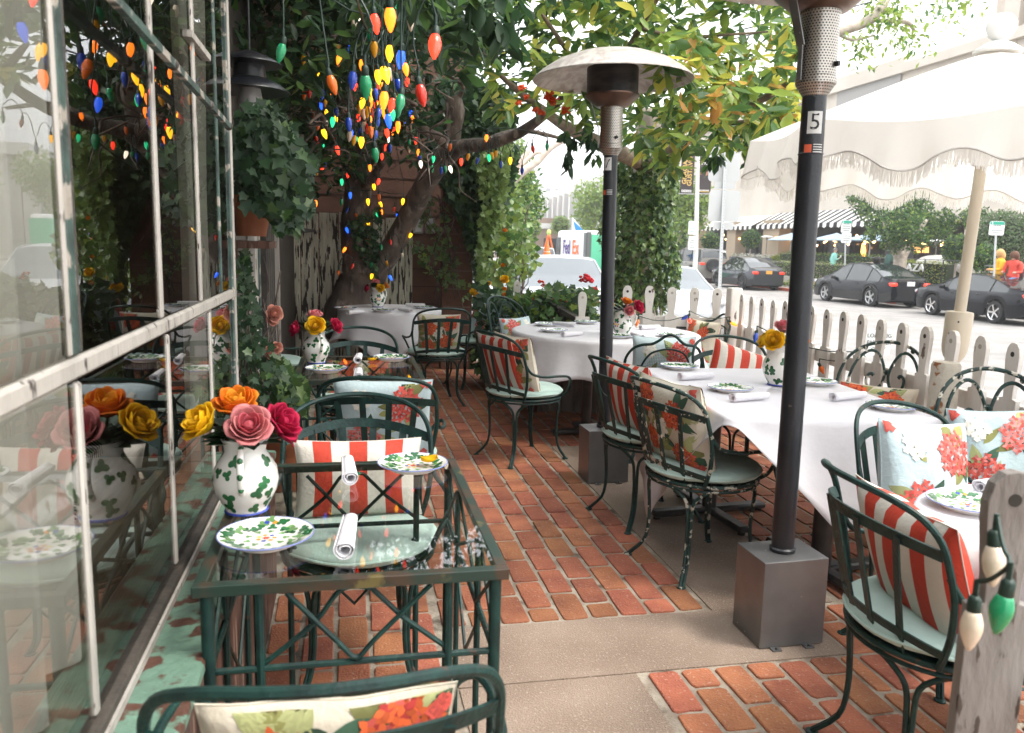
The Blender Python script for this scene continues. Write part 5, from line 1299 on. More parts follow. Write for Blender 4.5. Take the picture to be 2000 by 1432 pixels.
def twig(b, p, q, r0, r1, mt, wob=.05, n=6, seed=0):
    r = random.Random(seed); p, q = Vector(p), Vector(q); pts = [p.lerp(q, k/n)+Vector((r.uniform(-1, 1), r.uniform(-1, 1), r.uniform(-1, 1)))*wob*(1 if 0 < k < n else 0) for k in range(n+1)]
    b.tube(smooth_path(pts, 3), [r0+(r1-r0)*i/(n*3) for i in range(n*3+1)], mt, 7)
def limb(name, par, spec, mt, n=12, sm=4):
    """spec: (px,py,y,r)"""
    if mt is bark: spec = [(a, b_, c, r_*.84) for a, b_, c, r_ in spec]
    pts = smooth_path([PY(a, b_, c) for a, b_, c, _ in spec], sm); rr = []
    for i in range(len(spec)-1): rr += [spec[i][3]+(spec[i+1][3]-spec[i][3])*j/sm for j in range(sm)]
    rr.append(spec[-1][3]); b = MB()
    # slightly lumpy
    rnd = random.Random(len(spec)); b.tube(pts, [q*(1+rnd.uniform(-.06, .06)) for q in rr], mt, n); return b.build(name, par, world=True, ang=0)
# ---- big forked tree
T1 = thing('forked_tree', 'big forked grey-barked tree in front of the plank gate, its dark crown roofing the patio', 'tree', PY(690, 640, 8.45)); T1.location.z = 0
limb('trunk', T1, [(680, 660, 8.5, .42), (686, 610, 8.5, .33), (692, 575, 8.5, .27), (706, 540, 8.5, .26), (700, 500, 8.5, .20), (694, 440, 8.45, .18), (700, 370, 8.4, .155), (690, 290, 8.3, .13), (670, 190, 8.1, .10), (640, 60, 7.8, .07)], bark, 16)
limb('fork_limb', T1, [(704, 560, 8.5, .20), (738, 520, 8.45, .17), (762, 490, 8.35, .145), (795, 430, 8.2, .135), (822, 375, 8.0, .13), (848, 330, 7.8, .125), (880, 297, 7.6, .11), (915, 285, 7.4, .075), (960, 280, 7.2, .065), (1010, 262, 7.0, .055), (1060, 228, 6.8, .045), (1105, 185, 6.6, .035), (1150, 130, 6.4, .02)], bark, 14)
limb('limb', T1, [(885, 300, 7.6, .07), (862, 272, 7.4, .055), (830, 255, 7.3, .05), (812, 232, 7.2, .042), (803, 205, 7.1, .03)], bark, 10)
limb('limb', T1, [(885, 300, 7.6, .07), (887, 255, 7.6, .085), (890, 215, 7.6, .10), (884, 190, 7.6, .09)], bark, 12)
limb('limb', T1, [(940, 283, 7.3, .05), (985, 262, 7.5, .035), (1030, 256, 7.8, .03), (1095, 270, 8.0, .02)], bark, 8)
limb('limb', T1, [(888, 200, 7.6, .035), (905, 170, 7.5, .025), (880, 150, 7.3, .02), (850, 140, 7.2, .012)], bark, 8)
limb('limb', T1, [(700, 380, 8.4, .07), (740, 330, 8.0, .05), (760, 260, 7.6, .035), (800, 190, 7.2, .02)], bark, 8)
limb('limb', T1, [(660, 180, 8.1, .07), (590, 130, 7.3, .05), (520, 60, 6.5, .04), (460, -30, 5.6, .03)], bark, 8)
limb('limb', T1, [(640, 130, 8.0, .05), (740, 90, 7.0, .04), (820, 60, 6.0, .03), (880, -20, 5.0, .02)], bark, 8)
b = MB(); r = random.Random(3)
for k in range(95):
    x, y = r.uniform(450, 900), r.uniform(0, 330); yy = r.uniform(5.0, 8.6)
    twig(b, PY(x, y, yy), PY(x+r.uniform(-110, 110), y+r.uniform(-70, 120), yy+r.uniform(-.7, .7)), r.uniform(.005, .014), .003, bark, .07, 5, k)
b.build('twigs', T1, world=True, ang=0)
r = random.Random(8)
cs = poly_pts([(380, -220), (960, -220), (960, 150), (880, 110), (800, 90), (720, 110), (640, 170), (560, 210), (450, 230), (380, 240)], 560, 4.6, 8.6, r)
cs += poly_pts([(440, 200), (620, 180), (860, 180), (830, 330), (760, 280), (700, 380), (600, 370), (470, 400)], 110, 7.9, 8.8, r)
cs += [Vector((r.uniform(-.9, 1.5), r.uniform(.8, 8.6), r.uniform(2.78, 3.5))) for _ in range(300)]  # overhead clusters, largely out of view, added to shade the patio
cs += poly_pts([(450, -40), (930, -40), (900, 90), (800, 110), (700, 160), (560, 210), (450, 160)], 150, 4.3, 6.5, r)
cs += poly_pts([(540, 150), (840, 120), (830, 300), (740, 300), (640, 340), (560, 330)], 110, 6.6, 8.2, r)
p_, d_, n_, l_, w_ = whorls(cs, 8, .12, .42, spread=.05); leaves('crown', p_, d_, n_, l_, w_, [L_dark, L_dark, L_mid], T1)
# near hanging leaves (magnolia-like), right part
T2 = thing('ivy_clad_tree', 'tree with a trunk wrapped in ivy and broad yellow-green leaves reaching over the patio', 'tree', (3.18, 8.5, -.42))
bt = MB(); bt.tube(smooth_path([(3.16, 8.5, -.45), (3.14, 8.5, .1), (3.2, 8.5, .7), (3.16, 8.5, 1.5), (3.22, 8.5, 2.3), (3.2, 8.4, 2.9)], 4), [.26, .23, .21, .19, .18, .17, .165, .165, .16, .16, .16, .16, .16, .16, .15, .15, .15, .14, .14, .14, .13], barkp, 14); bt.build('trunk', T2, world=True, ang=0)
N = 7000; a = RNG.uniform(0, 2*pi, N); z = RNG.uniform(.15, 2.45, N)
taper = np.clip((z-.1)/.9, 0, 1)**.8; rr = (.16+.21*taper+.05*np.sin(3*a+z*3)+.04*np.sin(z*7+a))*RNG.uniform(.86, 1.04, N)
keep = (z > .75) | (RNG.uniform(0, 1, N) < .35); a, z, rr = a[keep], z[keep], rr[keep]; N = len(a)
pos = np.stack([3.2+rr*np.cos(a), 8.5+rr*np.sin(a), z], 1); out3 = np.stack([np.cos(a), np.sin(a), .25*np.ones(N)], 1)
leaves('ivy', pos, np.stack([np.cos(a)*.3, np.sin(a)*.3, -np.ones(N)], 1)+RNG.normal(0, .5, (N, 3)), out3+RNG.normal(0, .45, (N, 3)), RNG.uniform(.04, .075, N), RNG.uniform(.04, .07, N), [L_ivy, L_ivy2, L_pale, L_dark], T2, 'ivy')
b = MB()
for k in range(30):
    a0 = random.uniform(pi, 2*pi); twig(b, (3.18+.24*math.cos(a0), 8.5+.24*math.sin(a0), -.1), (3.2+.26*math.cos(a0+.6), 8.5+.26*math.sin(a0+.6), 1.1), .010, .006, barkp, .05, 5, k)
b.build('ivy_stems', T2, world=True, ang=0)
LB = [[(1262, 330, 8.4, .06), (1215, 300, 7.8, .09), (1170, 280, 7.2, .07), (1110, 250, 6.6, .05), (1040, 200, 5.9, .03), (980, 150, 5.3, .015)],
      [(1262, 330, 8.4, .06), (1300, 300, 7.6, .06), (1350, 270, 6.9, .045), (1400, 235, 6.3, .035), (1480, 200, 5.7, .028), (1560, 150, 5.1, .02)],
      [(1400, 235, 6.3, .03), (1440, 240, 6.0, .022), (1500, 235, 5.7, .018), (1550, 240, 5.4, .01)],
      [(1215, 300, 7.8, .05), (1180, 230, 7.0, .04), (1200, 150, 6.2, .03), (1250, 55, 5.4, .022), (1300, -30, 5.0, .015)],
      [(1250, 55, 5.4, .014), (1330, 72, 5.3, .012), (1420, 68, 5.2, .010), (1500, 62, 5.1, .006)],
      [(1180, 230, 7.0, .03), (1120, 120, 6.0, .02), (1060, 30, 5.2, .012)]]
for sp_ in LB: limb('limb', T2, sp_, mat('tan_bark', (.20, .15, .10), .8, col2=(.12, .09, .06), scale=10, bump=.5), 8)
r = random.Random(21)
poly_a = [(930, -350), (1600, -350), (1620, 40), (1560, 225), (1520, 262), (1450, 285), (1380, 305), (1330, 325), (1290, 330), (1250, 300), (1180, 270), (1120, 225), (1060, 205), (1000, 225), (940, 200)]
cs = poly_pts(poly_a, 640, 4.95, 7.6, r)
p_, d_, n_, l_, w_ = whorls(cs, 7, .155, .40, drop=.35, spread=.03); leaves('crown', p_, d_, n_, l_, w_, [L_lime, L_mid, L_mid, L_yel], T2)
cs = poly_pts([(1290, 60), (1580, 40), (1560, 225), (1480, 280), (1400, 300), (1300, 300)], 95, 4.3, 6.2, r)
p_, d_, n_, l_, w_ = whorls(cs, 7, .15, .42, drop=.4, spread=.02); leaves('yellowing_leaves', p_, d_, n_, l_, w_, [L_lime, L_mid, L_yel, L_org], T2)
cs = [Vector((r.uniform(1.5, 3.0), r.uniform(2.2, 7), r.uniform(3.0, 3.6))) for _ in range(60)]
p_, d_, n_, l_, w_ = whorls(cs, 7, .15, .42); leaves('overhead_shade_leaves', p_, d_, n_, l_, w_, [L_mid, L_lime], T2)  # sparser cover mostly above the frame, added for shade
cs = poly_pts([(560, -60), (960, -60), (1010, 40), (960, 160), (920, 175), (880, 120), (840, 60), (700, 10)], 34, 2.9, 3.6, r)
p_, d_, n_, l_, w_ = whorls(cs, 7, .115, .42, drop=.6, spread=.02); leaves('near_leaves', p_, d_, n_, l_, w_, [L_dark, L_mid], T2)
# drooping sprigs below the crown
for k, (px_, py_, n) in enumerate(((1105, 270, 7), (1120, 310, 5), (1138, 262, 8), (1168, 290, 6), (1300, 325, 6), (1455, 290, 6), (1480, 300, 5), (1390, 310, 6))):
    cs = [PY(px_+random.uniform(-14, 14), py_+random.uniform(-18, 18), 5.9) for _ in range(3)]
    p_, d_, n_, l_, w_ = whorls(cs, n, .11, .40, drop=.9, spread=.015); leaves('drooping_sprig', p_, d_, n_, l_, w_, [L_dark, L_mid], T2)
fo_ = mat('flame_petal', (.80, .10, .02), .6, rnd=.2, trans=.35)
for px_, py_, s_ in ((1020, 172, 1.), (1013, 200, .8), (1046, 216, .9), (1058, 220, .9), (1075, 190, 1.4), (1082, 198, 1.2), (1105, 216, 1.1), (1028, 190, .7)):
    b = MB(); c_ = PY(px_, py_, 4.75)
    for k in range(9):
        a0 = random.uniform(0, 2*pi); e = random.uniform(-.6, .9); d = Vector((math.cos(a0)*math.cos(e), math.sin(a0)*math.cos(e), math.sin(e))); sdv = d.orthogonal().normalized()
        b.grid(lambda u, v: c_+d*(.031*s_*v)+sdv*(.027*s_*(u-.5)*math.sin(pi*(.15+.8*v)))+d.cross(sdv)*.010*math.sin(3*v+u*4), 3, 3, fo_)
    b.build('orange_blossom', T2, world=True, ang=0)
# second street tree limb (upper right) : pale branch with small leaves
T3 = thing('street_tree', 'pale-barked branch with small sparse leaves against the white sky at the upper right', 'tree', (9, 13, -.43))
limb('trunk', T3, [(2350, 620, 12.5, .20), (2330, 200, 12.3, .16), (2150, -260, 12, .12), (1900, -240, 11, .09), (1760, -60, 10.4, .075), (1710, 30, 10.2, .07), (1640, 62, 10.2, .06), (1590, 78, 10, .05), (1540, 100, 10, .03)], barkp, 10)
limb('limb', T3, [(1700, 40, 10.2, .03), (1750, 42, 10.2, .03), (1775, 45, 10.2, .03), (1785, 60, 10.2, .022)], barkp, 8)
limb('limb', T3, [(1640, 68, 10.2, .025), (1665, 78, 10.2, .022), (1705, 70, 10.2, .015)], barkp, 7)
r = random.Random(2); cs = []
for P_, n in (([(1690, 5), (1745, 5), (1760, 35), (1715, 62), (1690, 50)], 34), ([(1730, 60), (1800, 48), (1815, 85), (1790, 100), (1760, 95)], 16), ([(1655, 80), (1690, 80), (1708, 120), (1680, 110)], 14), ([(1810, -20), (1900, -30), (1900, 22), (1850, 42), (1820, 30)], 22), ([(1540, 60), (1580, 60), (1570, 120), (1500, 110)], 14)): cs += poly_pts(P_, n, 9.9, 10.5, r)
p_, d_, n_, l_, w_ = whorls(cs, 8, .11, .48, drop=.5, spread=.10); leaves('crown', p_, d_, n_, l_, w_, [L_lime, L_mid], T3, 'slim')
# overhead cables
t = thing('overhead_cable', 'thin black cables crossing behind the leaves above the heater dome', 'cable', PY(1300, 100, 9)); b = MB()
for dy in (0, 14):
    b.tube(smooth_path([PY(1000, 150+dy, 9), PY(1160, 112+dy, 9), PY(1400, 70+dy, 9.2), PY(1700, -10+dy, 9.4)], 5), .009, inkm, 5)
    b.build('cable', t, world=True); b = MB()
# ---- wall ivy
t = thing('ivy_curtain', 'thick dark ivy hanging over the right end of the brown wall', 'ivy', (1.1, 8.6, 1.9))
r = random.Random(5)
def surf_leaves(name, par, P, n, y0, y1, L, mts, shape='ivy', nrm=(0, -1, .3), seed=1, dz=-1.):
    r = random.Random(seed); pts = poly_pts(P, n, y0, y1, r); pos = np.array([tuple(p) for p in pts]); N = len(pos)
    return leaves(name, pos, np.array([[0, 0, dz]])+RNG.normal(0, .6, (N, 3)), np.array([nrm])+RNG.normal(0, .45, (N, 3)), RNG.uniform(L*.6, L*1.1, N), RNG.uniform(L*.6, L, N), mts, par, shape)
surf_leaves('foliage', t, [(850, 150), (1000, 170), (1010, 330), (985, 400), (958, 470), (948, 560), (932, 600), (928, 520), (908, 440), (882, 390), (855, 345), (838, 280)], 2400, 8.2, 8.7, .10, [L_dark, L_ivy, L_dark], seed=1)
surf_leaves('sunlit_foliage', t, [(930, 300), (1000, 280), (990, 380), (960, 480), (945, 590), (932, 520), (940, 400)], 700, 8.0, 8.3, .075, [L_pale, L_ivy2], seed=2)  # light on the right edge put into paler leaf colours
b = MB(); r = random.Random(6); tend = []
for k in range(9):
    x0 = r.uniform(835, 900); x1 = x0+r.uniform(-10, 60); y1 = r.uniform(480, 640); pts = [PY(x0+(x1-x0)*f+r.uniform(-12, 12), 380+(y1-380)*f, 8.66) for f in np.linspace(0, 1, 8)]
    b.tube(smooth_path(pts, 3), .005, bark, 5); tend += [p for p in smooth_path(pts, 5)]
b.build('bare_stems', t, world=True, ang=0)
t = thing('climbing_vine', 'thin vine with loose green leaves straggling across the bare brown wall', 'vine', (.9, 8.6, .9))
b = MB(); tp = []
for path in ([(822, 395), (835, 430), (858, 460), (862, 500), (880, 540), (905, 565), (945, 600)], [(812, 470), (825, 500), (840, 525), (870, 535)], [(845, 480), (870, 500), (885, 515), (870, 560)], [(838, 390), (866, 420), (875, 480)]):
    pts = smooth_path([PY(x, y, 8.68) for x, y in path], 5); b.tube(pts, .005, bark, 5); tp += pts
b.build('stem', t, world=True, ang=0)
pos = np.repeat(np.array([tuple(p) for p in tp]), 3, 0)+RNG.normal(0, .045, (len(tp)*3, 3))*np.array([1, .2, 1]); N = len(pos)
leaves('foliage', pos, np.array([[0, -.2, -1.]])+RNG.normal(0, .6, (N, 3)), np.array([[0, -1, .3]])+RNG.normal(0, .3, (N, 3)), RNG.uniform(.035, .08, N), RNG.uniform(.035, .07, N), [L_ivy2, L_ivy, L_lime], t, 'ivy')
# trunk ivy on the fork
t = thing('trunk_ivy', 'dark small-leaved ivy clinging in the fork of the big tree', 'ivy', PY(720, 520, 8.3))
surf_leaves('foliage', t, [(680, 430), (745, 400), (735, 560), (715, 520), (690, 470)], 240, 8.15, 8.3, .06, [L_dark, L_ivy], seed=4)
# ---- rose shrub right of the wall
t = thing('rose_shrub', 'loose light-green rose shrub with yellow blooms at the end of the brown wall', 'shrub', (1.9, 9.4, -.42))
b = MB()
for k in range(26):
    x = random.uniform(940, 1000); twig(b, PY(x, 700, 9.2), PY(x+random.uniform(-30, 60), random.uniform(380, 560), 9.3), .012, .004, bark, .08, 5, k)
b.build('stems', t, world=True, ang=0)
surf_leaves('foliage', t, [(935, 330), (1005, 330), (1020, 420), (1045, 470), (1050, 520), (1000, 560), (985, 640), (960, 720), (925, 700), (935, 560)], 1500, 8.6, 10.0, .10, [L_pale, L_mid, L_lime], 'slim', seed=5, dz=-.3)
surf_leaves('lower_foliage', t, [(930, 560), (1000, 580), (1010, 660), (960, 740), (925, 720)], 700, 7.2, 8.3, .09, [L_dark, L_mid], 'slim', seed=7, dz=-.3)
for i, (px_, py_, y_, s_) in enumerate(((929, 574, 7.9, 1.4), (985, 549, 8.6, 1.2), (1003, 590, 8.2, .9), (955, 555, 8.6, .6))):
    p = PY(px_, py_, y_)-t.location; rose_obj('yellow', t, p, (-.1, -.8, .6), s_*.85, i)
for i, (px_, py_) in enumerate(((985, 566), (985, 577), (986, 452), (982, 520))):
    p = PY(px_, py_, 8.7)-t.location; rose_obj('orange', t, p, (-.1, -.8, .6), .5, i)
# ---- geranium bed
t = thing('geranium_bed', 'leafy bed of red and coral geraniums between the pickets and the handrail', 'flower bed', (1.95, 7.3, 0))
b = MB(); b.prism([(1.35, 6.8), (2.5, 6.75), (2.7, 7.7), (1.4, 8.0)], 0, .30, oldwood); b.build('planter_box', t, world=True, smooth=False)
surf_leaves('foliage', t, [(985, 600), (1010, 580), (1040, 575), (1075, 560), (1110, 562), (1165, 572), (1168, 640), (1130, 650), (1060, 655), (985, 690), (955, 700)], 1700, 6.95, 7.8, .085, [L_mid, L_dark, L_lime], 'ivy', seed=9, dz=.1, nrm=(0, -.5, 1))
rg = mat('geranium_red', (.62, .015, .03), .6, rnd=.2, trans=.2); rc = mat('geranium_coral', (.72, .06, .03), .6, rnd=.2, trans=.2)
for px_, py_, s_, mt_ in ((1142, 545, 1.7, rg), (1150, 552, 1.6, rg), (1100, 590, 1.2, rc), (1085, 585, 1.1, rc), (1124, 590, 1.2, rg), (1028, 600, 1.1, rg), (1160, 590, 1.4, rg), (1048, 585, 1.1, rc), (1136, 550, .9, rg), (1160, 566, 1.0, rg), (1056, 553, 1.0, rc), (1062, 560, .9, rc), (1092, 570, .8, rc), (1112, 575, .8, rc), (1075, 622, 1., rc), (1062, 628, .9, rg)):
    b = MB(); c_ = PY(px_, py_, 7.2); c_ = c_-t.location
    for k in range(14):
        d = Vector((random.gauss(0, 1), random.gauss(0, 1), abs(random.gauss(0, 1)))).normalized(); b.ball(c_+d*.026*s_, .011*s_, mt_, 6, (1, 1, .7))
    b.build('geranium_bloom', t)
# ---- hanging plant high left (above the pot), ivy climbing by the bay
t = thing('trailing_pot_plant', 'dark big-leaved plant spilling out of the terracotta pot on the wall', 'plant', (-.38, 3.6, 1.65))
surf_leaves('foliage', t, [(470, 215), (520, 190), (560, 225), (592, 285), (625, 320), (598, 350), (612, 400), (575, 450), (548, 450), (520, 420), (480, 395), (458, 330), (460, 250)], 900, 3.25, 3.95, .06, [L_dark, leafmat('deep', (.012, .035, .014), .25, .7), L_ivy], seed=11, nrm=(.3, -1, .5))
b = MB()
for k in range(12): twig(b, (-.40, 3.62, 1.58), PY(random.uniform(490, 600), random.uniform(250, 420), 3.6), .005, .003, stemm, .05, 4, k)
b.build('stems', t, world=True, ang=0)
t = thing('wall_creeper', 'small-leaved creeper with pale pink roses climbing beside the bay window corner', 'climbing plant', (-.45, 3.9, .3))
surf_leaves('foliage', t, [(462, 500), (480, 480), (498, 560), (512, 640), (545, 690), (585, 770), (570, 830), (500, 800), (465, 720)], 560, 3.35, 4.3, .042, [L_dark, L_dark, L_ivy], seed=12, nrm=(.4, -1, .4))
surf_leaves('low_foliage', t, [(540, 690), (600, 740), (600, 800), (545, 800)], 90, 3.5, 4.0, .06, [L_ivy, L_ivy2], seed=13)
b = MB()
for k in range(14): twig(b, PY(random.uniform(470, 540), 860, 3.8), PY(random.uniform(465, 560), random.uniform(500, 700), 3.8), .006, .003, bark, .05, 5, k)
b.build('stems', t, world=True, ang=0)
for i, (px_, py_, s_) in enumerate(((530, 614, .8), (523, 690, .6), (537, 680, .55), (528, 625, .6))): rose_obj('peach', t, PY(px_, py_, 3.7)-t.location, (.5, -.7, .2), s_, i)
# ============================================================ ACROSS THE STREET
fw = mat('cream_facade', (.54, .49, .43), .85, col2=(.50, .45, .39), scale=.6); fw2 = mat('tan_column', (.34, .27, .19), .85); darki = mat('loggia_shade', (.018, .018, .02), .6); dglass = mat('dark_shop_glass', (.012, .016, .018), .08)
GZ = -.43; FXP = 30.0; FFR = 28.5
def yz(px, py, x=FFR): p = PX(px, py, x); return p.y, p.z
bb = thing('corner_restaurant', 'cream restaurant across the street with awnings over a dark open front', 'building', (34, 48, GZ))
y_l, y_r = yz(1380, 440)[0], yz(1706, 440)[0]; yR2 = yz(2060, 440)[0]
b = MB(); b.box((36, (y_l+10+yR2)/2, 7.4), (12, y_l+10-yR2, 8.0), fw); b.box((36, (y_l+10+yR2)/2, 11.45), (12.6, y_l+10.6-yR2, .5), fw); b.build('upper_wall', bb, world=True, smooth=False)
b = MB(); b.box((36.2, (y_l+10+yR2)/2, 1.5), (7, y_l+10-yR2, 3.9), darki); b.build('loggia', bb, world=True, smooth=False)  # near-black box paints the shade inside the open front
b = MB(); y0, z0 = yz(1880, 432); b.box((29.6, (y0+yR2)/2+1.5, z0+.8), (1.6, y0-yR2+7, 1.5), fw); b.build('beam', bb, world=True, smooth=False)
for pa, pb, mt_ in ((1342, 1357, fw2), (1416, 1433, fw2), (1486, 1517, fw2), (1877, 1934, fw)):
    ya, yb_ = yz(pa, 480)[0], yz(pb, 480)[0]; b = MB(); b.box((FFR+.55, (ya+yb_)/2, 1.5), (.9, abs(ya-yb_), 3.9), mt_); b.build('column', bb, world=True, smooth=False)
for k in range(9):
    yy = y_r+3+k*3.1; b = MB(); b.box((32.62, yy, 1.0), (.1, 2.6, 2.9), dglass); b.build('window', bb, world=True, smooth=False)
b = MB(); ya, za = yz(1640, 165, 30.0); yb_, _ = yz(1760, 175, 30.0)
b.box((29.95, (ya+yb_)/2, za-1.2), (.12, abs(ya-yb_), 1.6), mat('shadow_band', (.30, .29, .28), .8)); b.box((29.9, (ya+yb_)/2, za+.1), (.2, abs(ya-yb_)+.6, .5), fw); b.build('parapet_band', bb, world=True, smooth=False)  # grey band painted as shade below the parapet ledge
aw = mat('awning_white', (.72, .69, .64), .9); ak = mat('awning_black', (.02, .02, .025), .9)
def awning(pl, pr, ztop, zbot, label, slope_str=True):
    ya, yb_ = yz(pl, 445)[0], yz(pr, 445)[0]; t = thing('awning', label, 'awning', (29.2, (ya+yb_)/2, zbot)); n = int(abs(ya-yb_)/.36); b = MB(); v = MB()
    for k in range(n):
        q0 = ya+(yb_-ya)*k/n; q1 = ya+(yb_-ya)*(k+1)/n
        b.add([(30.0, q0, ztop), (30.0, q1, ztop), (28.4, q1, zbot), (28.4, q0, zbot)], [(0, 1, 2, 3)], (ak if k % 2 else aw) if slope_str else aw)
        v.add([(28.4, q0, zbot), (28.4, q1, zbot), (28.38, q1, zbot-.22), (28.38, (q0+q1)/2, zbot-.30), (28.38, q0, zbot-.22)], [(0, 1, 2, 3, 4)], ak if k % 2 else aw)
    if slope_str:
        b.add([(30.0, ya, ztop), (28.4, ya, zbot), (30.0, ya+1.4, zbot)], [(0, 1, 2)], aw); 
    b.build('canopy', t, world=True, smooth=False, solid=.02); v.build('scalloped_edge', t, world=True, smooth=False, solid=.01)
awning(1480, 1716, 4.0, 3.12, 'black and white striped sloping awning over the terrace')
awning(1372, 1470, 3.9, 3.10, 'plain cream awning with a small striped scalloped edge, left of the striped one', False)
glow = mat('warm_bulb', (1, .6, .25), .4, emit=(1, .52, .18), es=5)
def far_string(label, pa, pb, za_, zb_, n, x, seed):
    r = random.Random(seed); ya, z0 = yz(pa, za_, x); yb_, z1 = yz(pb, zb_, x); t = thing('string_lights', label, 'string lights', (x, (ya+yb_)/2, z0), 0, 'warm festoon lights across the street')
    pts = [Vector((x+r.uniform(-.5, .5), ya+(yb_-ya)*k/(n-1), z0+(z1-z0)*k/(n-1)-.25*abs(math.sin(k*1.1))-r.uniform(0, .25))) for k in range(n)]
    b = MB(); b.tube(pts, .012, inkm, 4); b.build('cord', t, world=True)
    for p in pts:
        b = MB(); b.ball(p-Vector((0, 0, .06)), .062, glow, 8); b.build('bulb', t, world=True)
far_string('warm globe lights strung under the plain cream awning', 1345, 1470, 456, 455, 12, 29.4, 1)
far_string('warm globe lights strung under the striped awning', 1520, 1712, 456, 455, 22, 29.0, 2)
far_string('second lower row of warm lights above the blue umbrellas', 1530, 1700, 466, 464, 12, 29.6, 5)
far_string('warm lights strung in the dark opening left of the wide column', 1780, 1880, 464, 466, 12, 29.8, 3)
far_string('warm lights strung right of the wide column behind the green parking sign', 1932, 1985, 463, 462, 10, 29.8, 4)
lamp_o = mat('amber_lamp_shade', (.7, .35, .12), .7, emit=(.8, .36, .10), es=.8)
for px_, lab in ((1792, 'amber lamp shade glowing in the dark restaurant, left of three'), (1808, 'amber lamp shade glowing in the dark restaurant, middle of three'), (1852, 'amber lamp shade glowing beside the round bush')):
    p = PX(px_, 488, 30.3); t = thing('table_lamp', lab, 'lamp', (p.x, p.y, GZ)); b = MB(); b.lathe([(.17, -.16), (.14, .16)], lamp_o, 14, c=(0, 0, p.z-GZ), caps=False); b.build('lamp_shade', t)
    b = MB(); b.tube([(0, 0, 0), (0, 0, p.z-GZ)], .02, ironb, 6); b.build('lamp_stand', t)
t = thing('wall_light', 'curved orange glowing wall light in the dark front behind the terrace', 'lamp', PX(1686, 490, 30.2)); b = MB(); b.tube(smooth_path([(0, .12, .45), (0, .02, .2), (0, -.02, -.1), (0, -.14, -.4)], 3), [.03, .06, .09, .11, .13, .14, .13, .11, .07, .03], mat('orange_glow', (1, .5, .1), .5, emit=(1, .42, .08), es=1.6), 8); b.build('glow_tube', t); b = MB(); b.box((.2, 0, 0), (.06, .3, .9), ironb); b.build('bracket', t, smooth=False)
blu = mat('light_blue_canvas', (.36, .46, .56), .85)
for i, (px_, lab) in enumerate(((1700, 'pale blue umbrella closest to the street tree'), (1633, 'pale blue umbrella in the middle of the terrace'), (1545, 'pale blue umbrella partly behind the number 5 heater pole'))):
    p = PX(px_, 470, 26.8); t = thing('terrace_umbrella', lab, 'umbrella', (p.x, p.y, GZ), 0, 'pale blue terrace umbrellas'); zt = PX(px_, 455, 26.8).z-GZ; zb = PX(px_, 469, 26.8).z-GZ
    b = MB(); b.lathe([(0, zt), (.25, zt-.08), (.5, zt-.14), (1.45, zb), (1.45, zb-.04)], blu, 8, caps=False); b.build('canopy', t, ang=10)
    b = MB(); b.tube([(0, 0, 0), (0, 0, zt)], .035, wht, 8); b.build('pole', t)
for px_, pt_, lab in ((1829, 470, 'slim patio heater in the dark opening left of the wide column'), (1497, 462, 'white topped patio heater in front of the tan column')):
    p = PX(px_, 480, 28.0); t = thing('patio_heater', lab, 'patio heater', (p.x, p.y, GZ)); zt = PX(px_, pt_, 28.0).z-GZ; b = MB(); b.lathe([(.03, 0), (.03, zt-.25), (.09, zt-.2), (.09, zt-.02), (0, zt)], steel, 10); b.build('pole', t); b = MB(); b.lathe([(.48, zt-.05), (.25, zt+.04), (0, zt+.07)], wht, 20); b.build('reflector_dome', t)
# hedges, planters, low walls
hedm = [leafmat('hedge', (.09, .15, .03), .25), L_lime, L_mid]
def hedge(name, label, x0, x1, ya, yb_, z0, z1, n, L, mts, cat='hedge'):
    t = thing(name, label, cat, ((x0+x1)/2, (ya+yb_)/2, z0)); b = MB(); b.box(((x0+x1)/2, (ya+yb_)/2, (z0+z1)/2), (x1-x0-.15, abs(ya-yb_)-.15, z1-z0-.12), mat('hedge_core', (.02, .03, .012), 1)); b.build('dark_core', t, world=True, smooth=False)  # solid dark box fills the hedge behind its leaves
    P_ = []; Nn = []
    for k in range(n):
        f = random.random(); y = random.uniform(ya, yb_)
        if f < .55: P_.append((x0, y, random.uniform(z0, z1))); Nn.append((-1, 0, .3))
        else: P_.append((random.uniform(x0, x1), y, z1)); Nn.append((-.2, 0, 1))
    N = n; leaves('foliage', np.array(P_)+RNG.normal(0, .04, (N, 3)), rdir(N), np.array(Nn)+RNG.normal(0, .4, (N, 3)), RNG.uniform(L*.7, L*1.2, N), L*.6, mts, t, 'quad')
def ypx(px, x): return PX(px, 500, x).y
hedge('clipped_hedge', 'clipped yellow-green hedge along the restaurant terrace', 25.6, 26.4, ypx(1520, 25.6), ypx(1702, 25.6), GZ, PX(1620, 497, 25.6).z, 2600, .09, hedm)
hedge('low_hedge', 'lower flowering hedge in front of the clipped one', 24.0, 25.0, ypx(1500, 24.), ypx(1705, 24.), GZ+.2, PX(1620, 516, 24).z, 2000, .08, [L_lime, leafmat('blossom_pink', (.5, .36, .3)), L_pale])
hedge('plaza_hedge', 'bright yellow-green hedge behind the white plaza letters', 23.9, 24.8, ypx(1742, 23.9), ypx(1850, 23.9), GZ+.3, PX(1800, 512, 23.9).z, 1500, .08, [L_lime, L_yel, L_lime])
hedge('verge_plants', 'low green verge planting along the far kerb', 21.9, 22.6, ypx(1795, 22.), ypx(1880, 22.), GZ, GZ+.30, 700, .09, [L_mid, L_lime])
hedge('verge_plants', 'low green and yellow planting on the far verge left of the black crossover', 21.9, 22.6, ypx(1530, 22.), ypx(1640, 22.), GZ, GZ+.28, 900, .09, [L_lime, L_yel, L_mid])
lw = mat('pale_stone', (.34, .31, .28), .85)
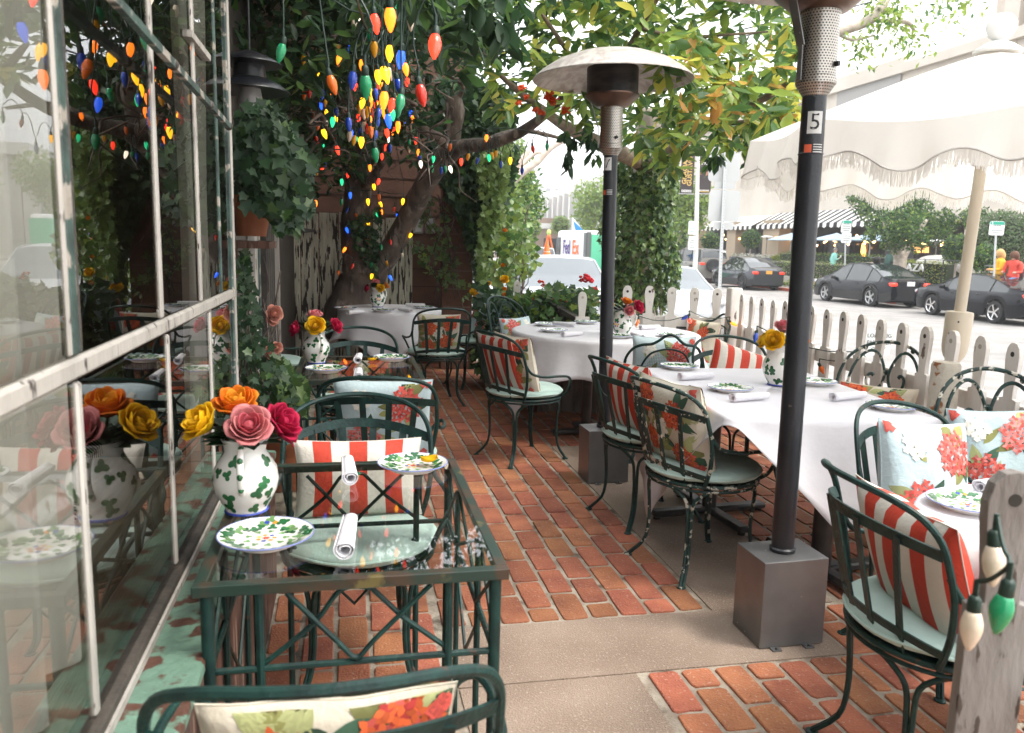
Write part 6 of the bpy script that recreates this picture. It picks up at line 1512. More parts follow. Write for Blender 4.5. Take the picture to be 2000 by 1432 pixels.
t = thing('plaza_wall', 'low pale wall carrying the plaza letters in front of the hedge', 'wall', (23.6, 24, GZ)); b = MB(); ya, yb_ = ypx(1490, 23.5), ypx(1990, 23.5); b.box((23.6, (ya+yb_)/2, GZ+.22), (.3, ya-yb_, .45), lw); b.build('wall', t, world=True, smooth=False)
p = PX(1775, 523, 23.3); ht = PX(1775, 514, 23.3).z-PX(1775, 531, 23.3).z
text('PLAZA', ht*1.25, mat('white_letter', (.75, .75, .75), .5), t, Vector((23.38, p.y, p.z))-t.location, (R(90), 0, R(-90)), 'lettering', .03, sx=1.25)
t = thing('white_sculpture', 'long smooth white capsule-shaped bench beyond the railing', 'sculpture', PX(1850, 518, 25.0)); b = MB(); y0, y1 = PX(1802, 510, 25).y, PX(1905, 510, 25).y
b.grid(lambda u, v: (25+.75*(1-abs(2*v-1)**5)**.5*math.cos(2*pi*u), y0+(y1-y0)*v, t.location.z+.42*(1-abs(2*v-1)**5)**.5*math.sin(2*pi*u)), 20, 24, mat('gloss_white', (.66, .63, .6), .3), wrapu=True); b.build('shell', t, world=True)
t = thing('metal_railing', 'thin grey metal railing in front of the white capsule bench', 'railing', (22.9, 22, GZ)); b = MB(); ya, yb_ = ypx(1700, 22.9), ypx(1960, 22.9); zt = PX(1840, 508, 22.9).z
b.tube([(22.9, ya, zt), (22.9, yb_, zt)], .015, steel, 6); b.build('top_rail', t, world=True)
for px_ in (1755, 1808, 1844, 1900, 1932): b = MB(); y = ypx(px_, 22.9); b.tube([(22.9, y, GZ), (22.9, y, zt)], .025, ironb, 6); b.build('railing_post', t, world=True)
planter = mat('dark_planter', (.05, .06, .07), .6); flw = leafmat('white_flower', (.62, .6, .55))
for i, (pa, pb, lab) in enumerate(((1432, 1516, 'long slate planter with white flowers below the round trees'), (1318, 1345, 'small slate planter with white flowers at the far left of the terrace'))):
    ya, yb_ = ypx(pa, 27.), ypx(pb, 27.); t = thing('flower_planter', lab, 'planter', (27, (ya+yb_)/2, GZ), 0, 'slate planters of the terrace'); zt = PX((pa+pb)/2, 503, 27).z
    b = MB(); b.box((27, (ya+yb_)/2, (GZ+zt)/2), (.6, abs(ya-yb_), zt-GZ), planter); b.build('trough', t, world=True, smooth=False)
    N = 500; pos = np.stack([27+RNG.uniform(-.3, .3, N), RNG.uniform(yb_, ya, N), zt+RNG.uniform(0, .22, N)], 1); leaves('flowers', pos, rdir(N), rdir(N, 1), .09, .08, [flw, L_mid], t, 'quad')
p = PX(1528, 508, 26.); t = thing('flower_planter', 'square black planter with yellow-green grass beside the number 5 heater pole', 'planter', (26, p.y, GZ), 0, 'slate planters of the terrace'); b = MB(); b.box((0, 0, .6), (.9, 1.1, 1.2), planter); b.build('trough', t, smooth=False)
N = 300; pos = np.stack([26+RNG.uniform(-.4, .4, N), p.y+RNG.uniform(-.5, .5, N), GZ+1.2+RNG.uniform(0, .1, N)], 1); leaves('grass_tuft', pos, rdir(N, 1.2), rdir(N), .35, .05, [L_lime, L_yel], t, 'slim')
# trees
def round_tree(px_, py_, d, rad, label, z0=GZ, mts=None, n=1500, L=.14, stretch=1., name='round_tree', trunk=True, grp=None):
    c = AT(px_, py_, d); t = thing(name, label, 'tree', (c.x, c.y, z0), 0, grp)
    v = RNG.normal(size=(n, 3)); v /= np.linalg.norm(v, axis=1)[:, None]; rr = rad*RNG.uniform(.80, 1.02, n)[:, None]*(1+.06*np.sin(v[:, :1]*7+v[:, 1:2]*5))
    pos = np.array(tuple(c))+v*rr*np.array([1, 1, stretch]); leaves('crown', pos, rdir(n), v+RNG.normal(0, .45, (n, 3)), RNG.uniform(L*.7, L*1.2, n), L*.6, mts or [L_mid, L_dark, L_lime], t, 'quad')
    b = MB(); b.ball(c, rad*.80, mat('hedge_core', (.02, .03, .012), 1), 14, (1, 1, stretch)); b.build('dark_inner_core', t, world=True)  # dark ball fills the crown inside the leaf shell
    if trunk: b = MB(); b.tube([(c.x, c.y, z0), (c.x, c.y, c.z-rad*.7*stretch)], max(.04, rad*.07), barkp, 8); b.build('trunk', t, world=True)
TG_ = 'clipped round trees in front of the restaurant'
round_tree(1327, 472, 52, .50*1.0, 'small clipped round tree, left of three before the terrace', grp=TG_)
round_tree(1388, 472, 50, .56, 'small clipped round tree, middle of three before the terrace', grp=TG_)
round_tree(1467, 467, 48, .56, 'small clipped round tree, right of three before the terrace', grp=TG_)
round_tree(1870, 487, 31, .55, 'round bush just left of the wide cream column', name='round_bush')
round_tree(1960, 470, 30, 1.15, 'big grey-green bush behind the seated people', name='bush', mts=[leafmat('sage', (.09, .13, .06)), L_mid], n=3500)
round_tree(1925, 505, 27.5, .5, 'low leafy bush between the column and the yellow-clad person', name='bush', n=900)
round_tree(1095, 440, 70, .85, 'bright clipped round tree in front of the white office block', mts=[L_lime, L_pale, L_mid], grp='round trees up the street')
round_tree(1040, 446, 62, .72, 'bright round tree left of the office columns', mts=[L_lime, L_pale, L_mid], grp='round trees up the street')
round_tree(1014, 450, 58, .65, 'round tree above the low brown shops, farthest left', mts=[L_lime, L_mid, L_mid], grp='round trees up the street')
def loose_tree(blobs, d, trunk_px, label, mts, L, n, name='street_tree', z0=GZ, bark_=barkp, tr=.1):
    c0 = AT(*trunk_px[0], d); t = thing(name, label, 'tree', (c0.x, c0.y, z0))
    pos = []; nr = []
    for (px_, py_, r_) in blobs:
        k = int(n*r_*r_/sum(q[2]**2 for q in blobs)); c = np.array(tuple(AT(px_, py_, d+random.uniform(-1.5, 1.5)))); v = RNG.normal(size=(k, 3)); v /= np.linalg.norm(v, axis=1)[:, None]
        R_ = r_*d/FOC; pos.append(c+v*R_*(RNG.uniform(.15, 1.05, k)**.6)[:, None]); nr.append(v+RNG.normal(0, .6, (k, 3)))
    pos = np.concatenate(pos); nr = np.concatenate(nr); N = len(pos); leaves('crown', pos, rdir(N), nr, RNG.uniform(L*.7, L*1.3, N), L*.55, mts, t, 'slim')
    pts = [AT(x, y, d) for x, y in trunk_px]; b = MB(); b.tube(smooth_path(pts, 3), [tr*(1-.6*i/(3*(len(pts)-1))) for i in range(3*(len(pts)-1)+1)], bark_, 10); b.build('trunk', t, world=True, ang=0)
    return t
loose_tree([(1290, 400, 60), (1345, 380, 45), (1350, 420, 42), (1370, 400, 30), (1330, 440, 35)], 46, [(1300, 500), (1325, 465), (1350, 430), (1345, 390)], 'light green street tree behind the ivy clad trunk and the banner post', [L_lime, L_pale, L_mid], .28, 3200, tr=.16)
loose_tree([(1145, 385, 30), (1165, 410, 38), (1140, 420, 26), (1185, 380, 40), (1150, 450, 22)], 66, [(1160, 520), (1160, 440), (1150, 400)], 'light green street tree above the delivery van', [L_lime, L_pale, L_pale], .35, 2200, tr=.2)
loose_tree([(985, 370, 60), (1020, 350, 32), (1030, 400, 38), (960, 430, 55), (1005, 430, 40), (1000, 310, 40), (1035, 375, 25)], 24, [(930, 560), (955, 440), (985, 380), (1020, 335)], 'green street tree beyond the end of the brown wall, with a pale slanting trunk', [L_mid, L_lime, L_pale], .16, 5200, tr=.22)
T5 = loose_tree([(1690, 405, 26), (1720, 430, 30), (1760, 440, 40), (1800, 430, 34), (1830, 450, 30), (1745, 470, 26), (1850, 430, 26), (1895, 425, 20), (1920, 420, 14), (1665, 390, 12), (1790, 470, 24), (1780, 395, 40), (1700, 460, 16)], 33, [(1752, 560), (1754, 530), (1758, 505), (1748, 480), (1738, 455), (1730, 430)], 'leafy street tree with a forked grey trunk between the two black cars', [L_mid, L_dark, L_mid, L_lime], .15, 6500, tr=.34)
b = MB(); b.tube(smooth_path([AT(1757, 512, 33), AT(1772, 485, 33), (AT(1795, 450, 33)), AT(1810, 430, 33)], 3), [.22, .2, .18, .16, .14, .13, .12, .1, .08, .07], barkp, 9); b.build('fork', T5, world=True, ang=0)
t = thing('bare_street_tree', 'pale bare slanting limbs rising behind the patio corner', 'tree', AT(950, 560, 19)); t.location.z = GZ
b = MB()
for pts, r0 in (([(945, 560), (962, 440), (985, 375), (1015, 340), (1050, 315), (1075, 290), (1110, 270)], .17), ([(985, 375), (1000, 335), (1025, 305), (1040, 285)], .12), ([(1015, 340), (1020, 320), (1045, 300), (1060, 298)], .08)):
    q = smooth_path([AT(x, y, 19) for x, y in pts], 3); b.tube(q, [r0*(1-.75*i/len(q)) for i in range(len(q))], mat('white_bark', (.55, .47, .40), .85, col2=(.42, .34, .28), scale=6), 9)
b.build('limbs', t, world=True, ang=0)
# ---- white office block up the street, low shops, tower
ofc = mat('white_concrete', (.56, .55, .53), .8); grl = mat('grey_louvre', (.16, .155, .16), .7)
A_, B_ = AT(1046, 520, 118), AT(1200, 520, 72); dv = Vector((B_.x-A_.x, B_.y-A_.y, 0)); Lb = dv.length; dv.normalize(); nv = Vector((dv.y, -dv.x, 0)); 
if nv.dot(Vector((A_.x, A_.y, 0))) > 0: nv = -nv
rz_ = math.atan2(dv.y, dv.x); mid = Vector((A_.x, A_.y, 0))+dv*Lb/2; H1 = PY(1050, 392, A_.y).z
t = thing('office_block', 'white two-storey office block with tall slot windows up the street', 'building', (mid.x, mid.y, GZ))
b = MB(); c = mid-nv*8; b.box((c.x, c.y, (H1+GZ)/2), (Lb, 15.4, H1-GZ), ofc, rz=rz_); b.box((c.x, c.y, H1-.1), (Lb+.8, 17, .9), ofc, rz=rz_); b.build('wall', t, world=True, smooth=False)
nb = 13
for k in range(nb+1):
    p = Vector((A_.x, A_.y, 0))+dv*(Lb*k/nb); b = MB(); b.box((p.x+nv.x*.4, p.y+nv.y*.4, (H1+GZ)/2), (.9, 1.0, H1-GZ-.9), ofc, rz=rz_); b.build('pier', t, world=True, smooth=False)
for k in range(nb):
    p = Vector((A_.x, A_.y, 0))+dv*(Lb*(k+.5)/nb)-nv*.25
    b = MB(); b.box((p.x, p.y, H1*.56), (Lb/nb-1.0, .3, H1*.36), dglass, rz=rz_); f_ = b.build('window', t, world=True, smooth=False)
    b = MB(); b.box((p.x+nv.x*.12, p.y+nv.y*.12, H1*.84), (Lb/nb-1.0, .3, H1*.2), grl, rz=rz_); b.build('louvre', t, world=True, smooth=False)
c = AT(1015, 460, 95); t = thing('low_shops', 'low brown shops seen through the leaves left of the office block', 'building', (c.x, c.y, GZ)); b = MB(); b.box((0, 0, 2.4), (9, 8, 4.8), mat('brown_facade', (.24, .17, .13), .85)); b.build('wall', t, smooth=False)
b = MB(); b.box((0, -4.1, 3.9), (9.6, .3, .6), ofc); b.build('fascia', t, smooth=False)
for k in range(3): b = MB(); b.box((-3+3*k, -4.05, 1.5), (2, .1, 2), dglass); b.build('window', t, smooth=False)
c = AT(1985, 300, 37); t = thing('stone_tower', 'tall beige stone tower rising behind the umbrella at the top right', 'building', (c.x+1.2, c.y, GZ)); st = mat('beige_travertine', (.50, .44, .37), .85, col2=(.44, .38, .32), scale=1.5, bump=.3, bscale=8)
b = MB(); b.box((0, 0, 9), (3.2, 3.6, 18), st); b.build('shaft', t, smooth=False); b = MB(); b.box((-1.75, .5, 9), (.3, .9, 18), fw); b.box((-1.75, -.9, 9), (.3, .9, 18), st); b.build('pilasters', t, smooth=False)

# ---- signs, banners, posts
galv = mat('galvanised', (.42, .43, .43), .4, .6); sgrey = mat('sign_back', (.47, .48, .48), .45, .3); sgrn = mat('sign_green', (.01, .30, .20), .5); sblk = inkm
t = thing('sign_post', 'perforated steel post carrying four blank grey sign backs beyond the fence', 'sign post', AT(1402, 660, 13.2)); t.location.z = ZW
pb_, pt2 = AT(1400, 690, 13.2), AT(1418, 282, 13.2); b = MB(); b.beam((pb_.x, pb_.y, ZW), pt2, .05, .05, galv)
b.build('post', t, world=True, smooth=False)
b = MB(); dv2 = (pt2-Vector((pb_.x, pb_.y, ZW))); 
for k in range(70):
    q = Vector((pb_.x, pb_.y, ZW))+dv2*(k/70); b.box((q.x, q.y-.0262, q.z), (.013, .002, .013), mat('post_hole', (.08, .08, .08), .9))
b.build('post_holes', t, world=True, smooth=False)
def sign_plate(par, cx, cy, wpx, hpx, d, mt_, nm='sign_back', off=.04):
    c = AT(cx, cy, d); w_, h_ = wpx*d/FOC, hpx*d/FOC; q = MB(); rc = min(w_, h_)*.12
    P_ = []
    for (sx, sy, a0) in ((1, 1, 0), (-1, 1, 90), (-1, -1, 180), (1, -1, 270)):
        for k in range(4): a = R(a0+k*30); P_.append((sx*(w_/2-rc)+rc*math.cos(a), sy*(h_/2-rc)+rc*math.sin(a)))
    e = Vector((math.cos(R(-10)), math.sin(R(-10)), 0)); nn = Vector((-e.y, e.x, 0))
    q.prism(P_, off, off+.006, mt_, fr=lambda x, y, z: tuple(c+e*x+nn*z+Vector((0, 0, y)))); return q.build(nm, par, world=True, smooth=False), c, e, nn
for (cx, cy, w_, h_) in ((1417, 318, 62, 72), (1417, 362, 41, 13), (1416, 402, 62, 60), (1414, 441, 40, 14)): sign_plate(t, cx, cy, w_, h_, 13.2, sgrey)
# lamp post with banners
t = thing('lamp_post', 'pale street lamp post with two dark vertical banners and parking notices', 'lamp post', AT(1356, 560, 34)); t.location.z = GZ
b = MB(); p0, p1 = AT(1355, 560, 34), AT(1359, 285, 34); b.tube([(p0.x, p0.y, GZ), (p0.x, p0.y, 1.2), (p1.x, p1.y, p1.z+2.5)], [.12, .10, .075], mat('pale_post', (.50, .49, .47), .6), 12); b.build('post', t, world=True)
ban = mat('charcoal_banner', (.045, .035, .035), .8); gold = mat('gold_ink', (.62, .42, .12), .7); wink = mat('white_ink', (.75, .74, .72), .7)
for sx, cx in ((-1, 1342.5), (1, 1377)):
    o, c, e, nn = sign_plate(t, cx, 340, 26, 76, 34, ban, 'banner', 0)
    w_ = 26*34/FOC; h_ = 76*34/FOC; L0 = c-t.location-nn*.012; ra = math.atan2(e.y, e.x)
    for zz in (h_/2, -h_/2): b = MB(); q = c+Vector((0, 0, zz)); b.tube([q-e*w_*.6, q+e*w_*.6], .02, galv, 6); b.build('banner_arm', t, world=True)
    if sx < 0:
        for k, s_ in enumerate(('GRACIAS', 'GUSTAVO')): text(s_, .27, gold, t, L0+e*(-.11+.22*k)+Vector((0, 0, .12)), (R(90), R(-90), ra), 'banner_lettering', .002, sx=1.0, bold=.006)
        for k in range(2): b = MB(); b.box(tuple(c-nn*.012+Vector((0, 0, -h_*.41-.06*k))), (w_*.75, .004, .03), wink, rz=ra); b.build('small_print', t, world=True, smooth=False)
    else:
        text('Phil', .25, wink, t, L0+Vector((0, 0, h_*.28)), (R(90), 0, ra), 'banner_lettering', .002, bold=.006)
        text('LA', .13, wink, t, L0+Vector((0, 0, h_*.41)), (R(90), 0, ra), 'banner_lettering', .002)
        b = MB(); cc = c-nn*.012
        b.ball(tuple(cc+e*.05+Vector((0, 0, .02))), .085, mat('banner_skin', (.35, .16, .11), .8), 8, (1, .05, 1.1)); b.ball(tuple(cc-e*.17+Vector((0, 0, .02))), .05, mat('banner_skin', (.35, .16, .11), .8), 8, (.7, .05, 1.3)); b.build('printed_figure', t, world=True)
        for k in range(2): b = MB(); b.box(tuple(cc+Vector((0, 0, -h_*.41-.06*k))), (w_*.75, .004, .03), wink if k == 0 else gold, rz=ra); b.build('small_print', t, world=True, smooth=False)
swh = mat('sign_white', (.66, .68, .67), .5)
def notice(par, cx, cy, w_, h_, d, top=None, lines=4, col=sblk, seed=1):
    o, c, e, nn = sign_plate(par, cx, cy, w_, h_, d, swh, 'notice_plate', 0); W_, H_ = w_*d/FOC, h_*d/FOC; ra = math.atan2(e.y, e.x); r = random.Random(seed)
    for k in range(lines):
        q = MB(); q.box(tuple(c-nn*.004+Vector((0, 0, H_*(.30-.7*k/lines-.1)))), (W_*r.uniform(.5, .8), .003, H_*.035), col, rz=ra); q.build('notice_text_line', par, world=True, smooth=False)
    if top:
        q = MB(); q.box(tuple(c-nn*.004+Vector((0, 0, H_*.36))), (W_*.94, .003, H_*.22), sgrn, rz=ra); q.build('green_header', par, world=True, smooth=False)
        text(top, H_*.24, swh, par, c-nn*.008+e*(-W_*.33)+Vector((0, 0, H_*.36))-par.location, (R(90), 0, ra), 'number', .001, bold=.004)
notice(t, 1352, 445, 15, 26, 33.5, None, 3, sgrn, 2); notice(t, 1352, 475, 15, 26, 33.5, None, 4, sblk, 3)
def parking(px_, ptop, pbot, d, w_, label, secs):
    t = thing('parking_sign', label, 'sign', AT(px_, 555, d)); t.location.z = GZ; a = AT(px_-1, 560, d); c = AT(px_, ptop, d); b = MB(); b.tube([(a.x, a.y, GZ), c], .03, galv, 8); b.build('post', t, world=True)
    y = ptop
    for (h_, top, ln) in secs: notice(t, px_+1, y+h_/2, w_, h_-1, d-.06, top, ln, seed=int(h_)); y += h_
parking(1652, 430, 475, 33, 20, 'tall white parking sign on a post behind the black crossover', ((25, '2', 4), (20, None, 3)))
parking(1946, 432, 460, 24, 30, 'white parking sign with a green number 2 header on the right', ((28, '2', 4),))
t = thing('loading_sign', 'small white loading sign with black letters seen just above the picket fence', 'sign', AT(1716, 700, 8.2)); t.location.z = ZW
c = AT(1716, 670, 8.2); b = MB(); b.tube([(c.x, c.y+.03, ZW), (c.x, c.y+.03, c.z+.1)], .022, galv, 8); b.build('post', t, world=True)
o, c, e, nn = sign_plate(t, 1716, 670, 48, 50, 8.2, swh, 'sign_face', 0); ra = math.atan2(e.y, e.x)
for k, s_ in enumerate(('LOADING', 'PASSENGER', 'ONLY')): text(s_, .060, sblk, t, c-nn*.006+Vector((0, 0, .075-.072*k))-t.location, (R(90), 0, ra), 'lettering', .001, sx=.95 if k != 1 else .80)
# construction bits near the van
t = thing('traffic_cone', 'orange striped barrier legs beside the white van up the street', 'barrier', AT(1070, 520, 60)); t.location.z = ZR; oc = mat('safety_orange', (.75, .16, .03), .6)
b = MB()
zt = AT(1070, 462, 60).z-ZR
for k in (-1, 1): b.tube([(k*.75, 0, 0), (k*.08, 0, zt)], .06, oc, 6)
b.tube([(0, .6, 0), (0, 0, zt)], .04, oc, 6); b.ball((0, 0, zt), .16, oc, 8); b.build('tripod', t)
b = MB(); b.ball((0, 0, zt+.3), .18, mat('safety_lime', (.45, .6, .15), .6), 8, (1, 1, 1.3)); b.build('vest', t)
t = thing('sail_flag', 'white flag with a blue corner above the van', 'flag', AT(1117, 470, 55)); t.location.z = ZR; c = AT(1117, 470, 55)
zt = AT(1117, 425, 55).z-ZR
b = MB(); b.tube([(0, 0, 0), (0, 0, zt)], .04, wht, 6); b.build('pole', t); b = MB(); b.add([(0, 0, zt), (.9, 0, zt-1.), (0, 0, zt-1.9)], [(0, 1, 2)], wht); b.add([(.03, -.02, zt-.2), (.9, -.02, zt-.95), (.3, -.02, zt-1.15)], [(0, 1, 2)], mat('flag_blue', (.02, .22, .6), .6)); b.build('banner_cloth', t, smooth=False, solid=.02)
t = thing('traffic_cone', 'small orange and white cone on the roof line of the silver car', 'traffic cone', AT(1068, 490, 24)); b = MB(); b.lathe([(.14, 0), (.03, .5), (0, .52)], oc, 12); b.build('cone', t); b = MB(); b.lathe([(.105, .16), (.065, .33)], wht, 12, caps=False); b.build('white_band', t)
t.location.z = AT(1068, 500, 24).z-.04

# ============================================================ VEHICLES
tyre = mat('tyre', (.012, .012, .013), .8); trimk = mat('black_trim', (.015, .015, .017), .5); cglass = mat('car_glass', (.015, .02, .022), .03, spec=.9); lglass = mat('sky_reflection_windscreen', (.085, .10, .11), .08, spec=.8); tail = mat('tail_red', (.55, .03, .015), .25, emit=(.6, .03, .01), es=.4); chrome = mat('car_chrome', (.6, .6, .6), .15, 1.)
plate_m = mat('plate_white', (.6, .6, .6), .5); undr = mat('underbody', (.008, .008, .008), .9)
def car(label, cx, cy, head, L, W, H, paint, top, belt=(.56, .60), wr=.345, wb=2.8, rimc=None, glassf=.42, z=ZR, spoke=5, nm='parked_car', grp='cars across and along the street', lights=True, dark_low=False, clad=False, plate_c=None, roofp=None, front=False):
    t = thing(nm, label, 'car', (cx, cy, z), R(head), grp)
    tx = [p[0] for p in top]; tz = [p[1] for p in top]; topf = lambda x: float(np.interp(x/L, tx, tz))*H
    bf = lambda x: H*(belt[0]+(belt[1]-belt[0])*(0.5-x/L))          # rises to the back
    n = 84; X = [-L/2+L*k/n for k in range(n+1)]; ax = (wb/2-.05, -wb/2-.0)
    def z0(x):
        q = .20+.10*max(0, (abs(x)/(L/2)-.86)/.14)
        for a in ax:
            d = abs(x-a)
            if d < wr+.055: q = max(q, wr+math.sqrt(max(0, (wr+.055)**2-d*d)))
        return q
    def w(x): return W/2*(1-.16*max(0, (abs(x)/(L/2)-.72)/.28)**2.2)
    rows = []
    def prof(x):
        tp = topf(x); be = min(bf(x), tp-.015); zz0 = z0(x); ww = w(x); g_ = max(0, tp-be)
        zs = zz0+(be-zz0)*.45
        if g_ < .08: return [(ww*.965, zz0), (ww, max(zs, zz0+.01)), (ww*.985, max(be-.09, zz0+.02)), (ww*.93, be-.01), (ww*.80, be+(tp-be)*.7), (ww*.45, tp), (0, tp+.012)]
        yr = ww*.93-g_*glassf
        return [(ww*.965, zz0), (ww, max(zs, zz0+.01)), (ww*.985, max(be-.07, zz0+.02)), (ww*.93, be), (yr, tp-.035*min(1, g_/.3)), (yr*.72, tp), (0, tp+.015)]
    body, win, low = MB(), MB(), MB(); PR = [prof(x) for x in X]; m = len(PR[0])
    roof = max(tz)*H
    for sgn in (1, -1):
        for i in range(n):
            for j in range(m-1):
                q = [(X[i], sgn*PR[i][j][0], PR[i][j][1]), (X[i+1], sgn*PR[i+1][j][0], PR[i+1][j][1]), (X[i+1], sgn*PR[i+1][j+1][0], PR[i+1][j+1][1]), (X[i], sgn*PR[i][j+1][0], PR[i][j+1][1])]
                if sgn < 0: q = q[::-1]
                g0 = topf(X[i])-bf(X[i]); g1 = topf(X[i+1])-bf(X[i+1]); gm = (g0+g1)/2; sl = abs(topf(X[i+1])-topf(X[i]))/(X[i+1]-X[i])
                glass = False
                if j == 3 and gm > .16 : glass = True
                if j >= 4 and gm > .06 and gm < roof-bf(X[i])-.03 and sl > .18: glass = True
                if glass: win.add(q, [(0, 1, 2, 3)], lglass if front and j >= 4 else cglass)  # front windscreens: reflected sky put into a lighter glass colour
                elif j == 0 and (clad or dark_low): low.add(q, [(0, 1, 2, 3)], trimk)
                else: body.add(q, [(0, 1, 2, 3)], (roofp or paint) if j >= 4 and gm > .3 else paint)
    for e_, s_ in ((0, -1), (n, 1)):
        P_ = PR[e_]; pts = [(X[e_], y, z_) for y, z_ in P_]+[(X[e_], -y, z_) for y, z_ in P_[::-1][1:]]
        body.add(pts, [tuple(range(len(pts)))], paint)
    o = body.build('body', t, ang=38, weld=True); win.build('window', t, ang=30, weld=True)
    if low.v: low.build('sill_cladding', t)
    b = MB(); b.box((0, 0, .32), (L*.92, W*.86, .22), undr); b.build('underbody', t, smooth=False)
    # arches lips, pillars
    b = MB()
    for sgn in (1, -1):
        edge = [(X[i], sgn*PR[i][4][0]*1.002, PR[i][4][1]) for i in range(n+1) if topf(X[i])-bf(X[i]) > .05]
        b.tube(edge, .022, (roofp or paint), 5)
        for f in (.04, -.22):
            i = int((f+.5)*n); 
            if topf(X[i])-bf(X[i]) > .2: b.tube([(X[i], sgn*(PR[i][3][0]+.002), PR[i][3][1]), (X[i]-.03, sgn*(PR[i][4][0]+.002), PR[i][4][1])], .022, trimk, 5)
    b.build('pillars', t)
    if clad:
        b = MB()
        for sgn in (1, -1):
            for a in ax: b.tube([(a+(wr+.07)*math.cos(q), sgn*(w(a)*1.0), wr+(wr+.07)*math.sin(q)) for q in np.linspace(-.25, pi+.25, 16)], .03, trimk if clad == 1 else paint, 6)
        b.build('arch_trim', t)
    for a in ax:
        for sgn in (1, -1):
            b = MB(); c = (a, sgn*(w(a)-.11), wr); mm = Matrix.Rotation(-sgn*pi/2, 3, 'X')
            b.lathe([(wr*.66, -.10), (wr*.95, -.10), (wr, -.07), (wr, .07), (wr*.95, .10), (wr*.68, .105)], tyre, 28, c=c, m=mm, caps=False); wh_ = b.build('wheel', t)
            b = MB(); b.lathe([(0, .03), (wr*.55, .03), (wr*.66, .085), (wr*.69, .10), (wr*.70, .06)], trimk, 24, c=c, m=mm, caps=False)
            for k in range(spoke):
                q = 2*pi*k/spoke; d = mm @ Vector((math.cos(q), math.sin(q), 0)); b.beam(Vector(c)+mm @ Vector((0, 0, .07)), Vector(c)+d*wr*.66+mm @ Vector((0, 0, .085)), wr*.16, .03, rimc or galv, up=(0, sgn, 0))
            b.lathe([(wr*.64, .09), (wr*.69, .108), (wr*.71, .09)], rimc or galv, 24, c=c, m=mm, caps=False)
            r_ = b.build('rim', None); r_.parent = wh_
    for sgn in (1, -1):
        xm = L*.5*.36; b = MB(); ym = PR[int((xm/L+.5)*n)][3][0]+.09; b.box((xm, sgn*ym, bf(xm)+.07), (.10, .20, .13), paint if not front else trimk, bev=.03); b.build('wing_mirror', t)
        b = MB(); zb = bf(-L/2)-.10; b.box((-L/2+.10, sgn*(w(-L/2)*.86), zb), (.26, w(0)*.30, .13), tail, bev=.03); b.build('tail_light', t)
        b = MB(); b.box((L/2-.16, sgn*(w(L/2)*.80), bf(L/2)-.13), (.36, .34, .12), mat('headlamp', (.5, .5, .52), .1), bev=.04); b.build('headlight', t)
        for f in (.10, -.14): b = MB(); i = int((f+.5)*n); b.box((X[i], sgn*(PR[i][2][0]+.012), bf(X[i])-.10), (.19, .02, .03), trimk if paint is not trimk else chrome, bev=.006); b.build('door_handle', t)
    b = MB(); b.box((-L/2-.012, 0, .62*H*.9), (.02, .32, .16), plate_c or plate_m); b.build('licence_plate', t, smooth=False)
    return t
def paintm(n, c, met=.0, rough=.25): return mat('paint_'+n, c, .07 if sum(c) < .3 else rough, met, coat=.0, spec=.28)
blackp = paintm('black', (.006, .007, .010)); greyp = paintm('graphite', (.060, .065, .072), .5, .3); silv = paintm('silver_sand', (.22, .21, .19), .5, .35); whp = paintm('white', (.46, .47, .49)); slv2 = paintm('silver', (.36, .37, .38), .3, .3)
cross = [(-.5, .60), (-.47, .66), (-.40, .70), (-.30, .84), (-.18, .96), (-.04, 1.0), (.08, .97), (.16, .88), (.27, .66), (.34, .62), (.44, .56), (.485, .50), (.5, .40)]
sedan = [(-.5, .60), (-.485, .70), (-.38, .74), (-.27, .88), (-.14, .98), (-.02, 1.0), (.07, .97), (.15, .87), (.24, .72), (.34, .68), (.45, .60), (.485, .54), (.5, .42)]
suvp = [(-.5, .50), (-.495, .66), (-.47, .93), (-.44, .99), (-.2, 1.0), (.05, .99), (.11, .97), (.20, .70), (.24, .66), (.42, .63), (.48, .58), (.5, .40)]
minis = [(-.5, .55), (-.48, .70), (-.40, .90), (-.30, .98), (-.1, 1.0), (.06, .97), (.18, .78), (.27, .66), (.40, .60), (.47, .52), (.5, .36)]
car('glossy black crossover parked across the street, rear quarter toward the viewer', 19.98, 27.75, 91, 4.75, 1.90, 1.62, blackp, cross, (.56, .60), .36, 2.85, galv, clad=1, spoke=5)
car('black saloon with silver five-spoke wheels parked at the far right', 19.80, 21.55, 87.5, 4.85, 1.86, 1.46, blackp, sedan, (.60, .66), .34, 2.83, chrome, spoke=5)
car('dark grey crossover parked ahead of the black ones, orange-yellow plate', 20.2, 38.0, 89, 4.75, 1.90, 1.62, greyp, cross, (.56, .60), .36, 2.85, trimk, clad=1, plate_c=mat('plate_orange', (.7, .32, .05), .5), spoke=7)
sv = car('boxy sand-silver off-roader with a spare wheel on its tail', 20.55, 44.8, 89, 4.9, 2.0, 1.97, silv, suvp, (.60, .62), .40, 3.0, trimk, glassf=.18, clad=2, roofp=silv, spoke=6)
b = MB(); mm = Matrix.Rotation(-pi/2, 3, 'Y'); b.lathe([(.24, -.12), (.38, -.12), (.40, -.08), (.40, .08), (.37, .12), (.25, .12)], tyre, 28, c=(-2.58, .12, 1.02), m=mm, caps=False); b.lathe([(0, .08), (.2, .1), (.25, .11)], greyp, 20, c=(-2.58, .12, 1.02), m=mm, caps=False); b.build('spare_wheel', sv)
def near_car(label, px_, d, head, L, W, H, paint, top, z, **k):
    c = AT(px_, 560, d); return car(label, c.x, c.y, head, L, W, H, paint, top, z=z, **k)
near_car('white car parked nose toward the patio right of the ivy trunk', 1300, 19.8, -97, 4.6, 1.86, 1.55, whp, minis, ZR, belt=(.60, .62), front=True, glassf=.35)
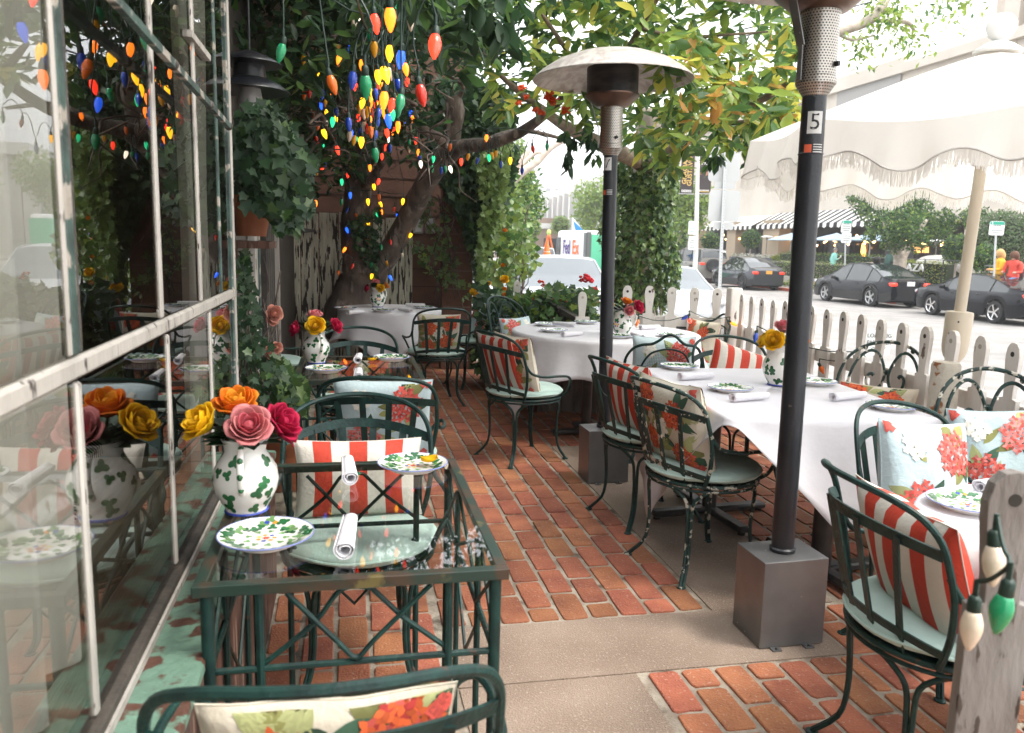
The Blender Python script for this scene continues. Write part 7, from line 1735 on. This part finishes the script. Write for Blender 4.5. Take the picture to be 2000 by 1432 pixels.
near_car('silver SUV with a long windscreen parked nose-on behind the geraniums', 1090, 17.0, -97, 4.7, 1.95, 1.76, slv2, minis, ZR, belt=(.60, .62), front=True, glassf=.30)
near_car('white car half hidden by leaves left of the silver SUV', 985, 20.5, -97, 4.6, 1.86, 1.60, whp, minis, ZR, belt=(.6, .62), front=True)
near_car('white pickup further up the street above the silver SUV', 1052, 46, -100, 5.2, 1.9, 1.8, whp, suvp, ZR, glassf=.2)
near_car('white hatchback up the street between van and shops', 1020, 62, -100, 4.2, 1.8, 1.5, whp, minis, ZR)
# delivery van
c = AT(1128, 520, 50); t = thing('delivery_van', 'white delivery van with purple and orange lettering and a green rear panel', 'van', (c.x, c.y, ZR), R(-0))
e0, e1, e2 = AT(1086, 520, 53), AT(1144, 520, 49.5), AT(1190, 520, 50.5); ztop = AT(1128, 450, 50).z
def panel(a, c_, z0, z1, th, mt_, nm, off=0., **k):
    a = Vector((a.x, a.y, 0)); c_ = Vector((c_.x, c_.y, 0)); d = (c_-a).normalized(); n_ = Vector((d.y, -d.x, 0)); m_ = (a+c_)/2+n_*off
    b = MB(); b.box((m_.x, m_.y, (z0+z1)/2), ((c_-a).length, th, z1-z0), mt_, rz=math.atan2(d.y, d.x), bev=k.get('bev', 0)); return b.build(nm, t, world=True), d, n_
vanw = mat('van_white', (.66, .66, .67), .4)
back = e1+(e2-e1)
b = MB(); P4 = [Vector((p.x, p.y, 0)) for p in (e0, e1, e2)]; P4.append(P4[0]+(P4[2]-P4[1])); b.prism([(p.x, p.y) for p in P4], ZR+.4, ztop, vanw); b.build('body', t, world=True, smooth=False, bev=.18)
panel(e0.lerp(e1, .0), e0.lerp(e1, .14), .2, ztop-.45, .06, cglass, 'cab_window', .02)
panel(e0.lerp(e1, .93), e1, ZR+.5, ztop-.15, .08, mat('van_grey', (.10, .11, .11), .5), 'corner_trim', .02)
_, d_, n_ = panel(e1.lerp(e2, .18), e2, ZR+.5, ztop-.25, .06, mat('mint_green', (.10, .50, .30), .5), 'rear_panel', .02)
panel(e1, e1.lerp(e2, .16), ZR+.5, ztop-.1, .06, mat('van_grey', (.10, .11, .11), .5), 'rear_frame', .02)
d_ = (P4[1]-P4[0]).normalized(); n_ = Vector((d_.y, -d_.x, 0)); ra = math.atan2(d_.y, d_.x); Lv = (P4[1]-P4[0]).length; zc = AT(1115, 484, 51).z; sx_ = 1.55
hz_ = 1.25
for s_, f, mt_ in (('Fed', .36, mat('logo_purple', (.06, .03, .20), .5)), ('Ex', .66, mat('logo_orange', (.80, .13, .01), .5))):
    p = P4[0]+d_*Lv*f+n_*.05; text(s_, hz_, mt_, t, Vector((p.x, p.y, zc))-t.location, (R(90), 0, ra), 'logo_lettering', .004, sx=Lv*.30/(.60*hz_*len(s_)*1.0) if s_ == 'Fed' else Lv*.26/(.60*hz_*2), bold=.02)
for f in (.12, .85):
    p = P4[0]+d_*Lv*f; b = MB(); b.lathe([(.0, -.12), (.42, -.12), (.42, .12), (0, .12)], tyre, 20, c=(p.x, p.y, ZR+.42), m=Matrix.Rotation(ra, 3, 'Z') @ Matrix.Rotation(pi/2, 3, 'X')); b.build('wheel', t, world=True)

# ============================================================ PEOPLE
skin = mat('skin', (.45, .25, .18), .6)
def person(label, loc, joints, edges, radii, mats_fn, mlist, extras=None, rz=0., s_=1.):
    t = thing('person', label, 'person', loc, rz)
    me = bpy.data.meshes.new('body'); me.from_pydata([tuple(Vector(j)*s_) for j in joints], edges, []); o = bpy.data.objects.new('body', me); COL.objects.link(o); o.parent = t
    sk = o.modifiers.new('skin', 'SKIN'); 
    for i, r_ in enumerate(radii): me.skin_vertices[0].data[i].radius = (r_*s_, r_*s_) if not isinstance(r_, tuple) else (r_[0]*s_, r_[1]*s_)
    me.skin_vertices[0].data[0].use_root = True
    ss = o.modifiers.new('ss', 'SUBSURF'); ss.levels = 2; ss.render_levels = 2
    dg = bpy.context.evaluated_depsgraph_get(); dg.update(); me2 = bpy.data.meshes.new_from_object(o.evaluated_get(dg))
    o.modifiers.clear(); o.data = me2; me2.name = 'body'; me2.materials.clear()
    for q in mlist: me2.materials.append(q)
    for p in me2.polygons: p.material_index = mats_fn(p.center/s_); p.use_smooth = True
    return t
BASEJ = lambda: None
def stand_joints(step=.28, lean=.05):
    J = [(0, 0, .95), (lean*.3, 0, 1.12), (lean*.6, 0, 1.30), (lean*.8, 0, 1.45), (lean, 0, 1.52), (lean*1.2+.02, 0, 1.62), (lean*1.2+.03, 0, 1.73),   # 0-6 spine head
         (0, .10, .90), (step*.5, .10, .50), (step, .10, .09), (step+.13, .10, .05),                                  # 7-10 left leg
         (0, -.10, .90), (-step*.3, -.10, .50), (-step*1.1, -.10, .14), (-step*1.1+.12, -.10, .05),                   # 11-14 right leg
         (lean*.8, .20, 1.42), (-.06, .25, 1.15), (.14, .24, 1.05), (.20, .23, 1.03),                                 # 15-18 left arm
         (lean*.8, -.20, 1.42), (.0, -.26, 1.16), (.22, -.20, 1.25), (.28, -.18, 1.29)]                              # 19-22 right arm (holding cup)
    E_ = [(0, 1), (1, 2), (2, 3), (3, 4), (4, 5), (5, 6), (0, 7), (7, 8), (8, 9), (9, 10), (0, 11), (11, 12), (12, 13), (13, 14), (3, 15), (15, 16), (16, 17), (17, 18), (3, 19), (19, 20), (20, 21), (21, 22)]
    Rr = [.15, .155, .165, .13, .06, .085, .075, .10, .065, .045, .04, .10, .065, .045, .04, .07, .05, .04, .035, .07, .05, .04, .035]
    return J, E_, Rr
mint = mat('mint_shirt', (.25, .55, .48), .8); jean = mat('blue_jeans', (.06, .13, .26), .85); hairg = mat('grey_hair', (.25, .22, .2), .9); shoe = mat('dark_shoe', (.03, .03, .03), .7)
def fm(c):
    if c.z > 1.53: return 0
    if c.z < .09: return 3
    if c.z < .93: return 2
    if c.x > .19 and c.z > .98: return 0
    return 1
p = AT(1624, 545, 41); J, E_, Rr = stand_joints()
t = person('man in a mint green shirt and blue jeans walking with a white cup', (p.x, p.y, AT(1624, 552, 41).z), J, E_, Rr, fm, [skin, mint, jean, shoe], rz=R(-12))
b = MB(); b.ball((.065, 0, 1.70), .105, hairg, 10, (1, .9, .75)); b.build('hair', t); b = MB(); b.lathe([(.03, 0), (.04, .12), (0, .12)], wht, 10, c=(.30, -.17, 1.30)); b.build('cup', None).parent = t
b = MB(); b.ball((.165, 0, 1.655), .018, skin, 6); b.ball((.145, .04, 1.69), .01, inkm, 6); b.ball((.145, -.04, 1.69), .01, inkm, 6); b.build('face', t)
def seated(label, px_, py_, d, top, bottom, hair, rz, hairlen):
    J = [(0, 0, .52), (-.02, 0, .70), (0, 0, .88), (.02, 0, 1.02), (.05, 0, 1.09), (.08, 0, 1.19), (.09, 0, 1.29), (.12, .11, .50), (.46, .13, .50), (.48, .13, .10), (.60, .13, .05), (.12, -.11, .50), (.46, -.13, .50), (.44, -.13, .10), (.56, -.13, .05),
         (.02, .20, .99), (.06, .25, .74), (.30, .18, .72), (.36, .15, .72), (.02, -.20, .99), (.06, -.25, .74), (.30, -.18, .72), (.36, -.15, .72)]
    _, E2, R2 = stand_joints()
    hd = AT(px_, py_, d); z0_ = hd.z-1.30
    def f(c):
        if c.z > 1.10: return 0
        if c.x > .30 and c.z > .62 and abs(c.y) < .3: return 0
        if c.z > .58: return 1
        if c.z < .09: return 3
        return 2
    t = person(label, (hd.x, hd.y, z0_), J, E2, R2, f, [skin, top, bottom, shoe], rz=rz)
    b = MB(); b.ball((.05, 0, 1.24), .125, hair, 12, (1, 1.05, 1.1)); b.ball((-.02, 0, 1.24-hairlen/2), .10, hair, 10, (.9, 1.25, hairlen*9)); b.build('hair', t)
    tt = thing('garden_chair', label.split(' ')[0]+' grey metal chair under the '+('yellow-clad' if px_ < 1970 else 'red-clad' if px_ > 1970 else '')+' person across the street', 'chair', (hd.x, hd.y, z0_), rz)
    b = MB(); b.box((.05, 0, .42), (.44, .46, .03), steel); b.build('seat', tt, smooth=False); b = MB(); b.box((-.2, 0, .68), (.03, .44, .32), steel); b.build('backrest', tt, smooth=False)
    for sx in (-.16, .24):
        for sy in (-.2, .2): b = MB(); b.tube([(sx, sy, 0), (sx, sy, .42)], .014, steel, 6); b.build('leg', tt)
    tt['label'] = 'grey metal chair carrying the person in '+('yellow' if px_ < 1970 else 'red')
    return t, z0_
yel = mat('yellow_jacket', (.70, .38, .02), .8); redj = mat('red_jacket', (.55, .06, .04), .8); brn_ = mat('brown_hair', (.10, .04, .02), .8); blond = mat('blond_hair', (.50, .30, .12), .8)
seated('person in a yellow hooded jacket seated at a table, back half turned', 1958, 491, 24.5, yel, shoe, blond, R(150), .16)
seated('person with long reddish hair in a red jacket and jeans seated on the right', 1984, 495, 24.0, redj, jean, brn_, R(200), .26)
p = AT(1968, 520, 25.2); t = thing('cafe_table', 'small grey metal table between the two seated people', 'table', (p.x, p.y, GZ)); b = MB(); b.box((0, 0, p.z-GZ), (1.0, .8, .03), steel); b.build('table_top', t, smooth=False)
for sx in (-.4, .4):
    for sy in (-.3, .3): b = MB(); b.tube([(sx, sy, 0), (sx, sy, p.z-GZ)], .02, steel, 6); b.build('leg', t)
J, E_, Rr = stand_joints(.05); p = AT(1716, 508, 31)
t = person('dark-haired person in black walking behind the black crossover', (p.x, p.y, p.z-1.66), J, E_, Rr, lambda c: 0 if c.z > 1.53 else (1 if c.z > .1 else 2), [skin, shoe, shoe], rz=R(180))
b = MB(); b.ball((.06, 0, 1.66), .135, mat('black_hair', (.012, .010, .010), .8), 12, (1, 1, 1.1)); b.build('hair', t)
t = thing('waste_bin', 'dark green waste bin beside the street tree trunk', 'bin', AT(1735, 520, 32)); t.location.z = GZ; b = MB(); zt = AT(1735, 497, 32).z-GZ; b.lathe([(.15, 0), (.16, zt*.9), (.15, zt*.94), (.1, zt), (0, zt)], mat('bin_green', (.01, .06, .045), .5), 20); b.build('bin_body', t); b = MB(); b.box((0, -.16, zt*.82), (.15, .03, .08), inkm); b.build('opening', t, smooth=False)
